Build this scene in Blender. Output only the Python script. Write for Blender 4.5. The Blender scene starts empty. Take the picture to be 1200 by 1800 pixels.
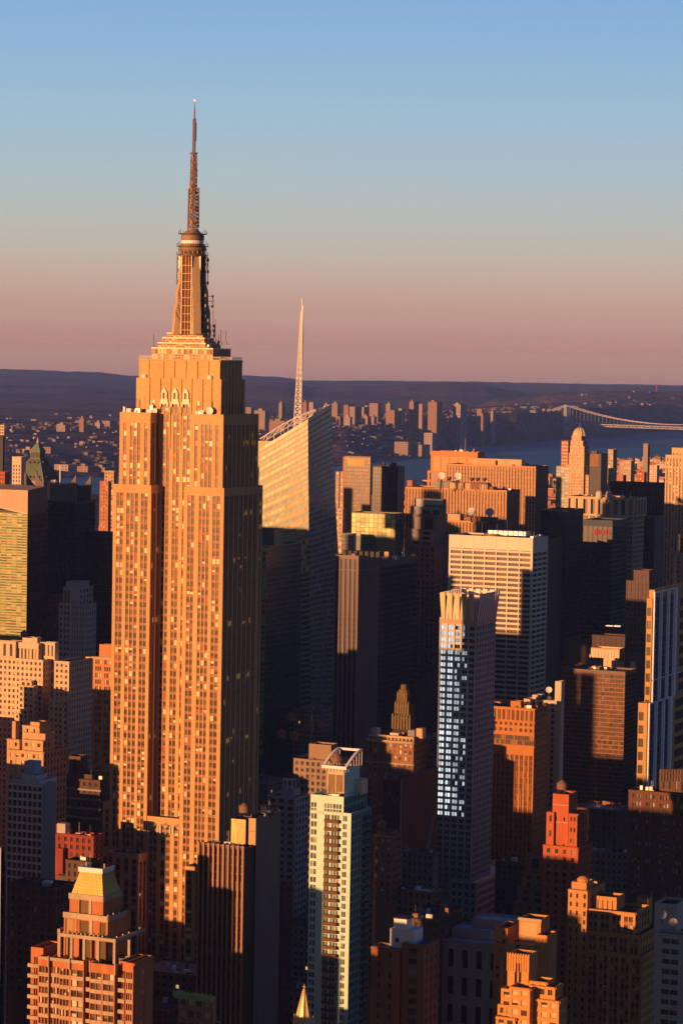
import bpy, math, random
from mathutils import Vector, Matrix
random.seed(7)
sc = bpy.context.scene
COL = sc.collection
R = math.radians

# ------------------------------------------------------------------ camera, world, sun
FPX, CW, CH = 4950.0, 1200.0, 1800.0
CAM = Vector((600.0, -1200.0, 319.0))
_y, _p, _r = R(24.0), R(3.08), R(1.0)
_F = Vector((-math.sin(_y)*math.cos(_p), math.cos(_y)*math.cos(_p), -math.sin(_p)))
_R0 = Vector((math.cos(_y), math.sin(_y), 0)); _U0 = _R0.cross(_F)
_RT = _R0*math.cos(_r) + _U0*math.sin(_r); _UP = _U0*math.cos(_r) - _R0*math.sin(_r)
cam_d = bpy.data.cameras.new("camera"); cam = bpy.data.objects.new("camera", cam_d); COL.objects.link(cam)
m = Matrix((( _RT.x, _UP.x, -_F.x, CAM.x), (_RT.y, _UP.y, -_F.y, CAM.y), (_RT.z, _UP.z, -_F.z, CAM.z), (0, 0, 0, 1)))
cam.matrix_world = m
cam_d.sensor_width = 36.0; cam_d.lens = FPX/CH*36.0; cam_d.clip_start = 5.0; cam_d.clip_end = 90000.0
sc.camera = cam

SUN_OFF, SUN_EL = 22.0, 5.0                      # degrees west of the avenue axis, above the horizon
SD = Vector((-math.sin(R(SUN_OFF))*math.cos(R(SUN_EL)), -math.cos(R(SUN_OFF))*math.cos(R(SUN_EL)), math.sin(R(SUN_EL))))
sun_d = bpy.data.lights.new("sun", 'SUN'); sun_d.energy = 5.0; sun_d.angle = R(0.5); sun_d.color = (1.0, 0.445, 0.17)
sun = bpy.data.objects.new("sun", sun_d); COL.objects.link(sun)
sun.rotation_euler = (-SD).to_track_quat('-Z', 'Y').to_euler(); sun.location = (-400, -1500, 600)

w = bpy.data.worlds.new("World"); sc.world = w; w.use_nodes = True
nt = w.node_tree; N = nt.nodes; Lk = nt.links; N.clear()
out = N.new('ShaderNodeOutputWorld'); bg = N.new('ShaderNodeBackground')
sky = N.new('ShaderNodeTexSky'); sky.sky_type = 'NISHITA'; sky.sun_disc = False
sky.sun_elevation = R(SUN_EL); sky.sun_rotation = math.atan2(SD.x, SD.y)
sky.altitude = 300; sky.air_density = 1.0; sky.dust_density = 1.5; sky.ozone_density = 1.0
# anti-twilight band: the eastern and northern sky by elevation
tc = N.new('ShaderNodeTexCoord'); sp = N.new('ShaderNodeSeparateXYZ'); Lk.new(tc.outputs['Generated'], sp.inputs[0])
mr = N.new('ShaderNodeMapRange'); mr.inputs['From Min'].default_value = -0.10; mr.inputs['From Max'].default_value = 0.40
Lk.new(sp.outputs['Z'], mr.inputs['Value'])
cr = N.new('ShaderNodeValToRGB'); Lk.new(mr.outputs[0], cr.inputs[0])
def elp(deg): return (math.sin(R(deg))+0.10)/0.50
def s2l(c): return tuple(0.5*((v/255)/12.92 if v/255 <= 0.04045 else ((v/255+0.055)/1.055)**2.4) for v in c)
stops = [(-5.7, (10, 10, 12)), (-1.6, (60, 48, 50)), (-0.6, (236, 172, 150)),
         (-0.069, (283.5, 202.7, 162.4)), (0.046, (277.9, 202.2, 160.5)), (0.139, (301.0, 210.6, 162.1)), (0.220, (279.4, 204.8, 158.5)), (0.301, (247.5, 176.7, 146.8)), (0.394, (231.9, 173.3, 144.1)), (0.509, (219.7, 162.7, 144.0)), (0.741, (215.6, 166.9, 146.0)), (0.972, (209.6, 164.6, 144.6)), (1.551, (207.4, 177.2, 157.8)), (2.130, (200.7, 186.7, 172.3)), (2.709, (192.6, 192.2, 183.2)), (3.866, (175.3, 194.4, 203.4)), (5.024, (161.4, 191.1, 211.5)), (6.181, (146.9, 183.9, 217.0)), (7.338, (134.4, 176.5, 218.6)), (9.5, (70, 112, 164)),
         (12.0, (18, 62, 110)), (23.5, (11, 49, 94))]
cr.color_ramp.elements[0].position = 0; cr.color_ramp.elements[0].color = (*s2l(stops[0][1]), 1)
cr.color_ramp.elements[1].position = 1; cr.color_ramp.elements[1].color = (*s2l(stops[-1][1]), 1)
for d, c in stops[1:-1]:
    e = cr.color_ramp.elements.new(elp(d)); e.color = (*s2l(c), 1)
# glow towards the sunset, from the Nishita sky
bg2 = N.new('ShaderNodeBackground'); bg2.inputs['Strength'].default_value = 0.014
tn = N.new('ShaderNodeVectorMath'); tn.operation = 'MULTIPLY'; Lk.new(sky.outputs[0], tn.inputs[0]); tn.inputs[1].default_value = (0.55, 0.9, 1.6); Lk.new(tn.outputs[0], bg2.inputs['Color'])
bg.inputs['Strength'].default_value = 1.28; Lk.new(cr.outputs[0], bg.inputs['Color'])
# weight: away from the sun -> band, towards the sun -> Nishita
dt = N.new('ShaderNodeVectorMath'); dt.operation = 'DOT_PRODUCT'; Lk.new(tc.outputs['Generated'], dt.inputs[0])
dt.inputs[1].default_value = (SD.x, SD.y, 0)
wr = N.new('ShaderNodeMapRange'); wr.inputs['From Min'].default_value = -0.1; wr.inputs['From Max'].default_value = 0.9
Lk.new(dt.outputs['Value'], wr.inputs['Value'])
mx = N.new('ShaderNodeMixShader'); Lk.new(wr.outputs[0], mx.inputs[0]); Lk.new(bg.outputs[0], mx.inputs[1]); Lk.new(bg2.outputs[0], mx.inputs[2])
Lk.new(mx.outputs[0], out.inputs[0])
sc.view_settings.view_transform = 'Standard'; sc.view_settings.look = 'None'; sc.view_settings.gamma = 1.0
sc.view_settings.exposure = 0.65

# ------------------------------------------------------------------ picture geometry: a pixel and a depth give a world point
def P(px, py, D):
    return CAM + D*(_F + _RT*((px-600)/FPX) - _UP*((py-900)/FPX))
def proj(p):
    d = Vector(p)-CAM; z = d.dot(_F)
    return 600+d.dot(_RT)/z*FPX, 900-d.dot(_UP)/z*FPX, z
def solve(fn, px, a, b):
    for _ in range(40):
        c = (a+b)/2
        if proj(fn(c))[0] < px: a = c
        else: b = c
    return (a+b)/2
def Xat(px, Y, Z, cx):  return solve(lambda x: (x, Y, Z), px, cx-400, cx+400)
def Yat(px, X, Z, cy):  return solve(lambda y: (X, y, Z), px, cy, cy+600)
def Zat(py, X, Y):
    a, b = -50.0, 600.0
    for _ in range(40):
        c = (a+b)/2
        if proj((X, Y, c))[1] > py: a = c
        else: b = c
    return (a+b)/2
def dims(xl, xc, xr, yc, D):
    """x0,x1,y0,y1,z of a grid-aligned block whose south face spans xl..xc and east face xc..xr in the picture"""
    c = P(xc, yc, D)
    x0 = Xat(xl, c.y, c.z, c.x); y1 = Yat(xr, c.x, c.z, c.y)
    return x0, c.x, c.y, y1, c.z

# ------------------------------------------------------------------ materials
MATS = {}
def nodes(name):
    m = bpy.data.materials.new(name); m.use_nodes = True
    t = m.node_tree; b = t.nodes['Principled BSDF']
    return m, t, b
def stone(c, rough=0.85, var=0.22, scale=0.25, spec=0.2, key=None, metal=0.0, brick=False):
    k = ('stone', c, rough, var, scale, spec, metal, brick)
    if k in MATS: return MATS[k]
    m, t, b = nodes('facade_stone')
    g = t.nodes.new('ShaderNodeTexCoord')
    n1 = t.nodes.new('ShaderNodeTexNoise'); n1.inputs['Scale'].default_value = scale*0.35; n1.inputs['Detail'].default_value = 4
    mp = t.nodes.new('ShaderNodeMapping'); mp.inputs['Scale'].default_value = (1, 1, 0.25)   # rain streaks run downwards
    t.links.new(g.outputs['Object'], mp.inputs[0]); t.links.new(mp.outputs[0], n1.inputs[0])
    n2 = t.nodes.new('ShaderNodeTexNoise'); n2.inputs['Scale'].default_value = scale*6; n2.inputs['Detail'].default_value = 3
    t.links.new(g.outputs['Object'], n2.inputs[0])
    ad = t.nodes.new('ShaderNodeMath'); ad.operation = 'ADD'; t.links.new(n1.outputs[0], ad.inputs[0]); t.links.new(n2.outputs[0], ad.inputs[1])
    mr = t.nodes.new('ShaderNodeMapRange'); mr.inputs['From Min'].default_value = 0.6; mr.inputs['From Max'].default_value = 1.4
    mr.inputs['To Min'].default_value = 1-var*1.5; mr.inputs['To Max'].default_value = 1+var*1.4; t.links.new(ad.outputs[0], mr.inputs[0])
    vm = t.nodes.new('ShaderNodeVectorMath'); vm.operation = 'SCALE'; vm.inputs[0].default_value = c[:3]; t.links.new(mr.outputs[0], vm.inputs['Scale'])
    t.links.new(vm.outputs[0], b.inputs['Base Color'])
    b.inputs['Roughness'].default_value = rough; b.inputs['Specular IOR Level'].default_value = spec; b.inputs['Metallic'].default_value = metal
    MATS[k] = m; return m
def plain(name, c, rough=0.6, metal=0.0, spec=0.3, emit=None, es=0):
    k = ('p', name, c)
    if k in MATS: return MATS[k]
    m, t, b = nodes(name); b.inputs['Base Color'].default_value = (*c, 1); b.inputs['Roughness'].default_value = rough
    b.inputs['Metallic'].default_value = metal; b.inputs['Specular IOR Level'].default_value = spec
    if emit: b.inputs['Emission Color'].default_value = (*emit, 1); b.inputs['Emission Strength'].default_value = es
    MATS[k] = m; return m
def winmat():
    if 'win' in MATS: return MATS['win']
    m, t, b = nodes('window_glass')
    a = t.nodes.new('ShaderNodeAttribute'); a.attribute_name = 'tint'
    t.links.new(a.outputs['Color'], b.inputs['Base Color']); b.inputs['Roughness'].default_value = 0.18
    b.inputs['Specular IOR Level'].default_value = 0.45
    t.links.new(a.outputs['Color'], b.inputs['Emission Color']); t.links.new(a.outputs['Alpha'], b.inputs['Emission Strength'])
    MATS['win'] = m; return m
ROOF = stone((0.055, 0.05, 0.05), 0.95, 0.4, 0.5); SNOW = stone((0.62, 0.66, 0.74), 0.9, 0.15, 0.6)
STEEL = plain('steel', (0.42, 0.40, 0.38), 0.4, 0.6); DARKSTEEL = plain('dark_steel', (0.08, 0.08, 0.085), 0.5, 0.4)
WHITE = plain('white_metal', (0.75, 0.75, 0.76), 0.5); WOOD = stone((0.26, 0.15, 0.08), 0.9, 0.3, 2.0)
LAMPRED = plain('red_lamp', (0.8, 0.05, 0.02), emit=(1.0, 0.12, 0.05), es=6)

# ------------------------------------------------------------------ mesh collector
class MB:
    def __init__(s, *mats): s.v = []; s.f = []; s.mi = []; s.c = []; s.mats = list(mats)
    def m(s, mat):
        if mat not in s.mats: s.mats.append(mat)
        return s.mats.index(mat)
    def poly(s, pts, mat=None, col=None):
        n = len(s.v); s.v += [tuple(p) for p in pts]; s.f.append(tuple(range(n, n+len(pts))))
        s.mi.append(0 if mat is None else s.m(mat)); s.c.append((len(pts), col))
    def box(s, x0, y0, z0, x1, y1, z1, mat=None, bottom=False):
        a = [(x0, y0), (x1, y0), (x1, y1), (x0, y1)]
        for i in range(4):
            (p, q), (r_, t_) = a[i], a[(i+1) % 4]
            s.poly([(p, q, z0), (r_, t_, z0), (r_, t_, z1), (p, q, z1)], mat)
        s.poly([(p, q, z1) for p, q in a], mat)
        if bottom: s.poly([(p, q, z0) for p, q in reversed(a)], mat)
    def prism(s, poly0, z0, poly1, z1, mat=None, cap=True, base=False):
        n = len(poly0)
        for i in range(n):
            j = (i+1) % n
            s.poly([(*poly0[i], z0), (*poly0[j], z0), (*poly1[j], z1), (*poly1[i], z1)], mat)
        if cap: s.poly([(*p, z1) for p in poly1], mat)
        if base: s.poly([(*p, z0) for p in reversed(poly0)], mat)
    def lathe(s, cx, cy, prof, n=16, mat=None, ph=0.0):
        for (r0, z0), (r1, z1) in zip(prof[:-1], prof[1:]):
            for i in range(n):
                a = ph+2*math.pi*i/n; b = ph+2*math.pi*(i+1)/n
                q = [(cx+r0*math.cos(a), cy+r0*math.sin(a), z0), (cx+r0*math.cos(b), cy+r0*math.sin(b), z0),
                     (cx+r1*math.cos(b), cy+r1*math.sin(b), z1), (cx+r1*math.cos(a), cy+r1*math.sin(a), z1)]
                if r1 < 1e-4: q = q[:3]
                elif r0 < 1e-4: q = [q[0], q[2], q[3]]
                s.poly(q, mat)
    def bar(s, p, q, r, n=4, mat=None):
        p = Vector(p); q = Vector(q); d = (q-p).normalized()
        u = d.orthogonal().normalized(); v_ = d.cross(u)
        ring = [u*math.cos(2*math.pi*i/n+.785)+v_*math.sin(2*math.pi*i/n+.785) for i in range(n)]
        for i in range(n):
            j = (i+1) % n
            s.poly([p+ring[i]*r, p+ring[j]*r, q+ring[j]*r, q+ring[i]*r], mat)
        s.poly([q+x*r for x in ring], mat); s.poly([p+x*r for x in reversed(ring)], mat)
    def bbox(s):
        xs = [p[0] for p in s.v]; ys = [p[1] for p in s.v]; zs = [p[2] for p in s.v]
        return min(xs), max(xs), min(ys), max(ys), min(zs), max(zs)
    def build(s, name, parent=None, org=None, weld=False):
        o = org or Vector((0, 0, 0))
        me = bpy.data.meshes.new(name)
        me.from_pydata([(p[0]-o.x, p[1]-o.y, p[2]-o.z) for p in s.v], [], s.f)
        for mt in s.mats: me.materials.append(mt)
        me.polygons.foreach_set('material_index', s.mi)
        if any(c[1] is not None for c in s.c):
            at = me.attributes.new('tint', 'FLOAT_COLOR', 'POINT'); buf = []
            for n, c in s.c: buf += list(c or (0.5, 0.5, 0.5, 0))*n
            at.data.foreach_set('color', buf)
        me.update()
        ob = bpy.data.objects.new(name, me); COL.objects.link(ob)
        if parent: ob.parent = parent
        elif org is not None: ob.location = o
        return ob

def root(name, loc, label, cat, group=None):
    o = bpy.data.objects.new(name, None); COL.objects.link(o); o.location = loc; o.empty_display_size = 5
    o['label'] = label; o['category'] = cat
    if group: o['group'] = group
    return o
def tag(o, label=None, cat=None, group=None, kind=None):
    if label: o['label'] = label
    if cat: o['category'] = cat
    if group: o['group'] = group
    if kind: o['kind'] = kind
    return o

# window tints: (weight, colour, glow)
W_DARK = [(6, (0.02, 0.022, 0.03), 0), (2, (0.06, 0.06, 0.065), 0), (0.9, (0.20, 0.19, 0.17), 0)]
W_BLACK = [(1, (0.006, 0.007, 0.011), 0)]
W_MIX = [(5, (0.06, 0.045, 0.035), 0), (3, (0.16, 0.12, 0.08), 0), (2.2, (0.55, 0.5, 0.4), 0), (0.5, (0.2, 0.09, 0.05), 0)]
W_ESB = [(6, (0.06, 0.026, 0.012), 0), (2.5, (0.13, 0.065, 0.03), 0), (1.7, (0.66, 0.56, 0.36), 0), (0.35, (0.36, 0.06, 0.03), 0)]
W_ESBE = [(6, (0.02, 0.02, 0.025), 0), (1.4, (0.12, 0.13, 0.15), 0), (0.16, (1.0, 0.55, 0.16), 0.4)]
W_WHITE = [(5, (0.72, 0.78, 0.82), 0.0), (1, (0.15, 0.17, 0.2), 0)]
W_BLUE = [(3, (0.035, 0.10, 0.13), 0), (2, (0.02, 0.05, 0.08), 0), (1, (0.12, 0.2, 0.22), 0)]
W_GOLD = [(3, (0.20, 0.13, 0.05), 0), (2, (0.12, 0.08, 0.03), 0), (1, (0.35, 0.25, 0.12), 0)]
W_GREEN = [(3, (0.16, 0.22, 0.06), 0), (2, (0.07, 0.11, 0.04), 0), (1.2, (0.4, 0.42, 0.16), 0)]
def pick(pal, rnd=random):
    t = rnd.random()*sum(p[0] for p in pal)
    for wt, c, g in pal:
        t -= wt
        if t <= 0: break
    k = rnd.uniform(0.75, 1.25)
    return (min(1, c[0]*k), min(1, c[1]*k), min(1, c[2]*k), g)

FOOT = []          # footprints of everything built, so that the fill keeps clear
NAMED = []         # (short name, centre) used to describe the fill around them
class Bld:
    def __init__(s, name, label, cat='building', wall=None, at=None, group=None, short=None, cap=100):
        s.name, s.label, s.cat, s.group, s.short, s.cap = name, label, cat, group, short, cap
        s.wall = MB(wall); s.wins = []; s.parts = []; s.at = at; s.roof = MB(ROOF)
    def part(s, name, *mats, label=None, kind=None, sub=None):
        b = MB(*mats); s.parts.append([name, b, label, kind, sub]); return b
    # one vertical face: A = lower left corner seen from outside, u = along, n = outwards
    def face(s, A, u, n, W, z0, z1, st):
        A = Vector(A); u = Vector(u); n = Vector(n)
        wm = st.get('wall', s.wall.mats[0]); smt = st.get('spm', wm); dep = st.get('dep', 0.5)
        pr, sr = st.get('pr', 0.0), st.get('sr', 0.06)
        top, bot = st.get('top', 1.5), st.get('bot', 0.0)
        fh = st.get('fh', 3.7); sph = st.get('sp', 1.5); pal = st.get('pal', W_DARK)
        H = z1-z0-top-bot
        nf = max(1, round(H/fh)); fh = H/nf
        def q(x0, x1, a0, a1, d, mat, tgt=s.wall, col=None):
            b = A-n*d
            tgt.poly([b+u*x0+Vector((0, 0, a0-A.z)), b+u*x1+Vector((0, 0, a0-A.z)), b+u*x1+Vector((0, 0, a1-A.z)), b+u*x0+Vector((0, 0, a1-A.z))], mat, col)
        if 'cols' in st: cols = [(a*W, b*W) for a, b in st['cols']]
        else:
            bw = st.get('bw', 3.0); pw = st.get('pw', 1.2); e = st.get('end', pw*0.8); g = st.get('grp', 1); mu = st.get('mu', 0.35)
            nb = st.get('nb') or max(1, round((W-2*e+pw)/(bw)))
            bw = (W-2*e+pw)/nb; cols = []
            for i in range(nb):
                a = e+i*bw; b = a+bw-pw; ww = (b-a-(g-1)*mu)/g
                for k in range(g): cols.append((a+k*(ww+mu), a+k*(ww+mu)+ww))
        zb = z0+bot; zt = z1-top
        # plain bands above and below
        if top > 0:
            q(0, W, zt, z1, 0, wm)
            b = A+Vector((0, 0, zt-A.z)); s.wall.poly([b, b-n*dep, b-n*dep+u*W, b+u*W], wm)
        if bot > 0:
            q(0, W, z0, zb, 0, wm)
            b = A+Vector((0, 0, zb-A.z)); s.wall.poly([b, b+u*W, b+u*W-n*dep, b-n*dep], wm)
        # piers
        edges = [0.0]
        for a, b in cols: edges += [a, b]
        edges.append(W)
        for i in range(0, len(edges), 2):
            a, b = edges[i], edges[i+1]
            if b-a < 0.02: continue
            q(a, b, zb, zt, pr, wm)
            for xx, ok in ((a, i > 0), (b, i < len(edges)-2)):
                if ok and dep-pr > 0.03:
                    p = A+u*xx+Vector((0, 0, zb-A.z)); h = Vector((0, 0, zt-zb))
                    s.wall.poly([p-n*dep, p-n*pr, p-n*pr+h, p-n*dep+h], wm)
        if not st.get('band') and sph > 1.25 and fh < 6 and W > 6 and not st.get('nocourse') and wm.name.startswith('facade_stone'):
            def ledge(z_, h_, d_):
                b = A-n*-0.0+Vector((0, 0, z_-A.z)); o_ = n*d_; up = Vector((0, 0, h_))
                s.wall.poly([b+o_, b+o_+u*W, b+o_+u*W+up, b+o_+up], wm); s.wall.poly([b+o_+up, b+o_+u*W+up, b+u*W+up, b+up], wm)
                s.wall.poly([b, b+u*W, b+o_+u*W, b+o_], wm); s.wall.poly([b+u*W, b+u*W+up, b+o_+u*W+up, b+o_+u*W], wm); s.wall.poly([b+o_, b+o_+up, b+up, b], wm)
            ledge(z1-0.75, 0.6, 0.45)
            k_ = random.choice([4, 5, 7]); j_ = nf-random.choice([1, 2, 3])
            while j_ > 0: ledge(zb+j_*fh+0.15, 0.35, 0.16); j_ -= k_
        rowpal = st.get('rows')
        hd = st.get('hd', 0.0)
        for f in range(nf):
            za = zb+f*fh; zw = za+sph; ze = za+fh-hd
            pl = pal
            if rowpal: pl = rowpal(f, nf, random) or pal
            if st.get('band'):           # continuous spandrel in front of the piers
                p = A-n*sr+Vector((0, 0, za-A.z)); q(0, W, za, zw, sr, smt)
                p2 = A-n*sr+Vector((0, 0, zw-A.z)); s.wall.poly([p2, p2+u*W, p2+u*W-n*(dep-sr), p2-n*(dep-sr)], smt)
                s.wall.poly([p-n*(dep-sr), p-n*(dep-sr)+u*W, p+u*W, p], smt)
            for ci, (a, b) in enumerate(cols):
                if not st.get('band') and sph > 0:
                    q(a, b, za, zw, sr, smt)
                    p2 = A+u*a-n*sr+Vector((0, 0, zw-A.z))
                    s.wall.poly([p2, p2+u*(b-a), p2+u*(b-a)-n*(dep-sr), p2-n*(dep-sr)], smt)
                if hd > 0: q(a, b, ze, za+fh, sr, smt)
                if st.get('nowin'): continue
                bb = A-n*(dep-0.05); c = pick(pl)
                z_ = Vector((0, 0, zw+0.05-A.z)); z2 = Vector((0, 0, ze-0.05-A.z))
                sash = st.get('sash')
                pts = [bb+u*(a+0.05)+z_, bb+u*(b-0.05)+z_, bb+u*(b-0.05)+z2, bb+u*(a+0.05)+z2]
                if sash and random.random() < sash:      # a blind half way down: upper part pale, lower part dark
                    zm = Vector((0, 0, (zw+ze)/2+random.uniform(-.5, .5)-A.z))
                    s.wins.append((pts, c, (zm, pick(pl))))
                else: s.wins.append((pts, c, None))
    def block(s, x0, x1, y0, y1, z0, z1, south=None, east=None, zs=None, roof=True, par=1.1, rm=None, west=None):
        """zs: height from which the facades are detailed"""
        FOOT.append((x0, x1, y0, y1))
        w_ = s.wall; zs = z0 if zs is None else max(z0, zs)
        ds = (south or {}).get('dep', 0.5) if south else 0; de = (east or {}).get('dep', 0.5) if east else 0; dw = (west or {}).get('dep', 0.5) if west else 0
        cs = (south or {}).get('core', DARKSTEEL) if south else None
        if zs > z0:
            w_.poly([(x0, y0, z0), (x1, y0, z0), (x1, y0, zs), (x0, y0, zs)]); w_.poly([(x1, y0, z0), (x1, y1, z0), (x1, y1, zs), (x1, y0, zs)])
            w_.poly([(x0, y1, z0), (x0, y0, z0), (x0, y0, zs), (x0, y1, zs)])
        w_.poly([(x0+dw, y0+ds, zs), (x1-de, y0+ds, zs), (x1-de, y0+ds, z1), (x0+dw, y0+ds, z1)], cs)
        w_.poly([(x1-de, y0+ds, zs), (x1-de, y1, zs), (x1-de, y1, z1), (x1-de, y0+ds, z1)], cs if east else None)
        w_.poly([(x0+dw, y1, zs), (x0+dw, y0+ds, zs), (x0+dw, y0+ds, z1), (x0+dw, y1, z1)], cs if west else None)
        w_.poly([(x1, y1, z0), (x0, y1, z0), (x0, y1, z1), (x1, y1, z1)])
        if south: s.face((x0, y0, zs), (1, 0, 0), (0, -1, 0), x1-x0, zs, z1, south)
        if east: s.face((x1, y0, zs), (0, 1, 0), (1, 0, 0), y1-y0, zs, z1, east)
        if west: s.face((x0, y1, zs), (0, -1, 0), (-1, 0, 0), y1-y0, zs, z1, west)
        if roof:
            t = 0.45; rz = z1-par
            s.roof.poly([(x0+t, y0+t, rz), (x1-t, y0+t, rz), (x1-t, y1-t, rz), (x0+t, y1-t, rz)], rm or ROOF)
            o = [(x0, y0), (x1, y0), (x1, y1), (x0, y1)]; i_ = [(x0+t, y0+t), (x1-t, y0+t), (x1-t, y1-t), (x0+t, y1-t)]
            for k in range(4):
                j = (k+1) % 4
                w_.poly([(*o[k], z1), (*o[j], z1), (*i_[j], z1), (*i_[k], z1)])
                w_.poly([(*i_[k], z1), (*i_[j], z1), (*i_[j], rz), (*i_[k], rz)])
        else: w_.poly([(x0, y0, z1), (x1, y0, z1), (x1, y1, z1), (x0, y1, z1)])
    def clutter(s, x0, x1, y0, y1, z, n=6, seed=1, hmax=3.5, mats=None):
        rnd = random.Random(seed); mats = mats or [STEEL, DARKSTEEL, s.wall.mats[0], WHITE]
        for _ in range(n):
            b = s.part('roof_unit', rnd.choice(mats)); a = rnd.uniform(.8, 3.2); c = rnd.uniform(.8, 3.2); h = rnd.uniform(.8, hmax)
            x = rnd.uniform(x0+1.5, x1-1.5-a) if x1-x0 > 6 else (x0+x1)/2; y = rnd.uniform(y0+1.5, max(y0+1.6, y1-1.5-c))
            b.box(x, y, z-1.1, x+a, y+c, z-1.1+h)
            if rnd.random() < .35: b.bar((x+a/2, y+c/2, z-1.1+h), (x+a/2, y+c/2, z+h+rnd.uniform(1, 4)), .07)
    # general flat face with four corners (not vertical, tapering): bands and glass
    def qface(s, c00, c10, c11, c01, nu, nv, frame=None, fv=0.25, fu=0.12, pal=W_DARK, dep=0.3, glass_rows=None):
        c00, c10, c11, c01 = map(Vector, (c00, c10, c11, c01))
        n = (c10-c00).cross(c01-c00).normalized()
        def at(a, b): return (c00*(1-a)+c10*a)*(1-b)+(c01*(1-a)+c11*a)*b
        for j in range(nv):
            b0, b1 = j/nv, (j+1)/nv; bm = b0+(b1-b0)*fv
            s.wall.poly([at(0, b0)+n*dep, at(1, b0)+n*dep, at(1, bm)+n*dep, at(0, bm)+n*dep], frame)
            s.wall.poly([at(0, bm)+n*dep, at(1, bm)+n*dep, at(1, bm), at(0, bm)], frame)
            for i in range(nu):
                a0, a1 = i/nu, (i+1)/nu; e = (a1-a0)*fu/2; pl = pal
                if glass_rows: pl = glass_rows(i, j, nu, nv) or pal
                s.wins.append(([at(a0+e, bm)+n*.06, at(a1-e, bm)+n*.06, at(a1-e, b1)+n*.06, at(a0+e, b1)+n*.06], pick(pl), None))
        s.wall.poly([c00, c10, c11, c01], frame)
    def done(s):
        vx = s.wall.bbox()
        cx, cy = (vx[0]+vx[1])/2, (vx[2]+vx[3])/2
        org = Vector((cx, cy, max(0, vx[4]))) if s.at is None else Vector(s.at)
        r = root(s.name, org, s.label, s.cat, s.group); s.root = r
        NAMED.append((s.short or s.name.replace('_', ' '), cx, cy))
        s.wall.build('wall', r, org)
        for f_, mi_ in zip(s.roof.f, s.roof.mi):
            rb_ = MB(s.roof.mats[mi_]); rb_.poly([s.roof.v[i_] for i_ in f_]); rb_.build('roof', r, org)
        made = {}
        for name, b, label, kind, sub in s.parts:
            if not b.v: continue
            o = b.build(name, made.get(sub, r), org); made[name] = o
            if label: o['label'] = label
            if kind: o['kind'] = kind
        g = winmat()
        def quadarea(pts):
            a = [proj(p) for p in pts]
            sx = 0
            for i in range(4):
                x0, y0, _ = a[i]; x1, y1, _ = a[(i+1) % 4]; sx += x0*y1-x1*y0
            cxx = sum(p[0] for p in a)/4; cyy = sum(p[1] for p in a)/4
            return abs(sx)/2 if (0 < cxx < 1200 and 0 < cyy < 1800 and sx < 0) else -1
        def put(mb, wn):
            pts, c, sash = wn
            if sash:
                zm, c2 = sash; h = (pts[2].z-pts[1].z); k = max(.25, min(.75, (0.5+random.uniform(-.2, .2))))
                m0 = pts[0].lerp(pts[3], k); m1 = pts[1].lerp(pts[2], k)
                mb.poly([pts[0], pts[1], m1, m0], None, c2); mb.poly([m0, m1, pts[2], pts[3]], None, c)
            else: mb.poly(pts, None, c)
        if s.wins:
            ws = s.wins
            if s.cap:
                sc_ = [(quadarea(w_[0]), i) for i, w_ in enumerate(ws)]
                if len(ws) > s.cap:
                    mxa = max(a for a, _ in sc_)
                    sc_ = sorted(((a+ws[i][0][0].z*0.15*max(mxa, 1)/100 if a > 0 else -9, i) for a, i in sc_), reverse=True)[:s.cap]
                    idx = {i for a, i in sc_ if a > 0}
                else: idx = set(range(len(ws)))
                for i in sorted(idx):
                    mb = MB(g); put(mb, ws[i]); mb.build('window', r, org)
            else: idx = set()
            rest = MB(g)
            for i, w_ in enumerate(ws):
                if i not in idx: put(rest, w_)
            if rest.v:
                o = rest.build('windows' if idx else 'window_rows', r, org); o['kind'] = 'stuff'
        return r
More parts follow.
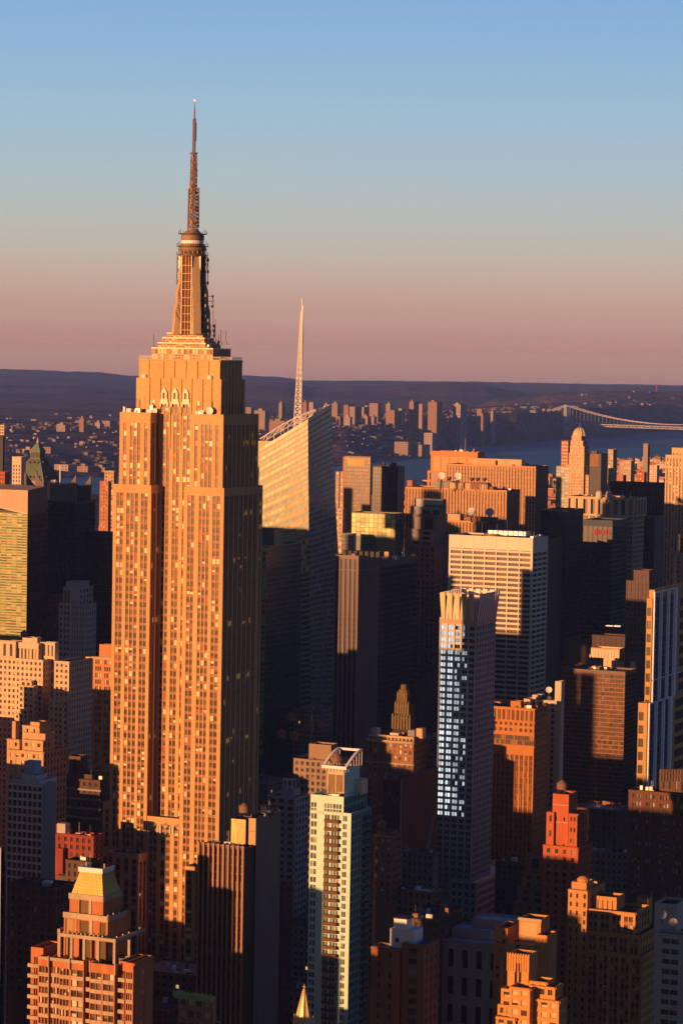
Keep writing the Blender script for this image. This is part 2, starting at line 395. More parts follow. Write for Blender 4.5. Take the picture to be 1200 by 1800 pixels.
# ------------------------------------------------------------------ the tall stepped tower with the mast
def esb():
    LIME = stone((0.56, 0.345, 0.150), 0.85, 0.16, 0.2); SPAN = stone((0.30, 0.145, 0.075), 0.6, 0.3, 1.0, 0.3)
    CHR = plain('chrome_trim', (0.62, 0.54, 0.42), 0.5, 0.1)
    B = Bld('skyscraper', 'tall stepped limestone tower with a lattice antenna mast, the tallest building', 'skyscraper', LIME, short='the tall mast tower')
    C = P(394, 858, 1340.0); Y0 = C.y; XE = C.x; z72 = C.z
    def X(px, off, py): return Xat(px, Y0+off, Zat(py, XE-15, Y0+off), XE)
    base = dict(nocourse=1, fh=3.75, sp=1.35, dep=0.34, sr=0.22, spm=SPAN, pal=W_ESB, top=4.0, sash=0.35)
    def cols(groups):  # (start, end, n) fractions of the width, n windows
        o = []
        for a, b, n in groups:
            e_ = 0.03*(b-a); a -= e_; b += e_; g = 0.09*(b-a) if n > 1 else 0
            w_ = ((b-a)-g*(n-1))/n
            for k in range(n): o.append((a+k*(w_+g), a+k*(w_+g)+w_))
        return o
    # measured in the photograph: left wing 200..266, right wing 324..394 at row 860
    lw = [X(200, 0, 860), X(266, 0, 860)]; rw = [X(324, 0, 860), XE]
    def fr(px, a, b, lo, hi): return (px-a)/(b-a)
    lwc = cols([((206-200)/66, (217-200)/66, 2), ((224-200)/66, (243-200)/66, 3), ((249-200)/66, (260-200)/66, 2)])
    rwc = cols([((331-324)/70, (342-324)/70, 2), ((351-324)/70, (368-324)/70, 3), ((375-324)/70, (387-324)/70, 2)])
    y1 = Yat(462, XE, z72, Y0)
    lit = {random.Random(4).randint(0, 80) for _ in range(1)} | {3, 9, 22, 23, 37, 41, 52}
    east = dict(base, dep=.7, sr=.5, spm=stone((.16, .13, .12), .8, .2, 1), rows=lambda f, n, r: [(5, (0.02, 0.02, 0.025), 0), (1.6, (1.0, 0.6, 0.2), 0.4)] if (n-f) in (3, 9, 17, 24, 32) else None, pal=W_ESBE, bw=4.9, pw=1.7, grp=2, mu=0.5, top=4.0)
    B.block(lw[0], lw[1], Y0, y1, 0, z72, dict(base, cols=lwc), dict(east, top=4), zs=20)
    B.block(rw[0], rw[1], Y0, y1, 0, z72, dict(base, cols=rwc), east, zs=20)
    # upper wings
    z81 = Zat(729, XE, Y0+.6)
    lu = [X(211, .6, 729), X(265, .6, 729)]; ru = [X(335, .6, 731), X(393, .6, 731)]
    y1u = Yat(455, ru[1], z81, Y0)
    luc = cols([((218-211)/54, (223-211)/54, 1), ((230-211)/54, (247-211)/54, 3), ((255-211)/54, (260-211)/54, 1)])
    ruc = cols([((343-335)/58, (348-335)/58, 1), ((355-335)/58, (373-335)/58, 3), ((380-335)/58, (385-335)/58, 1)])
    B.block(lu[0], lu[1], Y0+.6, y1u, z72-1.2, z81, dict(base, cols=luc, top=5), dict(east, top=5))
    B.block(ru[0], ru[1], Y0+.6, y1u, z72-1.2, z81, dict(base, cols=ruc, top=5), dict(east, top=5))
    # the recessed centre running up into the shoulders
    yc = Y0+8.0
    def Xc(px, py): return Xat(px, yc, Zat(py, XE-15, yc), XE)
    z85 = Zat(667, Xc(389, 667), yc)
    cx0, cx1 = Xc(240, 665), Xc(389, 667)
    zc440 = Zat(1440, XE-20, Y0)
    y1c = Yat(431, cx1, z85, yc)
    W = cx1-cx0
    f = lambda px: (px-239)/150.0
    cc = cols([(f(244), f(248), 1), (f(262), f(272), 2), (f(284), f(296), 2), (f(303), f(315), 2), (f(322), f(334), 2), (f(347), f(357), 2), (f(373), f(377), 1)])
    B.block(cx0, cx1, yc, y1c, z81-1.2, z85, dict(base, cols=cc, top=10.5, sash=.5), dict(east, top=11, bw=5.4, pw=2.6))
    # pilaster strips on the plain band above the windows
    pb = B.wall
    for px in (263, 282, 300, 319, 337, 356, 372):
        xx = Xc(px, 680); pb.box(xx-.35, yc-.5, z85-34, xx+.35, yc+.1, z85)
    for i in range(7):
        yy = yc+3+i*(y1c-yc-6)/6; pb.box(cx1-.1, yy-.35, z85-30, cx1+.5, yy+.35, z85)
    wing = B.part('winged_ornament', CHR)
    for px in (290, 309, 328):
        xx = Xc(px, 680); z_ = z85-10.3
        wing.box(xx-1.9, yc-.7, z_-2.0, xx+1.9, yc-.1, z_+.4); wing.box(xx-1.5, yc-.9, z_+.4, xx-.7, yc-.1, z_+3.4); wing.box(xx+.7, yc-.9, z_+.4, xx+1.5, yc-.1, z_+3.4)
        wing.prism([(xx-1.5, yc-.9), (xx+1.5, yc-.9), (xx+1.5, yc-.1), (xx-1.5, yc-.1)], z_+3.4, [(xx-.4, yc-.7), (xx+.4, yc-.7), (xx+.4, yc-.1), (xx-.4, yc-.1)], z_+5.4)
        wing.box(xx-2.3, yc-.8, z_-3.4, xx-1.6, yc-.1, z_-1.2); wing.box(xx+1.6, yc-.8, z_-3.4, xx+2.3, yc-.1, z_-1.2)
    # centre between the wings
    a0, a1 = lw[1], rw[0]; Wc = a1-a0
    cm = cols([(.10, .30, 2), (.42, .60, 2), (.72, .92, 2)])
    B.face((a0, yc, 20), (1, 0, 0), (0, -1, 0), Wc, 20, z81, dict(base, cols=cm, top=0.5))
    B.wall.poly([(a0, yc+.8, 20), (a1, yc+.8, 20), (a1, yc+.8, z81), (a0, yc+.8, z81)], DARKSTEEL)
    B.block(cx0+2, cx1-2, yc+.9, y1c, 0, z81, None, None, roof=False)
    # top block with the terrace
    yt = yc+1.6
    def Xt(px, py): return Xat(px, yt, Zat(py, XE-15, yt), XE)
    z86 = Zat(633, Xt(387, 632), yt); tx0, tx1 = Xt(245, 630), Xt(387, 632); y1t = Yat(426, tx1, z86, yt)
    B.block(tx0, tx1, yt, y1t, z85-1.2, z86, dict(wall=LIME, cols=cols([(a, a+.035, 1) for a in (.19, .32, .455, .59, .73, .86)]), top=15.5, fh=5, sp=1.5, dep=.6, pal=W_MIX),
            dict(cols=[(a, a+.06) for a in (.25, .5, .75)], top=10, fh=10, sp=3, dep=.6, pal=W_DARK), par=1.6)
    for px in (262, 288, 307, 327, 347, 367):
        xx = Xt(px, 645); pb.box(xx-.25, yt-.45, z85, xx+.25, yt+.1, z86)
    for i in range(6):
        yy = yt+2+i*(y1t-yt-4)/5; pb.box(tx1-.1, yy-.25, z85, tx1+.45, yy+.25, z86)
    # terrace fence and glass
    fe = B.part('terrace_fence', CHR)
    for i in range(60):
        xx = tx0+.3+i*(tx1-tx0-.6)/59; fe.box(xx-.06, yt+.2, z86, xx+.06, yt+.3, z86+1.5+.3*(i % 2))
    for i in range(40):
        yy = yt+.3+i*(y1t-yt-.6)/39; fe.box(tx1-.3, yy-.06, z86, tx1-.2, yy+.06, z86+1.6)
    fe.box(tx0+.3, yt+.22, z86+1.2, tx1-.3, yt+.3, z86+1.32); fe.box(tx1-.3, yt+.3, z86+1.2, tx1-.22, y1t-.3, z86+1.32)
    # metal-clad tiers under the mast
    TIER = stone((0.46, 0.29, 0.13), 0.6, 0.45, 0.9, 0.3); GLT = plain('tier_frame', (0.35, 0.2, 0.1), 0.5, 0.3)
    tcx, tcy = (tx0+tx1)/2, (yt+y1t)/2
    tr = B.part('crown_tier', TIER)
    def tierbox(pl, pr_, pe, yoff, yb, ytp):
        Y = yt+yoff
        zz = Zat(ytp, tcx, Y); zb = Zat(yb, tcx, Y)-.3
        xa = Xat(pl, Y, zz, XE); xb = Xat(pr_, Y, zz, XE); ye = Yat(pe, xb, zz, Y) if pe else 2*tcy-Y
        tr.box(xa, Y, zb, xb, ye, zz)
        nx = int((xb-xa)/1.5)
        for i in range(nx+1):
            xx = xa+i*(xb-xa)/nx; tr.box(xx-.1, Y-.18, zb, xx+.1, Y+.05, zz, GLT)
        tr.box(xa-.3, Y-.35, zz-.35, xb+.3, Y-.02, zz+.25, CHR); tr.box(xa-.1, Y-.2, (zb+zz)/2-.12, xb+.1, Y+.02, (zb+zz)/2+.12, GLT)
        tr.box(xb+.02, Y, zz-.35, xb+.35, ye, zz+.25, CHR)
        pm = [stone((0.62, 0.48, 0.24), .5, .2, 1, .4), stone((0.22, 0.11, 0.05), .6, .2, 1, .3), stone((0.38, 0.22, 0.10), .6, .3, 1, .3)]
        for i in range(nx):
            for (h0, h1) in ((zb+.4, (zb+zz)/2-.2), ((zb+zz)/2+.2, zz-.5)):
                if h1-h0 < .5: continue
                xx = xa+i*(xb-xa)/nx; tr.box(xx+.16, Y-.08, h0, xx+(xb-xa)/nx-.16, Y-.01, h1, pm[random.choice([0, 0, 1, 2, 2]) if ytp > 605 else random.choice([0, 1, 1, 2, 2])])
        ny = int((ye-Y)/2.2)
        for i in range(ny+1):
            yy = Y+i*(ye-Y)/ny; tr.box(xb-.05, yy-.1, zb, xb+.18, yy+.1, zz, GLT)
        return xa, xb, Y, ye, zz
    t1 = tierbox(268, 374, 405, 2.0, 633, 612)
    t2 = tierbox(279, 361, 0, 4.0, 612, 603)
    t3 = tierbox(287, 359, 0, 6.0, 603, 594)
    t4 = tierbox(295, 356, 0, 8.0, 594, 586)
    B.clutter(t1[0]+1, t1[1]-1, t1[2], t1[3]-1, t1[4]+1.1, 10, 5, 2.5)
    # mast
    mcx = tcx+.2; mcy = tcy
    # centre the mast where it stands in the photograph
    mcx = Xat(338, mcy, t4[4]+30, XE)
    MET = stone((0.48, 0.36, 0.22), 0.6, 0.25, 0.5, 0.3); MG = plain('mast_glass', (0.10, 0.05, 0.025), 0.8, 0.0, 0.1)
    zz = lambda py: Zat(py, mcx, mcy)
    zb, zt = zz(588), zz(450)
    sh = B.part('mast_shaft', MET)
    rs = 5.2
    octo = [(mcx+rs*a, mcy+rs*b) for a, b in ((-.55, -1), (.55, -1), (1, -.55), (1, .55), (.55, 1), (-.55, 1), (-1, .55), (-1, -.55))]
    sh.prism(octo, zb, [(mcx+(x-mcx)*.93, mcy+(y-mcy)*.93) for x, y in octo], zt)
    for sx, sy in ((0, -1), (1, 0), (0, 1), (-1, 0)):
        wb = B.part('mast_window_strip', MG)
        a = Vector((-sy if sy else 0, sx if sx else 0, 0)); a = Vector((1, 0, 0)) if sy else Vector((0, 1, 0)); n = Vector((sx, sy, 0))
        c = Vector((mcx, mcy, 0))+n*rs
        def qd(u0, u1, z0, z1, d0, d1, mat):
            p = [c+a*u0+n*d0, c+a*u1+n*d0, c+a*u1+n*d1, c+a*u0+n*d1]
            wb.prism([(v.x, v.y) for v in p], z0, [(v.x, v.y) for v in p], z1, mat)
        qd(-2.4, 2.4, zb, zt-.5, -.6, .15, MG)
        for u in (-2.75, 2.45): qd(u, u+.3, zb, zt, -.6, .7, CHR)
        for u in (-.95, .7): qd(u, u+.2, zb, zt, -.6, .25, GLT)
        k = zb+2
        while k < zt-1: qd(-2.4, 2.4, k, k+.22, -.6, .2, GLT); k += 3.9
    # four stepped buttress wings on the diagonals
    prof = [(9.6, zb), (9.0, zz(566)), (8.9, zz(548)), (7.9, zz(535)), (7.7, zz(512)), (6.6, zz(498)), (6.5, zz(480)), (5.7, zz(468)), (5.5, zz(452)), (4.6, zt-.2)]
    for sx, sy in ((-1, -1), (1, -1), (1, 1), (-1, 1)):
        wg = B.part('mast_wing', MET); d = Vector((sx, sy, 0)).normalized(); s_ = Vector((-d.y, d.x, 0))
        c = Vector((mcx, mcy, 0)); tck = 1.9
        pts = [(3.0, zb)]+prof+[(3.0, zt-.2)]
        L_ = [c+d*r_+s_*tck+Vector((0, 0, z_)) for r_, z_ in pts]; Rr = [c+d*r_-s_*tck+Vector((0, 0, z_)) for r_, z_ in pts]
        wg.poly(L_ if True else L_); wg.poly(list(reversed(Rr)))
        for i in range(len(pts)-1): wg.poly([Rr[i], Rr[i+1], L_[i+1], L_[i]])
        for i in range(5):    # fan ribs
            t_ = .15+.17*i; q = prof[min(len(prof)-1, 2+i)]
            for sg in (1, -1):
                o = s_*(tck+.05)*sg
                wg.bar(c+d*(3.2)+o+Vector((0, 0, zb+.3)), c+d*(q[0]-.2)+o+Vector((0, 0, q[1]-.5)), .16, 4, GLT)
    dr = B.part('mast_drum', stone((0.24, 0.15, 0.09), 0.6, 0.3, 0.8, 0.3))
    dr.lathe(mcx, mcy, [(5.6, zt-.5), (6.6, zt), (6.6, zt+.8), (5.9, zt+1), (5.9, zz(441)), (6.9, zz(440)), (6.9, zz(436)), (6.2, zz(435)), (6.0, zz(429)), (5.3, zz(428.9)), (5.3, zz(422)), (5.6, zz(421.9)), (5.6, zz(414)), (4.8, zz(412)), (3.4, zz(407)), (2.6, zz(403)), (0, zz(403))], 28)
    bd = B.part('mast_windows', MG, CHR)
    for i in range(20):
        a = 2*math.pi*i/20
        bd.lathe(mcx, mcy, [(6.0, zz(447)), (6.0, zz(442))], 40); break
    for i in range(16):
        a = 2*math.pi*i/16+.1; bd.bar((mcx+5.95*math.cos(a), mcy+5.95*math.sin(a), zz(447.5)), (mcx+5.95*math.cos(a), mcy+5.95*math.sin(a), zz(441)), .22, 4, CHR)
    wbn = B.part('white_band', WHITE); wbn.lathe(mcx, mcy, [(5.42, zz(428.5)), (5.42, zz(423))], 28)
    for zr, rr in ((zz(449), 7.6), (zz(434), 7.6), (zz(412), 6.9)):
        ph = B.part('platform_rail', DARKSTEEL)
        ph.lathe(mcx, mcy, [(rr-1.2, zr), (rr, zr), (rr, zr+.3), (rr-1.2, zr+.3)], 20)
        for i in range(18):
            a = 2*math.pi*i/18; ph.bar((mcx+rr*math.cos(a), mcy+rr*math.sin(a), zr), (mcx+rr*math.cos(a), mcy+rr*math.sin(a), zr+1.6+.8*(i % 3 == 0)), .1)
    # lattice antenna
    AM = plain('antenna_steel', (0.26, 0.15, 0.09), 0.6, 0.2)
    an = B.part('antenna', AM)
    def lattice(z0, z1, h0, h1, seg, r=.16):
        cs = [(-1, -1), (1, -1), (1, 1), (-1, 1)]
        for k in range(seg):
            a0, a1 = k/seg, (k+1)/seg; za, zc_ = z0+(z1-z0)*a0, z0+(z1-z0)*a1; ha, hb = h0+(h1-h0)*a0, h0+(h1-h0)*a1
            p = [Vector((mcx+x*ha, mcy+y*ha, za)) for x, y in cs]; q = [Vector((mcx+x*hb, mcy+y*hb, zc_)) for x, y in cs]
            for i in range(4):
                j = (i+1) % 4
                an.bar(p[i], q[i], r); an.bar(q[i], q[j], r*.7); an.bar(p[i], q[j], r*.6); an.bar(p[j], q[i], r*.6)
    z0 = zz(403)
    lattice(z0, zz(332), 1.9, 1.7, 11, .2); lattice(zz(332), zz(270), 1.25, 1.0, 11, .17); lattice(zz(270), zz(209), .55, .5, 14, .12)
    an.box(mcx-.3, mcy-.3, z0, mcx+.3, mcy+.3, zz(272)); 
    rnd = random.Random(3)
    for k in range(70):      # dipole and panel antennas on the lattice
        z_ = rnd.uniform(z0+1, zz(275)); h = 1.9 if z_ < zz(332) else 1.2; a = rnd.choice([0, 1, 2, 3])*math.pi/2+rnd.uniform(-.3, .3)
        x = mcx+math.cos(a)*(h+.3); y = mcy+math.sin(a)*(h+.3); an.box(x-.3, y-.3, z_, x+.3, y+.3, z_+rnd.uniform(.6, 1.6))
    for dx, dy, a, b in ((-2.3, 0, 398, 333), (2.9, .4, 390, 330), (2.2, 1.9, 400, 345), (-2.9, 1.2, 400, 372), (1.0, .2, 248, 216), (-1.6, -.8, 345, 332)):
        an.bar((mcx+dx, mcy+dy, zz(a)), (mcx+dx, mcy+dy, zz(b)), .22)
        for t_ in (0, .33, .66, 1):
            z_ = zz(a)+(zz(b)-zz(a))*t_; an.bar((mcx, mcy, z_), (mcx+dx, mcy+dy, z_), .12)
    an.lathe(mcx, mcy, [(0, zz(270)), (1.9, zz(269.5)), (2.1, zz(268.5)), (0, zz(268))], 14)
    for i in range(6):
        a = i*math.pi/3; an.bar((mcx, mcy, zz(269)), (mcx+2.4*math.cos(a), mcy+2.4*math.sin(a), zz(269)), .12)
    an.lathe(mcx, mcy, [(.42, zz(209)), (.36, zz(195)), (.18, zz(186)), (.10, zz(178)), (0, zz(178))], 8)
    an.lathe(mcx, mcy, [(0, zz(211)), (.9, zz(210.5)), (.9, zz(209.8)), (0, zz(209))], 10)
    B.part('warning_lamp', LAMPRED, sub='antenna').lathe(mcx, mcy, [(0, zz(178)), (.28, zz(177.5)), (.28, zz(175.5)), (0, zz(175))], 8)
    # side antennas on the shaft
    for dx, dy, a, b in ((8.6, -2, 560, 515), (7.3, 1, 480, 450), (7.0, 3.0, 502, 452), (-7.2, -2.0, 500, 450), (9.8, 3, 540, 518), (-6.6, 2, 470, 448), (9.6, -1, 590, 560), (10.5, 4, 592, 570)):
        sa = B.part('broadcast_antenna', DARKSTEEL, STEEL); sa.bar((mcx+dx, mcy+dy, zz(a)), (mcx+dx, mcy+dy, zz(b)), .22)
        for t_ in (.1, .5, .9):
            z_ = zz(a)+(zz(b)-zz(a))*t_; sa.bar((mcx+dx*.6, mcy+dy*.6, z_), (mcx+dx, mcy+dy, z_), .12)
            sa.box(mcx+dx-.4, mcy+dy-.4, z_-.7, mcx+dx+.4, mcy+dy+.4, z_+.7)
    for px, a, b, yy in ((270, 612, 586, 3), (388, 606, 580, 8), (397, 606, 582, 10), (378, 600, 560, 5), (384, 604, 588, 16), (374, 588, 545, 8)):
        sa = B.part('roof_antenna', DARKSTEEL); Y = yt+yy; x = Xat(px, Y, z86+5, XE); za = Zat(a, x, Y); zb_ = Zat(b, x, Y); sa.bar((x, Y, za), (x, Y, zb_), .14); sa.box(x-.5, Y-.3, za, x+.5, Y+.3, za+1.4)
    # dishes and cabinets on the setback roofs
    def dish(px, py, D_off, r, z):
        b = B.part('microwave_dish', WHITE); Y = Y0+D_off; x = Xat(px, Y, z, XE); c = Vector((x, Y, z+r+.6))
        n = Vector((.1, -1, .1)).normalized(); u = n.orthogonal().normalized(); v = n.cross(u)
        ring = [c+(u*math.cos(t)+v*math.sin(t))*r for t in [i*math.pi/8 for i in range(16)]]; ce = c-n*r*.35
        for i in range(16): b.poly([ring[i], ring[(i+1) % 16], ce]); b.poly([ring[(i+1) % 16]-n*.25, ring[i]-n*.25, ce-n*.3])
        b.bar(ce, (x, Y+.4, z-.2), .15)
    for px, D_off, r in ((272, 5.5, 1.3), (368, 5.5, 1.9), (354, 5.0, 1.2), (345, 4.5, .9)): dish(px, 720, D_off, r, z81-1)
    for px, off, w_, h, mt in ((226, 3, 2.4, 1.9, WHITE), (242, 4, 2.6, 2.0, STEEL), (238, 3.5, 1.5, 1.4, WHITE), (262, 5, 3.0, 1.6, WHITE), (266, 6, 1.4, 3.8, STEEL), (218, 3, .9, 2.8, WHITE), (350, 5, 1.5, 1.2, STEEL)):
        b = B.part('roof_unit', mt); Y = Y0+off; x = Xat(px, Y, z81, XE); b.box(x-w_/2, Y, z81-1.2, x+w_/2, Y+2, z81-1.2+h+1)
    for px in (212, 222, 236): sa = B.part('roof_antenna', DARKSTEEL); Y = Y0+2; x = Xat(px, Y, z81, XE); sa.bar((x, Y, z81-1), (x, Y, z81+7.5), .09)
    for px, z_ in ((254, z85), (369, z85)): 
        Y = yc+1.0; x = Xat(px, Y, z_, XE); b = B.part('roof_unit', WHITE); b.lathe(x, Y+.3, [(1.3, z_-1.1), (1.3, z_+1.7), (0, z_+2.0)], 12)
    # lower masses
    zA = zc440
    B.block(X(259, .4, 1440), X(326, .4, 1440), Y0+.4, Y0+12, 0, zA, dict(base, cols=cols([(.07, .25, 2), (.37, .60, 2), (.72, .92, 2)]), top=3.5), None, zs=15)
    crest = B.part('winged_ornament', CHR)
    x0_, x1_ = X(259, .4, 1440), X(326, .4, 1440)
    for t_ in (.16, .485, .82):
        xx = x0_+(x1_-x0_)*t_
        for k in range(7):
            a = R(30+20*k); crest.bar((xx, Y0+.2, zA-5.3), (xx+2.0*math.cos(a), Y0+.2, zA-5.0+2.6*math.sin(a)), .16)
        for dx in (-2.6, 2.6): crest.box(xx+dx-.25, Y0-.2, zA-8, xx+dx+.25, Y0+.3, zA-4.2)
    def low(pxl, pxr, off, pyt, dy, cl, est=None, zs=10, top=3.5):
        Y = Y0+off; z_ = Zat(pyt, XE-20, Y); xa, xb = Xat(pxl, Y, z_, XE), Xat(pxr, Y, z_, XE)
        B.block(xa, xb, Y, Y+dy, 0, z_, dict(base, cols=cl, top=top), est, zs=zs); return xa, xb, Y, z_
    low(188, 244, -9, 1508, 12.5, cols([(.06, .17, 1), (.29, .41, 1), (.55, .68, 1), (.79, .92, 1)]), dict(east, top=4, bw=4, grp=1, pw=1.8), top=2.5)
    low(325, 372, -9, 1520, 12.5, cols([(.08, .26, 1), (.42, .60, 1), (.76, .92, 1)]), dict(east, top=4, bw=4, grp=1, pw=1.8), top=2.5)
    low(181, 203, 10, 1423, 25, cols([(.25, .75, 2)]), None)
    low(192, 210, 4, 1180+2, 30, cols([(.2, .8, 2)]), None) if False else None
    low(157, 200, -2, 1500, 30, cols([(.18, .36, 1), (.58, .80, 1)]), None)
    low(230, 262, -1.5, 1530, 2.2, cols([(.15, .45, 1), (.60, .9, 1)]), None) if False else None
    low(150, 440, -14, 1790, 60, cols([(.02+.07*i, .06+.07*i, 1) for i in range(14)]), None, zs=5)
    B.block(lw[0]+.3, rw[1], y1u-1.5, y1u, 0, z72-3, None, None)
    B.clutter(lw[0], lw[1], Y0, Y0+20, z81, 0)
    r = B.done(); return r, dict(XE=XE, Y0=Y0, y1=y1, x0=lw[0])
ESB = esb()
# ------------------------------------------------------------------ helpers for the other buildings
def tower(name, label, D, xl, xc, xr, yc, south, east, wall, yb=None, cat='building', short=None, cap=100, group=None, rm=None, par=1.1, finish=True, dy=None, z0=0):
    x0, x1, y0, y1, z = dims(xl, xc, xr, yc, D)
    if dy: y1 = y0+dy
    B = Bld(name, label, cat, wall, short=short, cap=cap, group=group)
    zs = Zat(yb, x1, y0)-8 if yb else 0
    B.block(x0, x1, y0, y1, z0, z, south, east, zs=zs, rm=rm, par=par)
    if finish: B.done()
    return B, (x0, x1, y0, y1, z)
def add(B, D, xl, xc, xr, yc, z0, south=None, east=None, dy=None, roof=True, rm=None, par=1.1, west=None):
    """another mass of the same building, placed the same way; D may be a plane ('Y', y)"""
    if isinstance(D, tuple):
        Y = D[1]; z = 100.0; X_ = 0
        a, b = 200.0, 6000.0
        for _ in range(50):
            c = (a+b)/2
            if P(xc, yc, c).y < Y: a = c
            else: b = c
        D = (a+b)/2
    x0, x1, y0, y1, z = dims(xl, xc, xr or xc+1, yc, D)
    if dy: y1 = y0+dy
    B.block(x0, x1, y0, y1, z0, z, south, east, roof=roof, rm=rm, par=par, west=west)
    return x0, x1, y0, y1, z
def water_tank(px, py, D, r=2.2, h=3.6, label=None, mat=None, group='wooden water tanks on the roofs'):
    """py = row of the tank's foot"""
    p = P(px, py, D); z = p.z
    t = root('water_tank', p, label or 'brown wooden water tank with a conical cap on a dark roof', 'water tank', group)
    l = MB(DARKSTEEL)
    for a in range(4):
        l2 = MB(DARKSTEEL); x = r*.75*math.cos(a*math.pi/2+.785); y = r*.75*math.sin(a*math.pi/2+.785); l2.bar((x, y, 0), (x, y, 2.0), .16); l2.build('leg', t)
    b = MB(mat or WOOD); b.lathe(0, 0, [(r, 1.9), (r, 1.9+h)], 16); b.lathe(0, 0, [(0, 1.9), (r, 1.9)], 16)
    for k in range(5): b.lathe(0, 0, [(r+.03, 2.2+k*h/5), (r+.03, 2.3+k*h/5)], 16, DARKSTEEL)
    b.build('tank', t)
    c = MB(mat or WOOD); c.lathe(0, 0, [(r*1.08, 1.9+h), (0, 1.9+h+r*.75)], 16); c.build('cone_cap', t)
    return t

BRICK = stone((0.44, 0.17, 0.07), 0.9, 0.2, 1.2); CONC = stone((0.42, 0.34, 0.25), 0.9, 0.2, 0.4)
# --- foreground brick tower with the stepped yellow-roofed crown (bottom left)
def brick_tower():
    D = 880.0
    x0, x1, y0, y1, z = dims(68, 232, 270, 1700, D)
    B = Bld('apartment_tower', 'orange brick apartment tower with a stepped crown and a yellow mansard roof', 'apartment tower', BRICK, short='the brick apartment tower')
    st = dict(bw=4.6, pw=1.5, fh=3.35, sp=1.25, dep=.55, sr=.0, spm=CONC, pal=W_MIX, top=3.0, grp=3, mu=.22, sash=.3)
    # front in alternating bays: projecting bays, recessed balcony slots
    W = x1-x0; f = lambda px: x0+(px-55)/(232-55)*W
    FOOT.append((x0, x1, y0, y1))
    segs = [(68, 87, 0.0), (87, 105, .8), (105, 124, 0.0), (124, 148, 0), (148, 160, 2.2), (160, 204, -.6), (204, 218, 2.0), (218, 232, 1.0)]
    segs = [(a, b, c) for a, b, c in segs]
    def wx(px): return Xat(px, y0, z, x1)
    for i, (a, b, off) in enumerate(segs):
        xa, xb = wx(a), wx(b); zz = z if b <= 205 else z+1.0
        B.block(xa, xb, y0+off, y1, 0, zz, dict(st, bw=max(2.5, xb-xa-.3), grp=3 if xb-xa < 4.5 else 2, nb=1 if xb-xa < 5 else 2, end=.35, pw=.7, wall=BRICK), None if i < 7 else dict(bw=9, pw=7, fh=3.35, dep=.2, pal=W_DARK, top=3), zs=60)
        if off > 1.5:
            k = zz-6.0
            while k > 60: bal = B.part('balcony', CONC, DARKSTEEL); bal.box(xa, y0+off-1.4, k-.25, xb, y0+off, k, None, True); bal.box(xa, y0+off-1.4, k, xb, y0+off-1.3, k+1.0); k -= 3.35
    yl = Xat(55, y0+3, z, x1); B.block(yl, wx(68), y0+3, y1, 0, z+2, dict(st, nb=1), None, zs=60)
    k = z-4
    while k > 60: bal = B.part('balcony', CONC); bal.box(yl-.5, y0+1.8, k-.25, wx(68), y0+3, k+.9); k -= 3.35
    for a in (87, 124, 160, 204): B.wall.box(wx(a)-.2, y0-.75, z-3, wx(a)+.2, y0, z+.6, CONC)
    B.wall.box(wx(68), y0-.25, z-.9, wx(148), y0+.1, z+.15, CONC)
    # upper pergola tier
    zt = z
    def lvl(xl, xr, ytop, off, dep_, zb, st_=None):
        Y = y0+off; zz = Zat(ytop, x1-12, Y); a, b = Xat(xl, Y, zz, x1), Xat(xr, Y, zz, x1)
        B.block(a, b, Y, Y+dep_, zb, zz, st_, None); return a, b, Y, zz
    y_c = y0+5.5
    s1 = dict(cols=[(.04, .2), (.36, .62), (.82, .96)], fh=30, sp=.3, dep=.4, pal=W_GOLD, top=2.0, spm=CONC)
    a1, b1, Y1, z1 = lvl(113, 190, 1612, 6, 15, zt-1, s1)
    a2, b2, Y2, z2 = lvl(123, 182, 1578, 7.2, 12.5, z1-1, dict(cols=[(.30, .58)], fh=30, sp=.3, dep=.35, pal=W_GOLD, top=1.6))
    for (a, b, Y, zz) in ((a1, b1, Y1, z1), (a2, b2, Y2, z2)):
        B.wall.box(a-.25, Y-.25, zz-1.6, b+.25, Y-.02, zz+.2, CONC); B.wall.box(b+.02, Y-.25, zz-1.6, b+.3, Y+12, zz+.2, CONC)
        B.wall.box(a+(b-a)*.28, Y-.3, zz-8, a+(b-a)*.30, Y, zz, CONC); B.wall.box(a+(b-a)*.585, Y-.3, zz-8, a+(b-a)*.66, Y, zz, CONC)
    # pergola posts and beam ring
    pg = B.part('pergola', CONC); zp = Zat(1648, x1-12, y0+2.5); pa, pb = Xat(103, y0+2.5, zp, x1), Xat(182, y0+2.5, zp, x1)
    pg.box(pa, y0+2.2, zp-1.1, pb, y0+3.2, zp); pg.box(pb, y0+2.2, zp-1.1, pb+4.5, y0+3.4, zp-.05); pg.box(pb+3.6, y0+3.5, zp-1.1, pb+4.5, y0+22, zp-.1)
    pg.box(pa-1.8, y0+5, zp-.6, pa-.8, y0+16, zp+.6)
    for t_ in (0, .27, .55, .86): pg.box(pa+(pb-pa)*t_, y0+2.3, zt-1, pa+(pb-pa)*t_+.9, y0+3.1, zp-1.1)
    pg.box(pb+3.6, y0+2.3, zt-1, pb+4.4, y0+3.3, zp-1.1); pg.box(pb+3.6, y0+12, zt-1, pb+4.4, y0+13, zp-1.1); pg.box(pa-1.7, y0+5, zt-1, pa-.9, y0+6, zp-.6)
    lp = MB(plain('globe_lamp', (0.8, 0.75, 0.65), 0.4))
    r_ = None
    for i in range(11):
        b = B.part('globe_lamp', plain('globe_lamp', (0.8, 0.75, 0.65), 0.4)); x = pa+.4+(pb-pa-.8)*i/10; b.lathe(x, y0+2.7, [(0, zp), (.32, zp+.3), (0, zp+.65)], 8)
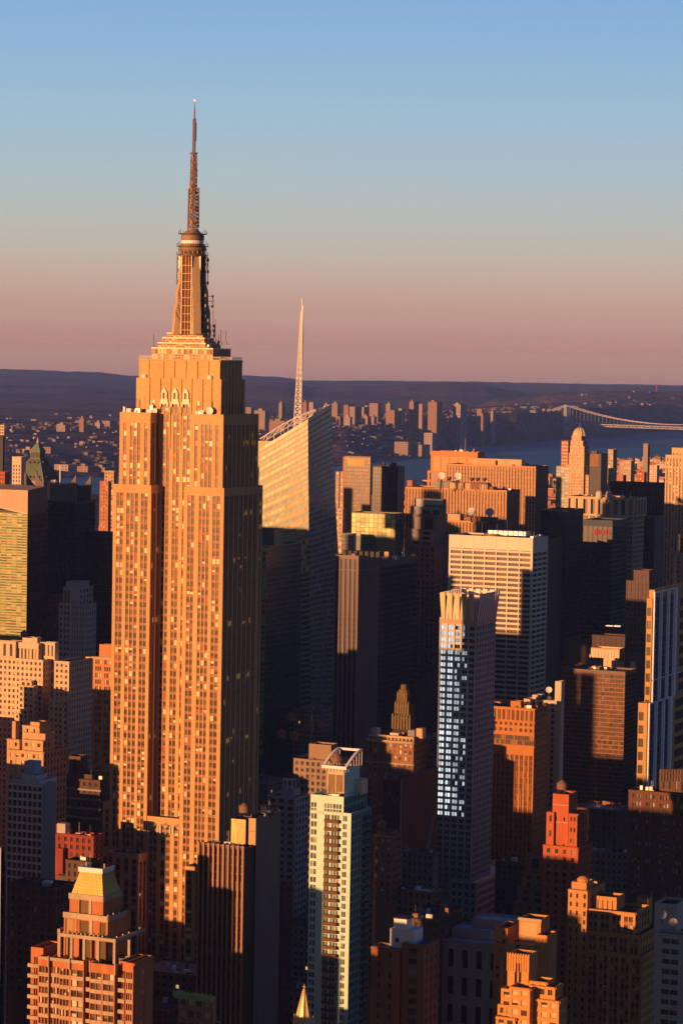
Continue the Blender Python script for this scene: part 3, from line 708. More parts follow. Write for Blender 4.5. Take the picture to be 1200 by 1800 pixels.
    for i in range(3):
        b = B.part('globe_lamp', plain('globe_lamp', (0.8, 0.75, 0.65), 0.4)); x = pb+4.0; b.lathe(x, y0+4+i*4, [(0, zp), (.32, zp+.3), (0, zp+.65)], 8)
        b = B.part('globe_lamp', plain('globe_lamp', (0.8, 0.75, 0.65), 0.4)); b.lathe(b1-.3, Y1+.6+i*3.5, [(0, z1), (.32, z1+.3), (0, z1+.65)], 8)
    # mansard
    YM = stone((0.72, 0.56, 0.13), 0.5, 0.18, 1.6, 0.4)
    mz = Zat(1538, x1-12, Y2+1.5); mr_ = B.part('mansard_roof', YM)
    c0 = [(a2+.4, Y2+.4), (b2-.4, Y2+.4), (b2-.4, Y2+12), (a2+.4, Y2+12)]; c1 = [(a2+2.3, Y2+2.6), (b2-2.1, Y2+2.6), (b2-2.1, Y2+9.6), (a2+2.3, Y2+9.6)]
    mr_.prism(c0, z2, c1, mz)
    DG = plain('roof_rib', (0.5, 0.36, 0.08), 0.5)
    for i in range(1, 18):
        t_ = i/18; p = Vector((c0[0][0]+(c0[1][0]-c0[0][0])*t_, c0[0][1]-.02, z2)); q = Vector((c1[0][0]+(c1[1][0]-c1[0][0])*t_, c1[0][1]-.02, mz)); mr_.bar(p, q, .07, 4, DG)
        p = Vector((c0[1][0]+.02, c0[1][1]+(c0[2][1]-c0[1][1])*t_, z2)); q = Vector((c1[1][0]+.02, c1[1][1]+(c1[2][1]-c1[1][1])*t_, mz)); mr_.bar(p, q, .07, 4, DG)
    for k in range(1, 8):
        t_ = k/8; a = [((1-t_)*p[0]+t_*q[0], (1-t_)*p[1]+t_*q[1], z2+(mz-z2)*t_) for p, q in zip(c0, c1)]
        mr_.bar(a[0], a[1], .05, 4, DG); mr_.bar(a[1], a[2], .05, 4, DG)
    rl = B.part('roof_crest', WHITE)
    e = [(c1[0][0]-.5, c1[0][1]-.5), (c1[1][0]+.5, c1[1][1]-.5), (c1[2][0]+.5, c1[2][1]+.5), (c1[3][0]-.5, c1[3][1]+.5)]
    rl.box(e[0][0], e[0][1], mz-.1, e[1][0], e[0][1]+.35, mz+1.4); rl.box(e[1][0]-.35, e[0][1]+.36, mz-.1, e[1][0], e[2][1], mz+1.38); rl.box(e[0][0], e[0][1]+.36, mz-.1, e[0][0]+.35, e[2][1], mz+1.38)
    for x in (c1[0][0]+.8, c1[1][0]-.4): rl.bar((x, c1[0][1]+2.5, mz), (x, c1[0][1]+2.5, mz+2.6), .3, 8, CONC)
    B.clutter(x0+22, x1-1, y0+8, y1-2, z, 4, 3, 2)
    B.done()
brick_tower()

# --- dark glass tower with brown fins and its tall beige blank slab
def fin_tower():
    GB = stone((0.045, 0.04, 0.04), 0.4, 0.3, 0.5, 0.4); FIN = stone((0.40, 0.20, 0.09), 0.6, 0.15, 0.6); BEI = stone((0.20, 0.165, 0.14), 0.95, 0.10, 0.6); YEL = stone((0.80, 0.56, 0.22), 0.85, 0.35, 0.9)
    D = 1120.0
    x0, x1, y0, y1, z = dims(350, 430, 452, 1492, D)
    B = Bld('glass_tower', 'dark glass tower with brown fins and a tall windowless beige slab behind', 'tower', GB, short='the brown-finned glass tower')
    W = x1-x0
    teal = [(1, (0.07, 0.11, 0.10), 0)]
    def rows(f, n, r): return [(1, (0.09, 0.13, 0.12), 0), (1, (0.03, 0.04, 0.04), 0)] if f in (n-7, n-8, n-13, n-18, n-19) else None
    st = dict(nb=20, pw=.25, end=.3, fh=3.3, sp=.5, dep=.2, sr=.15, pal=[(5, (0.012, 0.014, 0.014), 0), (1, (0.05, 0.045, 0.03), 0), (.4, (0.16, 0.13, 0.05), 0)], rows=rows, top=.6, spm=GB)
    B.block(x0, x1, y0, y1, 0, z, st, None, zs=20)
    fin = B.part('fins', FIN, label='brown vertical fins')
    n = 9
    for i in range(n+1):
        x = x0+.3+(W-.6)*i/n; fin.box(x-.35, y0-.95, 15, x+.35, y0+.02, z+1.2)
    fin.box(x0, y0-.3, z+.2, x1, y0+.1, z+.9, DARKSTEEL)
    B.clutter(x0, x1, y0, y1, z, 9, 11, 2.2)
    # slab behind: south end beige strip, long east face
    a0, a1, b0, b1, zz = add(B, ('Y', y0+9), 437, 450, 494, 1438, 0, None, None, dy=None)
    B.wall.box(a0, b0, 0, a1+.02, b0+.02, zz, BEI)
    B.wall.box(a0+.1, b0-.08, z, a1-.05, b0-.02, zz-.2, stone((0.5, 0.36, 0.2), 0.9, 0.08, .5)); B.wall.box(a1+.01, b0, 0, a1+.06, b1, zz-.02, BEI)
    B.wall.box(a0+.1, b0-.14, (z+zz)/2, a1-.1, b0-.1, (z+zz)/2+.2, DARKSTEEL)
    yq = ('Y', y0+7.5); c = add(B, yq, 407, 432, 433, 1441, z-1, None, None, dy=9, par=.4)
    B.wall.box(c[0]-.02, c[2]-.12, z, c[1]+.02, c[2]-.02, c[4]-.02, YEL)
    B.clutter(a0-1, a1, b0+5, b1-4, zz, 16, 5, 2.2)
    B.wall.box(a0+.5, b0+1, zz, a0+.8, b1-1, zz+1.2, DARKSTEEL)
    B.done()
    water_tank(429, 1436, D+14, 2.1, 2.4, 'squat brown water tank on top of the yellow rooftop box beside the beige slab')
fin_tower()

# --- pale glass residential tower with dark balconies and a white open roof frame
def balcony_tower():
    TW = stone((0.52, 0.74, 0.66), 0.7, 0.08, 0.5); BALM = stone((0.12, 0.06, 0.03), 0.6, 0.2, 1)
    D = 1075.0
    B = Bld('balcony_tower', 'pale teal apartment tower with a column of dark brown balconies', 'apartment tower', TW, short='the pale balcony tower')
    x0, x1, y0, y1, z = dims(545, 617, 652, 1430, D)     # main shaft top
    W = x1-x0
    pal = [(5, (0.06, 0.075, 0.07), 0), (2, (0.16, 0.18, 0.15), 0), (1, (0.35, 0.34, 0.26), 0)]
    f = lambda px: (px-545)/72.0
    sc_ = [(f(547), f(551.5)), (f(552.5), f(557)), (f(571), f(575)), (f(575.6), f(580)), (f(583), f(587)), (f(588), f(592)), (f(593), f(597)), (f(603), f(606)), (f(606.6), f(610))]
    st = dict(cols=sc_, fh=3.05, sp=1.05, dep=.3, sr=.0, pal=pal, top=1.2, sash=.3)
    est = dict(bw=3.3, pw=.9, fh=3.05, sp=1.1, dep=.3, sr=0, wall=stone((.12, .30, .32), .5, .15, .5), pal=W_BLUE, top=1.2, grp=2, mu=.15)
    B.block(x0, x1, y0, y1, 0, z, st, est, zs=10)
    bal = None; k = z-3.9+.0; i = 0
    xa, xb = Xat(573, y0, z, x1), Xat(597, y0, z, x1)
    while k > 58:
        b = B.part('balcony', BALM); b.box(xa, y0-1.7, k-.2, xb-.1*(i % 2), y0-.02, k, None, True); b.box(xa, y0-1.7, k, xb, y0-1.6, k+1.05); b.box(xb-.1, y0-1.6, k, xb, y0, k+1.05); b.box(xa, y0-1.6, k, xa+.1, y0, k+1.05)
        k -= 3.05; i += 1
    k = z-3.9; i = 0
    while k > 95:      # west side balconies seen past the corner, east side balconies
        b = B.part('balcony', BALM); b.box(x0-1.8, y0+2.5, k-.2, x0-.02, y0+7, k+1.0, None, True)
        k -= 3.05
    k = z-3.9
    while k > 40:
        b = B.part('balcony', BALM); b.box(x1+.02, y0+11, k-.2, x1+1.6, y0+17, k+1.0, None, True); k -= 3.05
    # upper set-back part
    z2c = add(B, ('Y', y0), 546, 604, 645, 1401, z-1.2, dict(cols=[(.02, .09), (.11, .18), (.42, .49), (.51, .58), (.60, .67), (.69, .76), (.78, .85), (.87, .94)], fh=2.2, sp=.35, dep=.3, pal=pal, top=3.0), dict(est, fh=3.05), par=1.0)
    X0, X1, Y0_, Y1_, Z1 = z2c
    B.clutter(X0, X1, Y0_, Y1_-10, Z1, 10, 4, 1.6)
    # service block and open frame
    s = add(B, ('Y', y0+5), 575, 605, 632, 1353, Z1-1.2, dict(wall=stone((.5, .42, .28), .8, .1, 1), cols=[(.08, .48), (.54, .94)], fh=6, sp=.4, dep=.2, top=2.2, pal=W_GOLD), None, par=.5)
    fr = B.part('roof_frame', WHITE, label='white curved open roof frame')
    sx0, sx1, sy0, sy1, sz = s; sx0 -= 1.4; sx1 += .8; sy0 -= .6
    L = sy1-sy0
    for xx in (sx0, sx1):
        pr = None
        for k in range(13):
            t_ = k/12; y = sy0+L*t_; zz = sz+1.2+5.2*math.sin(t_*math.pi*.5)
            if pr: fr.poly([(xx-.5, pr[0], pr[1]), (xx+.5, pr[0], pr[1]), (xx+.5, y, zz), (xx-.5, y, zz)]); fr.poly([(xx+.5, pr[0], pr[1]-.9), (xx+.5, y, zz-.9), (xx+.5, y, zz), (xx+.5, pr[0], pr[1])]); fr.poly([(xx-.5, pr[0], pr[1]-.9), (xx-.5, pr[0], pr[1]), (xx-.5, y, zz), (xx-.5, y, zz-.9)]); fr.poly([(xx-.5, pr[0], pr[1]-.9), (xx-.5, y, zz-.9), (xx+.5, y, zz-.9), (xx+.5, pr[0], pr[1]-.9)])
            if k % 2 == 0: fr.bar((xx, y, sz-1), (xx, y, zz-.3), .14)
            pr = (y, zz)
    fr.box(sx0-.5, sy0-.5, sz+.2, sx1+.5, sy0+.7, sz+1.3); fr.box(sx0+.5, sy1-1, pr[1]-.9, sx1-.5, sy1, pr[1]-.02)
    for k in range(8): fr.bar((sx0+(sx1-sx0)*k/7, sy0, sz-1), (sx0+(sx1-sx0)*k/7, sy0, sz+.3), .12)
    u = B.part('roof_unit', stone((.7, .6, .42), .8, .1, 1)); q = P(625, 1391, D+16); u.box(q.x-2.6, q.y, Z1-1.2, q.x+2.4, q.y+6, q.z+4.6)
    B.part('roof_unit', DARKSTEEL).box(q.x-2.2, q.y-.15, q.z-.3, q.x-.5, q.y-.02, q.z+1.4)
    B.done()
    water_tank(591, 1349, D+14, 2.6, 2.2, 'brown conical water tank inside the white curved roof frame of the pale balcony tower')
balcony_tower()

# --- gilded church spire
def spire():
    GO = stone((0.80, 0.62, 0.30), 0.45, 0.3, 2.0, 0.5, metal=0.15)
    p = P(533.5, 1800, 1055.0); D = 1055.0
    B = Bld('church_spire', 'pale gold crocketed church spire rising from the bottom edge', 'church', GO, at=(p.x, p.y, 0), short='the gold church spire')
    zt = P(533, 1731, D).z; zb = P(533, 1793, D).z; cx, cy = p.x, p.y
    w = B.wall; w.lathe(cx, cy, [(4.1, zb-10), (4.1, zb-2), (3.0, zb), (.25, zt-1.6)], 8, None, .39)
    for i in range(8):
        a = .39+i*math.pi/4
        w.bar((cx+3.1*math.cos(a), cy+3.1*math.sin(a), zb), (cx+.3*math.cos(a), cy+.3*math.sin(a), zt-1.6), .2)
        for k in range(1, 12):
            t_ = k/12; r_ = 3.1*(1-t_)+.3*t_; z_ = zb+(zt-1.6-zb)*t_; w.lathe(cx+(r_+.1)*math.cos(a), cy+(r_+.1)*math.sin(a), [(0, z_-.2), (.3, z_+.05), (0, z_+.4)], 5)
    for i in range(8):
        a = i*math.pi/4; b = B.part('pinnacle', GO); x, y = cx+3.9*math.cos(a), cy+3.9*math.sin(a); b.lathe(x, y, [(.55, zb-8), (.55, zb-1.5), (0, zb+2.2)], 6)
    f = B.part('finial', GO); f.bar((cx, cy, zt-2), (cx, cy, zt+.4), .15); f.bar((cx-.6, cy, zt-.6), (cx+.6, cy, zt-.6), .14); f.lathe(cx, cy, [(0, zt-2), (.55, zt-1.6), (0, zt-1.2)], 8)
    w.box(cx-4.3, cy-4.3, 0, cx+4.3, cy+4.3, zb-8)
    B.done()
spire()

# --- red-brown corner building with the green copper cornice
def cornice_building():
    ST = stone((0.34, 0.22, 0.13), 0.9, 0.25, 0.8); CU = stone((0.30, 0.52, 0.18), 0.7, 0.3, 1.2)
    D = 1050.0
    x0, x1, y0, y1, z = dims(314, 372, 380, 1755, D)
    B = Bld('corner_building', 'old stone building with a green copper cornice', 'building', ST, short='the green-corniced building', cap=30)
    B.block(x0, x1, y0, y1, 0, z, dict(bw=3.2, pw=1.0, fh=4.6, sp=2.0, dep=.6, pal=W_MIX, top=1.0), None, zs=Zat(1800, x1, y0)-10)
    c = B.part('cornice', CU, label='green copper cornice')
    c.box(x0-1.8, y0-1.8, z-.2, x1+1, y0+.2, z+.9, None, True); c.box(x0-1.8, y0+.21, z-.2, x0, y1, z+.9, None, True); c.box(x0-1.2, y0-1.2, z-1.3, x1+.5, y0-.01, z-.21, None, True)
    k = x0-1.6
    while k < x1: c.prism([(k, y0-1.8), (k+.9, y0-1.8), (k+.9, y0-1.2), (k, y0-1.2)], z+.9, [(k+.4, y0-1.6), (k+.5, y0-1.6), (k+.5, y0-1.4), (k+.4, y0-1.4)], z+2.0); k += 1.5
    b = B.part('arch', CONC)
    for k in range(4):
        xa = x0+2.6+k*4.6
        for i in range(8):
            a, b_ = math.pi*i/8, math.pi*(i+1)/8; b.bar((xa+1.6*math.cos(a), y0-.15, z-10+1.6*math.sin(a)), (xa+1.6*math.cos(b_), y0-.15, z-10+1.6*math.sin(b_)), .25)
    B.done()
cornice_building()

# --- 400-series tower with flared crown
def flared_tower():
    GR = stone((0.52, 0.53, 0.54), 0.8, 0.1, 0.5); CRW = stone((0.74, 0.56, 0.30), 0.6, 0.25, 1.2)
    D = 1560.0
    B = Bld('flared_tower', 'slender grey tower with bright windows and a crown of flared tan blades', 'tower', GR, short='the flared-crown tower')
    x0, x1, y0, y1, z = dims(773, 836, 871, 1088, D)
    def rows(f, n, r):
        if f < 6: return [(1, (0.05, 0.06, 0.08), 0)]
        return None
    W = x1-x0
    # five wide window pairs, panes tinted and self-lit for sky reflection; eastern bays darker
    class Pal(list): pass
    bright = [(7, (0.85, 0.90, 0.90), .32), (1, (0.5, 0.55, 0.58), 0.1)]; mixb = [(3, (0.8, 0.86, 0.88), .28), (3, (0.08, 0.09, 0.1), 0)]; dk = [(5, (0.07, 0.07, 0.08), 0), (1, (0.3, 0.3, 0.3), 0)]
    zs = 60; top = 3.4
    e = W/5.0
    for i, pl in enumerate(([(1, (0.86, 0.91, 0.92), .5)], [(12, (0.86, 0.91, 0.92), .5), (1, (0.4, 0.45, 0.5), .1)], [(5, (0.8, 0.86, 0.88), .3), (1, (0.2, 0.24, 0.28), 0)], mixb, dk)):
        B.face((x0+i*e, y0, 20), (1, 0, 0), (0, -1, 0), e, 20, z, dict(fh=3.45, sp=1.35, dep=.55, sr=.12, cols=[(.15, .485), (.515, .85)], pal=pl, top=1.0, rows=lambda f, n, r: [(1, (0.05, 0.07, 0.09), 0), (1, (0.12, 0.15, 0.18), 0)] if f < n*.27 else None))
    B.block(x0, x1, y0+.5, y1, 0, z, None, dict(wall=stone((.24, .31, .43), .8, .1, .5), bw=4.2, pw=1.6, fh=3.45, sp=1.5, dep=.5, pal=[(5, (0.03, 0.035, 0.05), 0), (.5, (0.4, 0.26, 0.2), 0)], grp=2, mu=.3, top=1), zs=10)  # east wall is a darker, bluer copy; its shade is in the colour
    for i in range(6): B.wall.box(x0+i*e-.55 if i else x0, y0-.35, 20, x0+i*e+.55 if i < 5 else x1, y0+.01, z)
    # crown
    zc = P(830, 1044, D).z; cr = B.part('crown_blades', CRW, GR, label='flared tan stone blades'); 
    for i in range(5):
        a = x0+i*e+e*.27; b = x0+i*e+e*.73; g = e*.13
        zz0 = z-1.0; n0, n1 = y0-.6, y0-2.6
        F = [(a, n0, zz0), (b, n0, zz0), (b+g, n1, zc), (a-g, n1, zc)]; K = [(p[0], p[1]+.6, p[2]) for p in F]
        cr.poly(F); cr.poly([K[1], K[0], K[3], K[2]]); cr.poly([F[1], K[1], K[2], F[2]]); cr.poly([K[0], F[0], F[3], K[3]]); cr.poly([F[3], F[2], K[2], K[3]])
    for i in range(4):
        a = x0+(i+1)*e; cr.box(a-.7, y0-.5, z-6, a+.7, y0+.5, zc-2.5, GR); cr.box(a-.35, y0+.6, z, a+.35, y0+1.2, zc+.6, GR)
    nE = 9; ee = (y1-y0)/nE
    for i in range(nE):
        a = y0+i*ee+ee*.28; b = y0+i*ee+ee*.72; g = ee*.13; n0, n1 = x1+.4, x1+2.4
        F = [(n0, a, z-4), (n0, b, z-4), (n1, b+g, zc), (n1, a-g, zc)]; K = [(p[0]-.6, p[1], p[2]) for p in F]
        cr.poly(F, GR); cr.poly([K[1], K[0], K[3], K[2]], GR); cr.poly([F[1], K[1], K[2], F[2]], GR); cr.poly([K[0], F[0], F[3], K[3]], GR); cr.poly([F[3], F[2], K[2], K[3]], GR)
    for i in range(nE+1): cr.box(x0+.5, y0+i*ee, zc-2.2, x0+1.6, y0+i*ee+1.2, zc+.2, GR)
    for i in range(5): cr.box(x0+i*e+e*.2, y1-1, zc-3, x0+i*e+e*.8, y1, zc+.4, WHITE)
    cr.box(x0+1.5, y0+2, z, x1-1, y1-2, zc-4.5, GR)
    cr.box(x0, y0-.7, z-3.2, x1, y0-.06, z-1.0, stone((.5, .33, .2), .8, .1, 1))
    # podium
    p = add(B, ('Y', y0-4), 790, 838, 905, 1552, 0, dict(bw=4, pw=1.6, fh=4, pal=W_DARK), dict(bw=3.5, pw=1.2, fh=4, pal=W_DARK), rm=SNOW)
    B.done()
flared_tower()

# --- white concrete grid office tower
def grid_tower():
    WH = stone((0.72, 0.63, 0.53), 0.8, 0.06, 0.5)
    B, d = tower('grid_office_tower', 'wide white concrete office tower with a grid of dark ribbon windows', 2080, 789, 936, 963, 946, 
        dict(nb=7, pw=.9, end=1.6, fh=3.85, sp=1.55, dep=1.2, sr=0.05, pr=.0, pal=[(8, (0.03, 0.018, 0.01), 0), (1, (0.10, 0.04, 0.015), 0)], top=11.5),
        dict(nb=3, pw=.9, end=1.6, fh=3.85, sp=1.55, dep=1.2, sr=.05, pal=[(8, (0.03, 0.022, 0.02), 0), (.6, (0.25, 0.10, 0.04), 0)], top=11.5), WH, yb=1235, short='the white grid office tower', finish=False)
    x0, x1, y0, y1, z = d
    nb = 7; bw = (x1-x0-3.2+.9)/nb
    for i in range(1, nb): B.wall.box(x0+1.6-.5+i*bw-.06, y0-.06, z-11, x0+1.6-.5+i*bw+.06, y0-.01, z, DARKSTEEL)
    for i in range(nb): B.wall.box(x0+2+i*bw, y0-.05, z-10.2, x0+2+(i+1)*bw-1.6, y0-.01, z-9.6, DARKSTEEL)
    B.clutter(x0+60, x1-2, y0+1, y1-4, z, 8, 2, 3.0, [WOOD, stone((.6, .4, .2)), STEEL, WHITE])
    u = B.part('roof_unit', STEEL); u.lathe(x0+32, y0+9, [(7, z), (7.5, z+1.6), (0, z+2.2)], 20)
    v = B.part('roof_unit', STEEL); v.box(x1-38, y0+6, z+1.0, x1-8, y0+18, z+4.0); 
    for i in range(8): v.bar((x1-38+i*4, y0+5.5, z-1), (x1-38+i*4, y0+5.5, z+4.6), .18)
    for dx, h in ((x1-42, 7), (x1-22, 9), (x1-30, 6)): v.bar((dx, y0+4, z), (dx, y0+4, z+h+3), .12)
    B.done()
grid_tower()

# --- curved-top faceted glass tower with the white lattice spire
def spire_tower():
    FRM = stone((0.46, 0.41, 0.25), 0.6, 0.1, 0.5); 
    B = Bld('faceted_glass_tower', 'tall faceted glass tower with a sloping top and a white lattice spire', 'skyscraper', FRM, short='the faceted glass tower')
    D = 2080.0
    cT = P(541, 737, D); Y = cT.y; zt = cT.z
    zb = 30.0
    # south face: left top corner lower than the right one
    def onY(px, py, Yp):
        a, b = 500.0, 5000.0
        for _ in range(50):
            c = (a+b)/2
            if P(px, py, c).y < Yp: a = c
            else: b = c
        return P(px, py, (a+b)/2)
    s_tl = onY(457, 788, Y); s_tr = onY(541, 737, Y); s_bl = onY(440, 1290, Y); s_br = onY(546, 1290, Y)
    def pal_s(i, j, nu, nv):  # upper panes: glass reflections painted as a diagonal split of tints
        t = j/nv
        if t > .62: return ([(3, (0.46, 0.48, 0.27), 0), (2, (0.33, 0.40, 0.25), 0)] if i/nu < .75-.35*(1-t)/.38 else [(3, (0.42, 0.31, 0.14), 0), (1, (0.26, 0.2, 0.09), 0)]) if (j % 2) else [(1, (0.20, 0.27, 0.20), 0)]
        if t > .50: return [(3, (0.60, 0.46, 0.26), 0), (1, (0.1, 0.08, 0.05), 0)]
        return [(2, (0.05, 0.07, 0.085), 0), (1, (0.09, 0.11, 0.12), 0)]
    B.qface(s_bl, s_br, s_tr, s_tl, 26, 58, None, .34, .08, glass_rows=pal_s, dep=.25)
    # chamfered east-looking face: narrow at the top, flaring to the foot
    yR = Y+58
    e_tr = onY(580, 712, Y+46); e_br = onY(612, 1290, Y+52)
    mid_b = onY(566, 1290, Y+14)
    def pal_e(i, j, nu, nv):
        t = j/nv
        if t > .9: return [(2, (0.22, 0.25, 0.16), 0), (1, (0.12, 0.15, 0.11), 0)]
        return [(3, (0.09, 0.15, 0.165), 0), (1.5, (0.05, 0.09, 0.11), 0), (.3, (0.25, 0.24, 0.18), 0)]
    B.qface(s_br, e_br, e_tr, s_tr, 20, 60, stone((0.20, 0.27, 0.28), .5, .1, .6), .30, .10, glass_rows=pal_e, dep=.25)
    # back and roof
    nb_ = Vector((s_bl.x, e_br.y, s_bl.z)); nt_ = Vector((s_tl.x+8, e_tr.y, s_tl.z+4))
    B.wall.poly([e_br, nb_, nt_, e_tr]); B.wall.poly([nb_, s_bl, s_tl, nt_])
    def low(z_, v): return Vector((v.x, v.y, z_))
    q = [s_tl-Vector((0, 0, 9)), s_tr-Vector((0, 0, 9)), e_tr-Vector((0, 0, 9)), nt_-Vector((0, 0, 9))]
    B.roof.poly(q)
    B.wall.prism([(v.x, v.y) for v in (s_bl, s_br, e_br, nb_)], 0, [(v.x, v.y) for v in (s_bl, s_br, e_br, nb_)], s_bl.z, cap=False)
    FOOT.append((s_bl.x, e_br.x, Y, e_br.y))
    # screen-wall edge trusses
    tr = B.part('roof_truss', WHITE)
    for k in range(15):
        t_ = k/14; p = s_tl.lerp(s_tr, t_); 
        tr.bar(p-Vector((0, -2, 8)), p+Vector((0, 2, -.2)), .3); tr.bar(p-Vector((0, -2, 8)), (s_tl.lerp(s_tr, min(1, t_+.07)))+Vector((0, 2, -.2)), .22)
    tr.bar(s_tl+Vector((0, 2, 0)), s_tr+Vector((0, 2, 0)), .4); tr.bar(s_tr, e_tr, .5)
    pr = None
    for k in range(11):
        t_ = k/10; p = onY(457, 772, Y+22).lerp(e_tr, t_); a = p+Vector((0, 0, 3*math.sin(t_*math.pi)))
        if pr: tr.bar(pr, a, .55); tr.bar(pr-Vector((0, 0, 4)), a, .3); tr.bar(pr-Vector((0, 0, 4)), a-Vector((0, 0, 4)), .3); tr.bar(a, a-Vector((0, 0, 7)), .3)
        pr = a
    FR2 = stone((0.66, 0.5, 0.33), 0.6, 0.2, 0.5); sb = B.part('roof_unit', FR2)
    a = onY(480, 790, Y+14); b = onY(540, 745, Y+14)
    for k in range(6):
        t_ = k/6; p = a.lerp(b, t_+.08); sb.box(p.x-3, Y+12+k, s_tl.z-20, p.x+3.5, Y+22, p.z-1)
    # left slice: lower shoulder of the tower
    l0, l1 = onY(454, 775, Y+16), onY(466, 770, Y+16); B.wall.box(l0.x-1, Y+16, 0, l1.x+12, Y+40, l0.z, stone((.55, .42, .25), .7, .1, 1))
    # spire
    sp_ = B.part('spire', WHITE, label='white lattice spire')
    bz = onY(522, 745, Y+22); tp = onY(531.5, 524, Y+22); cx, cy = onY(524, 745, Y+22).x, Y+22
    z0, z1, z2 = bz.z-8, onY(528, 640, Y+22).z, onY(530, 570, Y+22).z
    tx = tp.x
    def ax(z): return cx+(tx-cx)*(z-z0)/(tp.z-z0)
    prev = None; n = 22
    for k in range(n+1):
        z_ = z0+(z2+10-z0)*k/n; h = 3.1*(1-(z_-z0)/(z2+34-z0)); c = ax(z_)
        tri = [Vector((c-h, cy-h*.6, z_)), Vector((c+h, cy-h*.6, z_)), Vector((c, cy+h, z_))]
        if prev:
            for i in range(3):
                j = (i+1) % 3; sp_.bar(prev[i], tri[i], .42); sp_.bar(tri[i], tri[j], .26); sp_.bar(prev[i], tri[j], .26); sp_.bar(prev[j], tri[i], .2)
        prev = tri
    sp_.bar((ax(z1), cy, z1-40), (tx, cy, tp.z-.5), .55, 8); sp_.bar((ax(z2)+1.1, cy, z1-6), (tx+.9, cy, z2+14), .4, 6)
    B.done()
spire_tower()
# ------------------------------------------------------------------ the other towers, from the photograph's left to right
TAN = stone((0.50, 0.38, 0.24), 0.9, 0.18, 0.4); TAN2 = stone((0.52, 0.34, 0.18), 0.9, 0.2, 0.4); PALE = stone((0.60, 0.50, 0.38), 0.9, 0.15, 0.4)
BRN = stone((0.28, 0.15, 0.08), 0.9, 0.2, 0.5); DBRN = stone((0.12, 0.075, 0.05), 0.9, 0.25, 0.5); GREY = stone((0.26, 0.25, 0.25), 0.9, 0.15, 0.4); LGREY = stone((0.42, 0.42, 0.42), 0.9, 0.12, 0.4)
DARK = stone((0.028, 0.028, 0.033), 0.6, 0.25, 0.4, 0.3); BLK = stone((0.012, 0.013, 0.017), 0.5, 0.25, 0.4, 0.35); DTEAL = stone((0.008, 0.085, 0.08), 0.4, 0.2, 0.5, 0.4)
RUST = stone((0.46, 0.20, 0.09), 0.9, 0.15, 0.6); RED = stone((0.44, 0.12, 0.05), 0.9, 0.15, 0.8)
def S(**k):
    d = dict(fh=3.6, sp=1.5, dep=.4, bw=3.2, pw=1.3, sash=.3 if k.get('pal') is not W_BLACK else 0); d.update(k); return d
# 1 left edge glass tower with the tan sloping cap
def left_glass():
    CAP = stone((0.52, 0.38, 0.26), 0.8, 0.08, 0.4); FR = stone((0.42, 0.40, 0.17), 0.5, 0.15, 0.7, 0.4)
    pal = [(3, (0.24, 0.28, 0.09), 0), (3, (0.12, 0.16, 0.055), 0), (1, (0.40, 0.40, 0.17), 0)]
    dpal = [(5, (0.012, 0.012, 0.014), 0), (1, (0.06, 0.045, 0.015), 0)]
    B, d = tower('glass_office_tower', 'green-gold glass office tower with a plain tan cap at the left edge', 2000, -60, 49, 86, 903,
                 S(fh=1.95, sp=.7, bw=4.4, pw=.2, dep=.2, sr=0, band=True, pal=pal, top=.3, spm=FR, wall=FR), S(fh=3.9, sp=.6, bw=2.2, pw=.2, dep=.2, pal=dpal, top=.3), BLK, yb=1130, short='the green-gold glass tower', finish=False, cap=100)
    x0, x1, y0, y1, z = d
    zc = Zat(862, x1, y0); xm = x0; c = B.part('cap', CAP, label='plain tan sloping cap')
    zl = z+14
    c.poly([(x0, y0, zl-6), (x1, y0, z-.2), (x1, y0, zc), (x0, y0, zc)]); c.poly([(x0, y0, z-1), (x0, y0, zc), (x0, y1, zc), (x0, y1, z-1)])
    c.poly([(x0, y0, zc), (x1, y0, zc), (x1-2, y1, zc+2), (x0, y1, zc+2)])
    B.wall.poly([(x1, y0, z-.2), (x1, y1, z+3), (x1-2, y1, zc+2), (x1, y0, zc)]); B.wall.poly([(x1, y1, z), (x0, y1, z), (x0, y1, zc+2), (x1-2, y1, zc+2)])
    B.wall.box(x0, y0+.4, z-2, x1-.5, y1-1, z+2)
    b = B.part('roof_trim', WHITE); b.bar((x0, y0-.2, zl-6), (x1, y0-.2, z-.2), .3); B.done()
left_glass()
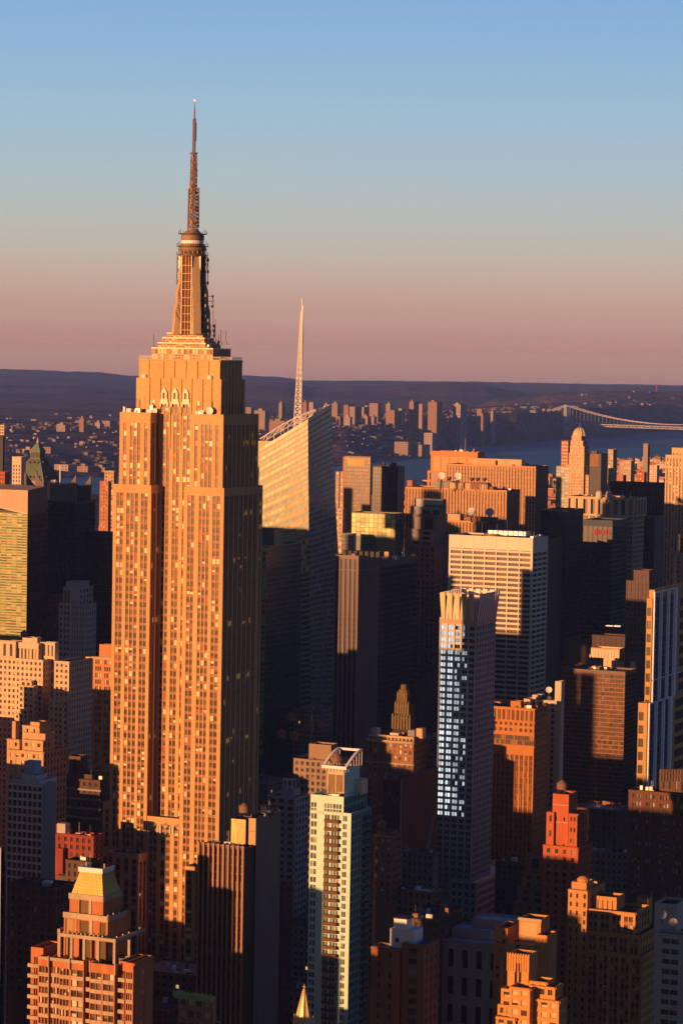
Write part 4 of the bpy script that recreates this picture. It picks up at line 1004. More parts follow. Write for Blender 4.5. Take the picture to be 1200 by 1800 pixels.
# 2 dark tower with horn-like fins
def horned():
    HG = stone((0.16, 0.14, 0.14), 0.8, 0.1, 0.4)
    B, d = tower('horned_tower', 'dark ribbed office tower topped by grey curved horn-like walls', 2150, 70, 133, 168, 882, S(bw=2.4, pw=.8, sp=.3, dep=.5, sr=.4, pal=W_BLACK, top=2), S(bw=2.4, pw=.8, sp=.3, dep=.5, pal=W_BLACK, top=2), DARK, yb=1130, short='the horned dark tower', finish=False, cap=0)
    x0, x1, y0, y1, z = d
    def fin(pa, ya, pb, yb_, pyb, off, th=1.2):
        h = B.part('horn_wall', HG, label='grey curved horn-like roof wall')
        Y = y0+off; A = (Xat(pa, Y, z+10, x1), Zat(ya, x1, Y)); Bq = (Xat(pb, Y, z+10, x1), Zat(yb_, x1, Y)); zb = z-1
        n = 8; top = []
        for k in range(n+1):
            t = k/n; x = A[0]+(Bq[0]-A[0])*t; zz = A[1]+(Bq[1]-A[1])*t-7*math.sin(t*math.pi)*.55; top.append((x, zz))
        for k in range(n):
            (xa, za), (xb, zb2) = top[k], top[k+1]
            h.poly([(xa, Y, zb), (xb, Y, zb), (xb, Y, zb2), (xa, Y, za)]); h.poly([(xb, Y+th, zb), (xa, Y+th, zb), (xa, Y+th, za), (xb, Y+th, zb2)]); h.poly([(xa, Y, za), (xb, Y, zb2), (xb, Y+th, zb2), (xa, Y+th, za)])
        for (x, zz), s_ in ((top[0], -1), (top[-1], 1)): h.poly([(x, Y, zb), (x, Y+th, zb), (x, Y+th, zz), (x, Y, zz)])
    fin(43, 832, 78, 862, 882, 2); fin(100, 862, 134, 834, 882, 1); fin(62, 828, 82, 850, 880, 20); fin(134, 852, 160, 836, 882, 24)
    h = B.part('roof_block', HG); h.box(Xat(88, y0+4, z, x1), y0+4, z-1, Xat(112, y0+4, z, x1), y0+18, Zat(852, x1, y0+4)); h = B.part('roof_block', HG); h.box(Xat(100, y0+6, z, x1), y0+3, z-1, Xat(119, y0+3, z, x1), y0+9, Zat(873, x1, y0))
    u = B.part('roof_unit', WHITE); 
    for px in (92, 97): q = P(px, 846, 2165); u.lathe(q.x, q.y, [(0, q.z-1.6), (1.8, q.z), (0, q.z+1.6)], 10)
    q = P(106, 850, 2165); u.bar((q.x, q.y, q.z-5), (q.x, q.y, q.z+14), .5, 6); B.done()
horned()
tower('banded_office_tower', 'dark horizontally banded office slab just left of the tall mast tower', 1920, 150, 196, 203, 935, S(fh=4, sp=1.6, band=True, dep=.5, bw=6, pw=.4, pal=W_BLACK, top=2), None, DARK, yb=1200, cap=0)
# 3 pyramid-roofed tower
def pyramid():
    D = 2900; BR = stone((.42, .28, .16), .9, .2, .4); CO = stone((0.15, 0.20, 0.13), 0.7, 0.2, 0.3)
    B, d = tower('pyramid_tower', 'brick tower with a dull green copper pyramid roof', 2900, 24, 78, 100, 846, S(sp=1.6, bw=3.6, pw=1.6, pal=W_MIX, top=2), None, BR, yb=900, short='the green pyramid tower', finish=False, cap=100)
    x0, x1, y0, y1, z = d; y1 = y0+(x1-x0)*.98; B.wall.box(x0+.3, y0+1, 0, x1-.1, y1, z-.3)
    cx, cy = (x0+x1)/2, (y0+y1)/2; zc = Zat(771, cx, cy); zm = Zat(806, cx, cy); zl = Zat(793, cx, cy)
    p = B.part('pyramid_roof', CO, label='green copper pyramid roof'); w = (x1-x0)/2; w2 = w*.36
    q = lambda r: [(cx-r, cy-r), (cx+r, cy-r), (cx+r, cy+r), (cx-r, cy+r)]
    p.prism(q(w), z-.5, q(w2), zm); p.prism(q(w2*.85), zm, q(w2*.85), zl); p.prism(q(w2), zl, q(.2), zc-3)
    for i in range(1, 14):
        for sx, sy in ((0, -1), (1, 0)):
            t = -1+2*i/14; a = (cx+t*w, cy-w-.1, z-.3) if sy else (cx+w+.1, cy+t*w, z-.3); b_ = (cx+t*w2, cy-w2-.1, zm) if sy else (cx+w2+.1, cy+t*w2, zm); p.bar(a, b_, .22, 4, stone((0.11, 0.14, 0.09), .7, .1, .4))
    dm = B.part('dormer', BLK)
    for k, zz in ((5, .12), (3, .78)):
        for i in range(k):
            t = (i+.5)/k*2-1; r_ = w+(w2-w)*zz; dm.box(cx+t*r_*.8-1.2, cy-r_-1, z+(zm-z)*zz, cx+t*r_*.8+1.2, cy-r_+2, z+(zm-z)*zz+2.4); dm.box(cx+r_-2, cy+t*r_*.8-1.2, z+(zm-z)*zz, cx+r_+1, cy+t*r_*.8+1.2, z+(zm-z)*zz+2.4)
    for i in range(6): t = (i+.5)/6*2-1; dm.box(cx+t*w2*.8-.7, cy-w2*.85-.3, zm+1, cx+t*w2*.8+.7, cy-w2*.85+.2, zl-1); dm.box(cx+w2*.85-.2, cy+t*w2*.8-.7, zm+1, cx+w2*.85+.3, cy+t*w2*.8+.7, zl-1)
    B.part('finial', plain('glass_finial', (.45, .25, .15), .3)).prism(q(1.2), zc-4, q(.1), zc+1.5)
    B.done()
pyramid()
tower('apartment_tower', 'slim tan apartment tower with pale vertical ribs left of the green pyramid', 2700, 22, 38, 46, 803, S(bw=3, pw=1.5, sp=1.6, pal=W_DARK, top=8), None, PALE, yb=862)
tower('apartment_tower', 'low rust-red apartment building at the left edge below the slim white tower', 2500, -10, 9, 18, 830, S(bw=2.6, pw=1.2), None, RED, yb=862, cap=30)
tower('apartment_tower', 'narrow pale apartment tower cut by the left edge in front of the far suburbs', 3600, -22, 8, 10, 747, S(bw=3, pw=1.2, pal=W_DARK), None, PALE, yb=790, cap=30)
tower('apartment_tower', 'dark low tower at the left edge in front of the narrow pale one', 3300, -22, 6, 9, 765, None, None, DARK, cap=0)
# 4 grey-white stepped tower in shade
def white_stepped():
    W = stone((0.40, 0.41, 0.42), 0.9, 0.1, 0.4)
    B, d = tower('stepped_tower', 'pale grey stepped tower standing in shade beside the green-gold glass tower', 1750, 104, 150, 170, 1062, dict(fh=3.6, sp=1.6, dep=.5, cols=[(.03, .13), (.2, .28), (.32, .40), (.5, .54), (.6, .64), (.7, .74), (.8, .84), (.9, .94)], pal=W_DARK, top=1.5), S(bw=3, pw=1.4), W, yb=1190, short='the pale grey stepped tower', finish=False)
    y0 = d[2]
    add(B, ('Y', y0+3), 112, 140, 164, 1033, d[4]-2, dict(cols=[(.05, .2), (.25, .4)], fh=9, sp=2, dep=.4, top=2), S(bw=4, pw=2)); add(B, ('Y', y0+6), 117, 139, 158, 1023, d[4]-2, dict(cols=[(.3, .34), (.5, .54), (.7, .74)], fh=9, sp=.5, dep=.4, top=3), None)
    B.done()
white_stepped()
tower('dark_tower', 'dark brown brick tower with a small lit penthouse left of the pale grey stepped tower', 1900, 84, 102, 112, 1045, S(bw=3, pw=1.5), None, DBRN, yb=1190, cap=0)
# 5 cream hotel of many setbacks, left
def cream_hotel():
    C = stone((0.60, 0.47, 0.34), 0.9, 0.12, 0.5); D = 1650
    st = S(bw=2.9, pw=1.5, fh=3.35, sp=1.6, dep=.35, pal=[(5, (0.07, 0.045, 0.03), 0), (1, (0.4, 0.3, 0.2), 0)], top=1.6, sr=0)
    x0, x1, y0, y1, z = dims(-20, 97, 130, 1160, D)
    B = Bld('stepped_hotel', 'cream brick hotel of many stepped wings in sunlight at the left edge', 'hotel', C, short='the cream stepped hotel')
    Y = y0
    add(B, ('Y', Y), -25, 76, 90, 1160, 0, st, S(bw=3, pw=1.6)); add(B, ('Y', Y), 96, 122, 132, 1163, 0, st, S(bw=3, pw=1.6), dy=30)
    add(B, ('Y', Y+4), 5, 68, 82, 1131, 60, dict(st, fh=9, sp=1.4, bw=2.4, pw=1.2, top=3.5), S(bw=3, pw=1.6)); add(B, ('Y', Y+8), 68, 97, 104, 1130, 60, dict(st, fh=8), None)
    add(B, ('Y', Y+2), -10, 28, 34, 1128, 60, dict(st, fh=9, bw=4, pw=2.6), None)
    add(B, ('Y', Y-4), 86, 112, 118, 1230, 0, st, S(bw=3, pw=1.6), dy=5)
    add(B, ('Y', Y-6), 33, 60, 66, 1206, 0, dict(st, top=1), S(bw=3, pw=1.6)); add(B, ('Y', Y-4), 36, 56, 60, 1197, 0, dict(st, top=1), None)
    add(B, ('Y', Y-9), 26, 50, 54, 1255, 0, dict(st, top=1), None, dy=4); add(B, ('Y', Y-8), 32, 50, 54, 1247, 0, dict(st, top=1), None, dy=4)
    add(B, ('Y', Y+6), 40, 60, 66, 1122, 80, None, None, dy=8); add(B, ('Y', Y+6), 58, 66, 70, 1121, 80, None, None, dy=5)
    B.done(); water_tank(43, 1126, 1690, 2.2, 3, 'squat water tank on the roof of the cream stepped hotel')
cream_hotel()
# 6 orange building directly left of the mast tower
def orange_left():
    O = stone((0.50, 0.23, 0.09), 0.9, 0.12, 0.5)
    B, d = tower('office_building', 'orange brick office building with tall arches, partly behind the tall mast tower on its left', 1600, 164, 215, 225, 1158, dict(fh=3.8, sp=1.3, dep=.5, bw=6.6, pw=2.0, grp=3, mu=.4, pal=W_MIX, top=1.5), None, O, yb=1370, short='the orange arched building', finish=False, cap=100)
    add(B, ('Y', d[2]+2), 175, 215, 222, 1135, d[4]-1, None, None); B.wall.box(d[0]-.5, d[2]-.7, d[4]-.8, d[1], d[2]-.02, d[4]+.3, CONC); B.done()
orange_left()
# 7 brown building with lit terraces
def terraces_left():
    st = S(bw=3.4, pw=1.8, fh=3.8, sp=1.9, pal=[(3, (0.5, 0.4, 0.25), 0), (3, (0.07, 0.05, 0.03), 0)], top=1.6)
    B = Bld('loft_building', 'tan brick loft building with two lit terraces and a blank penthouse below the cream hotel', 'building', TAN2, short='the tan terraced loft')
    a = add(B, 1395, 14, 77, 118, 1322, 0, st, S(bw=3.2, pw=1.6)); Y = a[2]
    add(B, ('Y', Y+3), 13, 35, 40, 1300, 40, st, None, dy=20); add(B, ('Y', Y+3), 40, 76, 90, 1302, 40, st, S(bw=3, pw=1.4)); add(B, ('Y', Y+6), 40, 80, 90, 1290, 40, None, None, dy=10)
    add(B, ('Y', Y+8), 40, 70, 76, 1277, 40, S(bw=5, pw=3, fh=4), None, dy=10); add(B, ('Y', Y+10), 54, 70, 84, 1270, 40, None, None, dy=8); add(B, ('Y', Y+6), 22, 28, 30, 1268, 40, None, None, dy=3)
    B.done()
terraces_left()
# 8 white grid building
def white_grid():
    W = stone((0.58, 0.53, 0.52), 0.9, 0.08, 0.4)
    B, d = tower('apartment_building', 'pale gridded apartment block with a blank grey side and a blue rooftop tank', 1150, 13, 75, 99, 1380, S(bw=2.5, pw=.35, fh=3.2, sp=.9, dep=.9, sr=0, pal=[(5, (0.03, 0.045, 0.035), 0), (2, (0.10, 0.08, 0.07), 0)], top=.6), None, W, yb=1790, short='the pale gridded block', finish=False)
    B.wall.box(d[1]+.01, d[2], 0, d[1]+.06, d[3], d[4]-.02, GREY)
    add(B, ('Y', d[2]+3), 22, 70, 80, 1373, d[4]-1, None, None, dy=14); add(B, ('Y', d[2]+5), 40, 66, 72, 1363, d[4]-1, None, None, dy=8)
    q = P(57, 1356, 1162); B.part('tank', stone((0.30, 0.42, 0.58), .7, .1, 1), label='blue-grey rooftop tank').box(q.x-2.6, q.y-2, q.z-1, q.x+2.6, q.y+3, q.z+4.4)
    for i in range(3): u = B.part('roof_unit', WHITE); u.lathe(q.x-2+i*1.3, q.y-4, [(.5, q.z-4), (.5, q.z-2.2), (0, q.z-2)], 8)
    B.clutter(d[0]+8, d[1], d[2]+1, d[3]-1, d[4], 5, 8, 2); B.done()
white_grid()
B, d = tower('office_building', 'dark building with thin pale corner frames at the bottom left edge', 760, -40, 2, 9, 1490, S(bw=4, pw=.3, fh=6, sp=.3, dep=.4, pal=W_BLACK), S(bw=5, pw=.3, fh=6, sp=.3, dep=.4, pal=W_BLACK), BLK, yb=1800, finish=False, cap=30)
B.wall.box(d[1]-.2, d[2]-.25, 0, d[1]+.2, d[2]-.02, d[4], LGREY); B.done()
for nm, lb, D, xl, xc, xr, yc, mt in (
    ('loft_building', 'dark setback building with a small lit penthouse between the cream hotel and the mast tower', 1500, 92, 176, 196, 1372, DBRN),
    ('loft_building', 'dark red brick building with orange-lit bulkheads on its roof', 1330, 88, 165, 182, 1470, stone((0.25, 0.06, 0.04), .9, .2, .6)),
    ('loft_building', 'long dark brown building behind the brick apartment tower with faint arches', 1090, 14, 98, 130, 1560, DBRN),
    ('loft_building', 'dark building with a tan rooftop box left of the mast tower base', 1280, 116, 160, 178, 1515, DBRN)):
    B, d = tower(nm, lb, D, xl, xc, xr, yc, S(bw=3.4, pw=1.8), S(bw=3.4, pw=1.8), mt, yb=yc+160, finish=False, cap=0)
    if yc == 1372:
        add(B, ('Y', d[2]+6), 122, 142, 148, 1330, d[4]-1, S(bw=7, pw=5, fh=8), None, dy=8); add(B, ('Y', d[2]+3), 120, 162, 180, 1362, d[4]-1, None, None, dy=12)
        for k in range(4): B.wall.box(d[0]-1, d[2]-.8-.5*k, d[4]-6-5*k, d[1]+1, d[2]-.01, d[4]-5-5*k, GREY)
    if yc == 1470:
        add(B, ('Y', d[2]+2), 99, 116, 122, 1450, d[4]-1, None, None, dy=5); add(B, ('Y', d[2]-3), 100, 111, 114, 1492, 40, None, None, dy=3)
        q = P(106, 1465, 1325); B.part('tank', LGREY, label='pale square rooftop tank').box(q.x-2.2, q.y+1, q.z, q.x+2.2, q.y+5, q.z+4.5)
    if yc == 1515: add(B, ('Y', d[2]+3), 100, 118, 124, 1540, 30, None, None)
    B.clutter(d[0], d[1], d[2], d[3], d[4], 6, yc, 2.5); B.done()

# ---- behind / right of the mast tower
def green_dark():
    B, d = tower('office_tower', 'very dark green glass office tower right beside the tall mast tower', 2000, 440, 468, 530, 961, S(fh=3.7, sp=1.1, bw=3, pw=.5, pal=[(2, (0.36, 0.46, 0.12), 0), (2, (0.12, 0.17, 0.06), 0)], top=.5, sr=0, band=True, wall=stone((.30, .36, .10), .5, .1, .5)), S(fh=3.7, sp=.9, bw=2.6, pw=.35, dep=.2, pal=[(6, (0.003, 0.05, 0.05), 0), (.25, (0.16, 0.14, 0.04), 0)], top=.6), DTEAL, yb=1310, short='the dark green tower', finish=False, cap=60)  # south sliver's sunlit green is put into its wall and pane colours
    add(B, ('Y', d[2]+14), 440, 482, 497, 930, d[4]-1, None, None); 
    b = B.part('roof_unit', stone((.6, .35, .2))); 
    for i in range(12): b.box(d[1]-9+i*1.1, d[2]+2, d[4]-1, d[1]-9.6+i*1.1, d[2]+3, d[4]+.9)
    B.done()
green_dark()
RIB = stone((0.24, 0.18, 0.17), 0.8, 0.1, 0.4)
def ribbed():
    B, d = tower('ribbed_tower', 'dark office tower with pale vertical ribs behind the balcony tower', 1850, 588, 630, 667, 977, S(fh=3.8, sp=.4, bw=3.2, pw=1.2, dep=.8, sr=.6, spm=BLK, pal=W_BLACK, top=2.2), S(fh=3.8, sp=.4, bw=1.9, pw=.7, dep=.7, sr=.5, spm=BLK, pal=W_BLACK, top=2.2), RIB, yb=1330, short='the ribbed dark tower', finish=False, cap=0)
    for k in (1.9, 9.5): B.wall.box(d[0], d[2]-.2, d[4]-k-.5, d[1]+.2, d[2]-.01, d[4]-k, RIB); B.wall.box(d[1]+.01, d[2], d[4]-k-.5, d[1]+.25, d[3], d[4]-k, RIB)
    B.clutter(d[0]+3, d[1], d[2]+2, d[3]-3, d[4], 9, 3, 2.6, [GREY, LGREY, DARK])
    for i in range(7): u = B.part('roof_unit', DARK); u.box(d[0]+2+i*4, d[2]+8, d[4]-1, d[0]+4.6+i*4, d[2]+16, d[4]+2.5)
    B.done()
ribbed()
B, d = tower('office_tower', 'plain near-black office tower between the ribbed tower and the brown setback tower', 1900, 655, 668, 733, 985, None, S(bw=2.6, pw=.5, sp=1.2, fh=3.9, dep=.5, sr=.3, pal=[(5, (0.006, 0.007, 0.011), 0), (1, (0.05, 0.055, 0.07), 0)], wall=DARK, top=5, nocourse=1), BLK, short='the plain black tower', finish=False, cap=0)
B.clutter(d[0], d[1], d[2]+2, d[3]-3, d[4], 6, 9, 3); add(B, ('Y', d[2]+15), 655, 668, 694, 972, d[4]-1, None, None, dy=8)
B.wall.box(d[0]-4, d[2]+15, d[4], d[0]+5, d[2]+15.6, d[4]+5, TAN2); B.done()
def setback_brown():
    M = stone((0.17, 0.12, 0.10), 0.8, 0.2, 0.4); 
    B, d = tower('setback_tower', 'dark brown granite setback tower with a pale steaming roof', 2150, 722, 764, 786, 1018, dict(fh=4, sp=1.5, dep=.4, cols=[(.05, .17), (.24, .36), (.44, .56), (.64, .76), (.84, .95)], pal=W_BLACK, top=2), S(pal=W_BLACK), M, yb=1180, short='the brown setback tower', finish=False, cap=0)
    Y = d[2]
    a = add(B, ('Y', Y+1.5), 719, 765, 788, 960, d[4]-1, dict(fh=4, sp=1.5, dep=.4, cols=[(.05, .17), (.24, .36), (.44, .56), (.64, .76), (.84, .95)], pal=W_BLACK, top=2), None)
    b = add(B, ('Y', Y+3), 722, 760, 784, 932, a[4]-1, dict(fh=4.4, sp=1.4, dep=.5, cols=[(.08, .45), (.53, .9)], pal=W_BLACK, top=1.2, wall=stone((.26, .22, .2), .8, .1, .4)), None)
    c = add(B, ('Y', Y+4), 721, 766, 786, 905, b[4]-1, dict(fh=14, sp=1.4, dep=.8, cols=[(.12, .48), (.54, .9)], pal=W_BLACK, top=2.2), None)
    e = add(B, ('Y', Y+5), 721, 777, 784, 892, c[4]-1, dict(fh=6, sp=.8, dep=.5, cols=[(.15, .30), (.38, .62), (.70, .92)], pal=W_BLACK, top=2.5, wall=stone((.22, .24, .25), .6, .1, .5)), None)
    add(B, ('Y', Y+7), 728, 778, 784, 878, e[4]-1, dict(fh=8, sp=.2, bw=3, pw=.3, dep=.15, pal=[(1, (0.12, 0.15, 0.16), 0)], top=4.5, wall=stone((.34, .38, .40), .5, .1, .5)), None)
    B.done()
setback_brown()
def glass_box():
    F = stone((0.16, 0.17, 0.13), .5, .1, .6)
    pal = [(3, (0.55, 0.48, 0.16), 0), (2, (0.75, 0.62, 0.22), 0), (1, (0.35, 0.36, 0.14), 0)]  # sunlit glow put into the yellow tints; floors below the top ones dark
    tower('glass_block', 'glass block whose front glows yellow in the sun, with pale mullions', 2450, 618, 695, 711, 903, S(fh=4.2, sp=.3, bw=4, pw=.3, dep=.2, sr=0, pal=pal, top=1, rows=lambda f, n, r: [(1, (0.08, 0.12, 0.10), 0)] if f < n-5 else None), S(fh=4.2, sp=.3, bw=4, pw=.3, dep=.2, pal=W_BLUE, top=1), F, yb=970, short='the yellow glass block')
    tower('glass_block', 'low teal-grey block at the foot of the yellow glass block', 2440, 600, 620, 626, 938, S(fh=3.5, sp=1, bw=3, pw=.5, band=True, pal=W_DARK), None, GREY, yb=970, cap=0)
glass_box()
def bronze():
    BZ = stone((0.13, 0.06, 0.02), .5, .15, .4, .5)
    B, d = tower('bronze_tower', 'bronze glass tower in sunlight against the river', 3000, 605, 651, 654, 803, S(fh=3.8, sp=.8, bw=2.6, pw=.45, dep=.15, sr=0, pal=[(5, (0.07, 0.032, 0.01), 0), (2, (0.14, 0.07, 0.022), 0)], top=1.2, rows=None), None, BZ, yb=945, short='the bronze tower', finish=False)
    B.wall.box(d[0]+4, d[2]-.15, d[4]-10, d[1]-7, d[2]-.02, d[4]-3.2, stone((.62, .36, .12), .6, .1, .4)); B.wall.box(d[0]-3, d[2]+4, 0, d[0]-.02, d[3]-1, d[4]-1, RUST); B.done()
    B, d = tower('black_tower', 'black windowless-looking tower right of the bronze tower by the river', 3050, 655, 699, 711, 820, S(fh=4, sp=.2, bw=3, pw=.4, dep=.3, pal=W_BLACK), None, BLK, yb=950, cap=0, finish=False)
    B.clutter(d[0]+5, d[1], d[2], d[3], d[4], 6, 2, 6, [DARK]); B.done()
bronze()
# tan ribbed slabs with dishes
SL = stone((0.52, 0.28, 0.12), 0.8, 0.08, 0.3); SLB = stone((0.56, 0.34, 0.17), 0.8, 0.08, 0.3)
def slabs():
    ORG = stone((0.56, 0.24, 0.09), .85, .08, .3)
    B = Bld('brick_office_block', 'orange-brown windowless office block with large pale panels above the ribbed slabs', 'office building', ORG, short='the orange panelled block', cap=20)
    a = add(B, 2750, 757, 839, 852, 795, 0); 
    for i in range(5): xx = a[0]+3+i*(a[1]-a[0]-4)/5; B.wall.box(xx, a[2]-.15, a[4]-48, xx+(a[1]-a[0]-4)/5-2.2, a[2]-.01, a[4]-5.5, stone((.60, .34, .16), .85, .08, .3))
    b = add(B, ('Y', a[2]-6), 751, 784, 790, 828, 0, S(fh=9, sp=2.5, bw=12, pw=3, dep=1.5, pal=W_BLACK, top=2), None, dy=8)
    B.clutter(a[0]+20, a[1], a[2]+2, a[3], a[4], 12, 4, 4, [WHITE, TAN, DARK]); q = P(817, 790, 2755); u = B.part('roof_unit', STEEL); u.bar((q.x, q.y, a[4]), (q.x, q.y, a[4]+13), .5); B.done()
    st = lambda w_: S(fh=60, sp=0, bw=2.9, pw=1.4, dep=.9, sr=.9, pal=[(4, (0.035, 0.02, 0.012), 0), (1, (0.16, 0.09, 0.05), 0)], top=1.6, wall=w_)
    def slab(label, D, xl, xc, xr, yc, yb, pent, short, w_=SL):
        B = Bld('ribbed_office_block', label, 'office building', w_, short=short, cap=100)
        x0, x1, y0, y1, z = dims(xl, xc, xr, yc, D)
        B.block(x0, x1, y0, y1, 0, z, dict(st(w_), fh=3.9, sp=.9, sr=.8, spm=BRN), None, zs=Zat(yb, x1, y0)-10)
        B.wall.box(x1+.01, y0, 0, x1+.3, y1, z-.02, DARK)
        for (pl, pr, pt, off, mt) in pent: xa, xb = Xat(pl, y0+off, z, x1), Xat(pr, y0+off, z, x1); u = B.part('penthouse', mt); u.box(xa, y0+off, z-1.2, xb, y0+off+9, Zat(pt, x1, y0+off))
        B.clutter((x0+x1)/2, x1-2, y0+2, y1-3, z, 8, int(D), 3.4, [STEEL, DARK, WOOD]); B.done(); return x0, x1, y0, y1, z
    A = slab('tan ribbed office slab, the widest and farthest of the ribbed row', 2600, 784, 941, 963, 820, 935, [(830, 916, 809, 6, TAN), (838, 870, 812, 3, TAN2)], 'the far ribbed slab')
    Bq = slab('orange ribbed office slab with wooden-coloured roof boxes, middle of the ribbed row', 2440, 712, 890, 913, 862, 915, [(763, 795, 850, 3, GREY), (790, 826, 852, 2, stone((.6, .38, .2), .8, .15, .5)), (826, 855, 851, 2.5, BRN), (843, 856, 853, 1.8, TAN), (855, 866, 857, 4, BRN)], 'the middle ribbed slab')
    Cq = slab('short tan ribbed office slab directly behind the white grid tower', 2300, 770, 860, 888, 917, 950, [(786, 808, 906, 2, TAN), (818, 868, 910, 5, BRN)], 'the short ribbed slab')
    def dish(px, py, D, r, lab, zf):
        c = P(px, py, D); t = root('satellite_dish', (c.x, c.y, zf), lab, 'satellite dish', 'large white satellite dishes on the ribbed slabs')
        n = Vector((.30, -.8, .42)).normalized(); u = n.orthogonal().normalized(); v = n.cross(u); b = MB(stone((.88, .86, .84), .6, .03, .5)); cc = Vector((0, 0, c.z-zf))
        N_ = 20; rings = []
        for k in range(5):
            rr = r*k/4; rings.append([cc+n*(rr*rr/(3.2*r))+(u*math.cos(2*math.pi*i/N_)+v*math.sin(2*math.pi*i/N_))*rr for i in range(N_)])
        for k in range(4):
            for i in range(N_):
                j = (i+1) % N_
                if k: b.poly([rings[k][i], rings[k][j], rings[k+1][j], rings[k+1][i]]); b.poly([p-n*.35 for p in (rings[k][j], rings[k][i], rings[k+1][i], rings[k+1][j])])
                else: b.poly([rings[0][0], rings[1][j], rings[1][i]]) ; b.poly([p-n*.35 for p in (rings[0][0], rings[1][i], rings[1][j])])
        b.build('reflector', t)
        f = MB(DARKSTEEL)
        for i in (0, 7, 13): f.bar(rings[4][i], cc+n*r*.9, .06)
        f.box(*(cc+n*r*.9-Vector((.25, .25, .25))), *(cc+n*r*.9+Vector((.25, .25, .25)))); f.build('feed_horn', t)
        m_ = MB(DARKSTEEL); m_.bar((0, 0, 0), cc-n*.3, .6, 8); m_.bar((1.8, 1.5, 0), cc-n*.3, .25); m_.bar((-1.8, 1.5, 0), cc-n*.3, .25); m_.build('mount', t)
    dish(775, 837, 2447, 3.4, 'white satellite dish on the middle ribbed slab, near its left end', Bq[4]-1)
    dish(804, 838, 2452, 3.4, 'white satellite dish on the middle ribbed slab, just right of another dish', Bq[4]-1)
    dish(828, 900, 2305, 3.6, 'white satellite dish on the short ribbed slab, left of the pair', Cq[4]-1)
    dish(860, 901, 2307, 3.6, 'white satellite dish on the short ribbed slab, right of the pair', Cq[4]-1)
    for i, px in enumerate((789, 829, 839, 851)):
        c = P(px, 843 if i else 842, 2448); b = MB(DARKSTEEL); t = root('satellite_dish', (c.x, c.y, Bq[4]-1), 'small dark satellite dish turned away on the middle ribbed slab', 'satellite dish', 'small dark dishes on the middle slab')
        b.lathe(0, 0, [(.3, 0), (.3, c.z-Bq[4])], 6); b.lathe(0, 0, [(0, c.z-Bq[4]-.6), (2.2, c.z-Bq[4]+.9), (2.0, c.z-Bq[4]+2.6), (0, c.z-Bq[4]+2.2)], 12); b.build('reflector', t)
slabs()
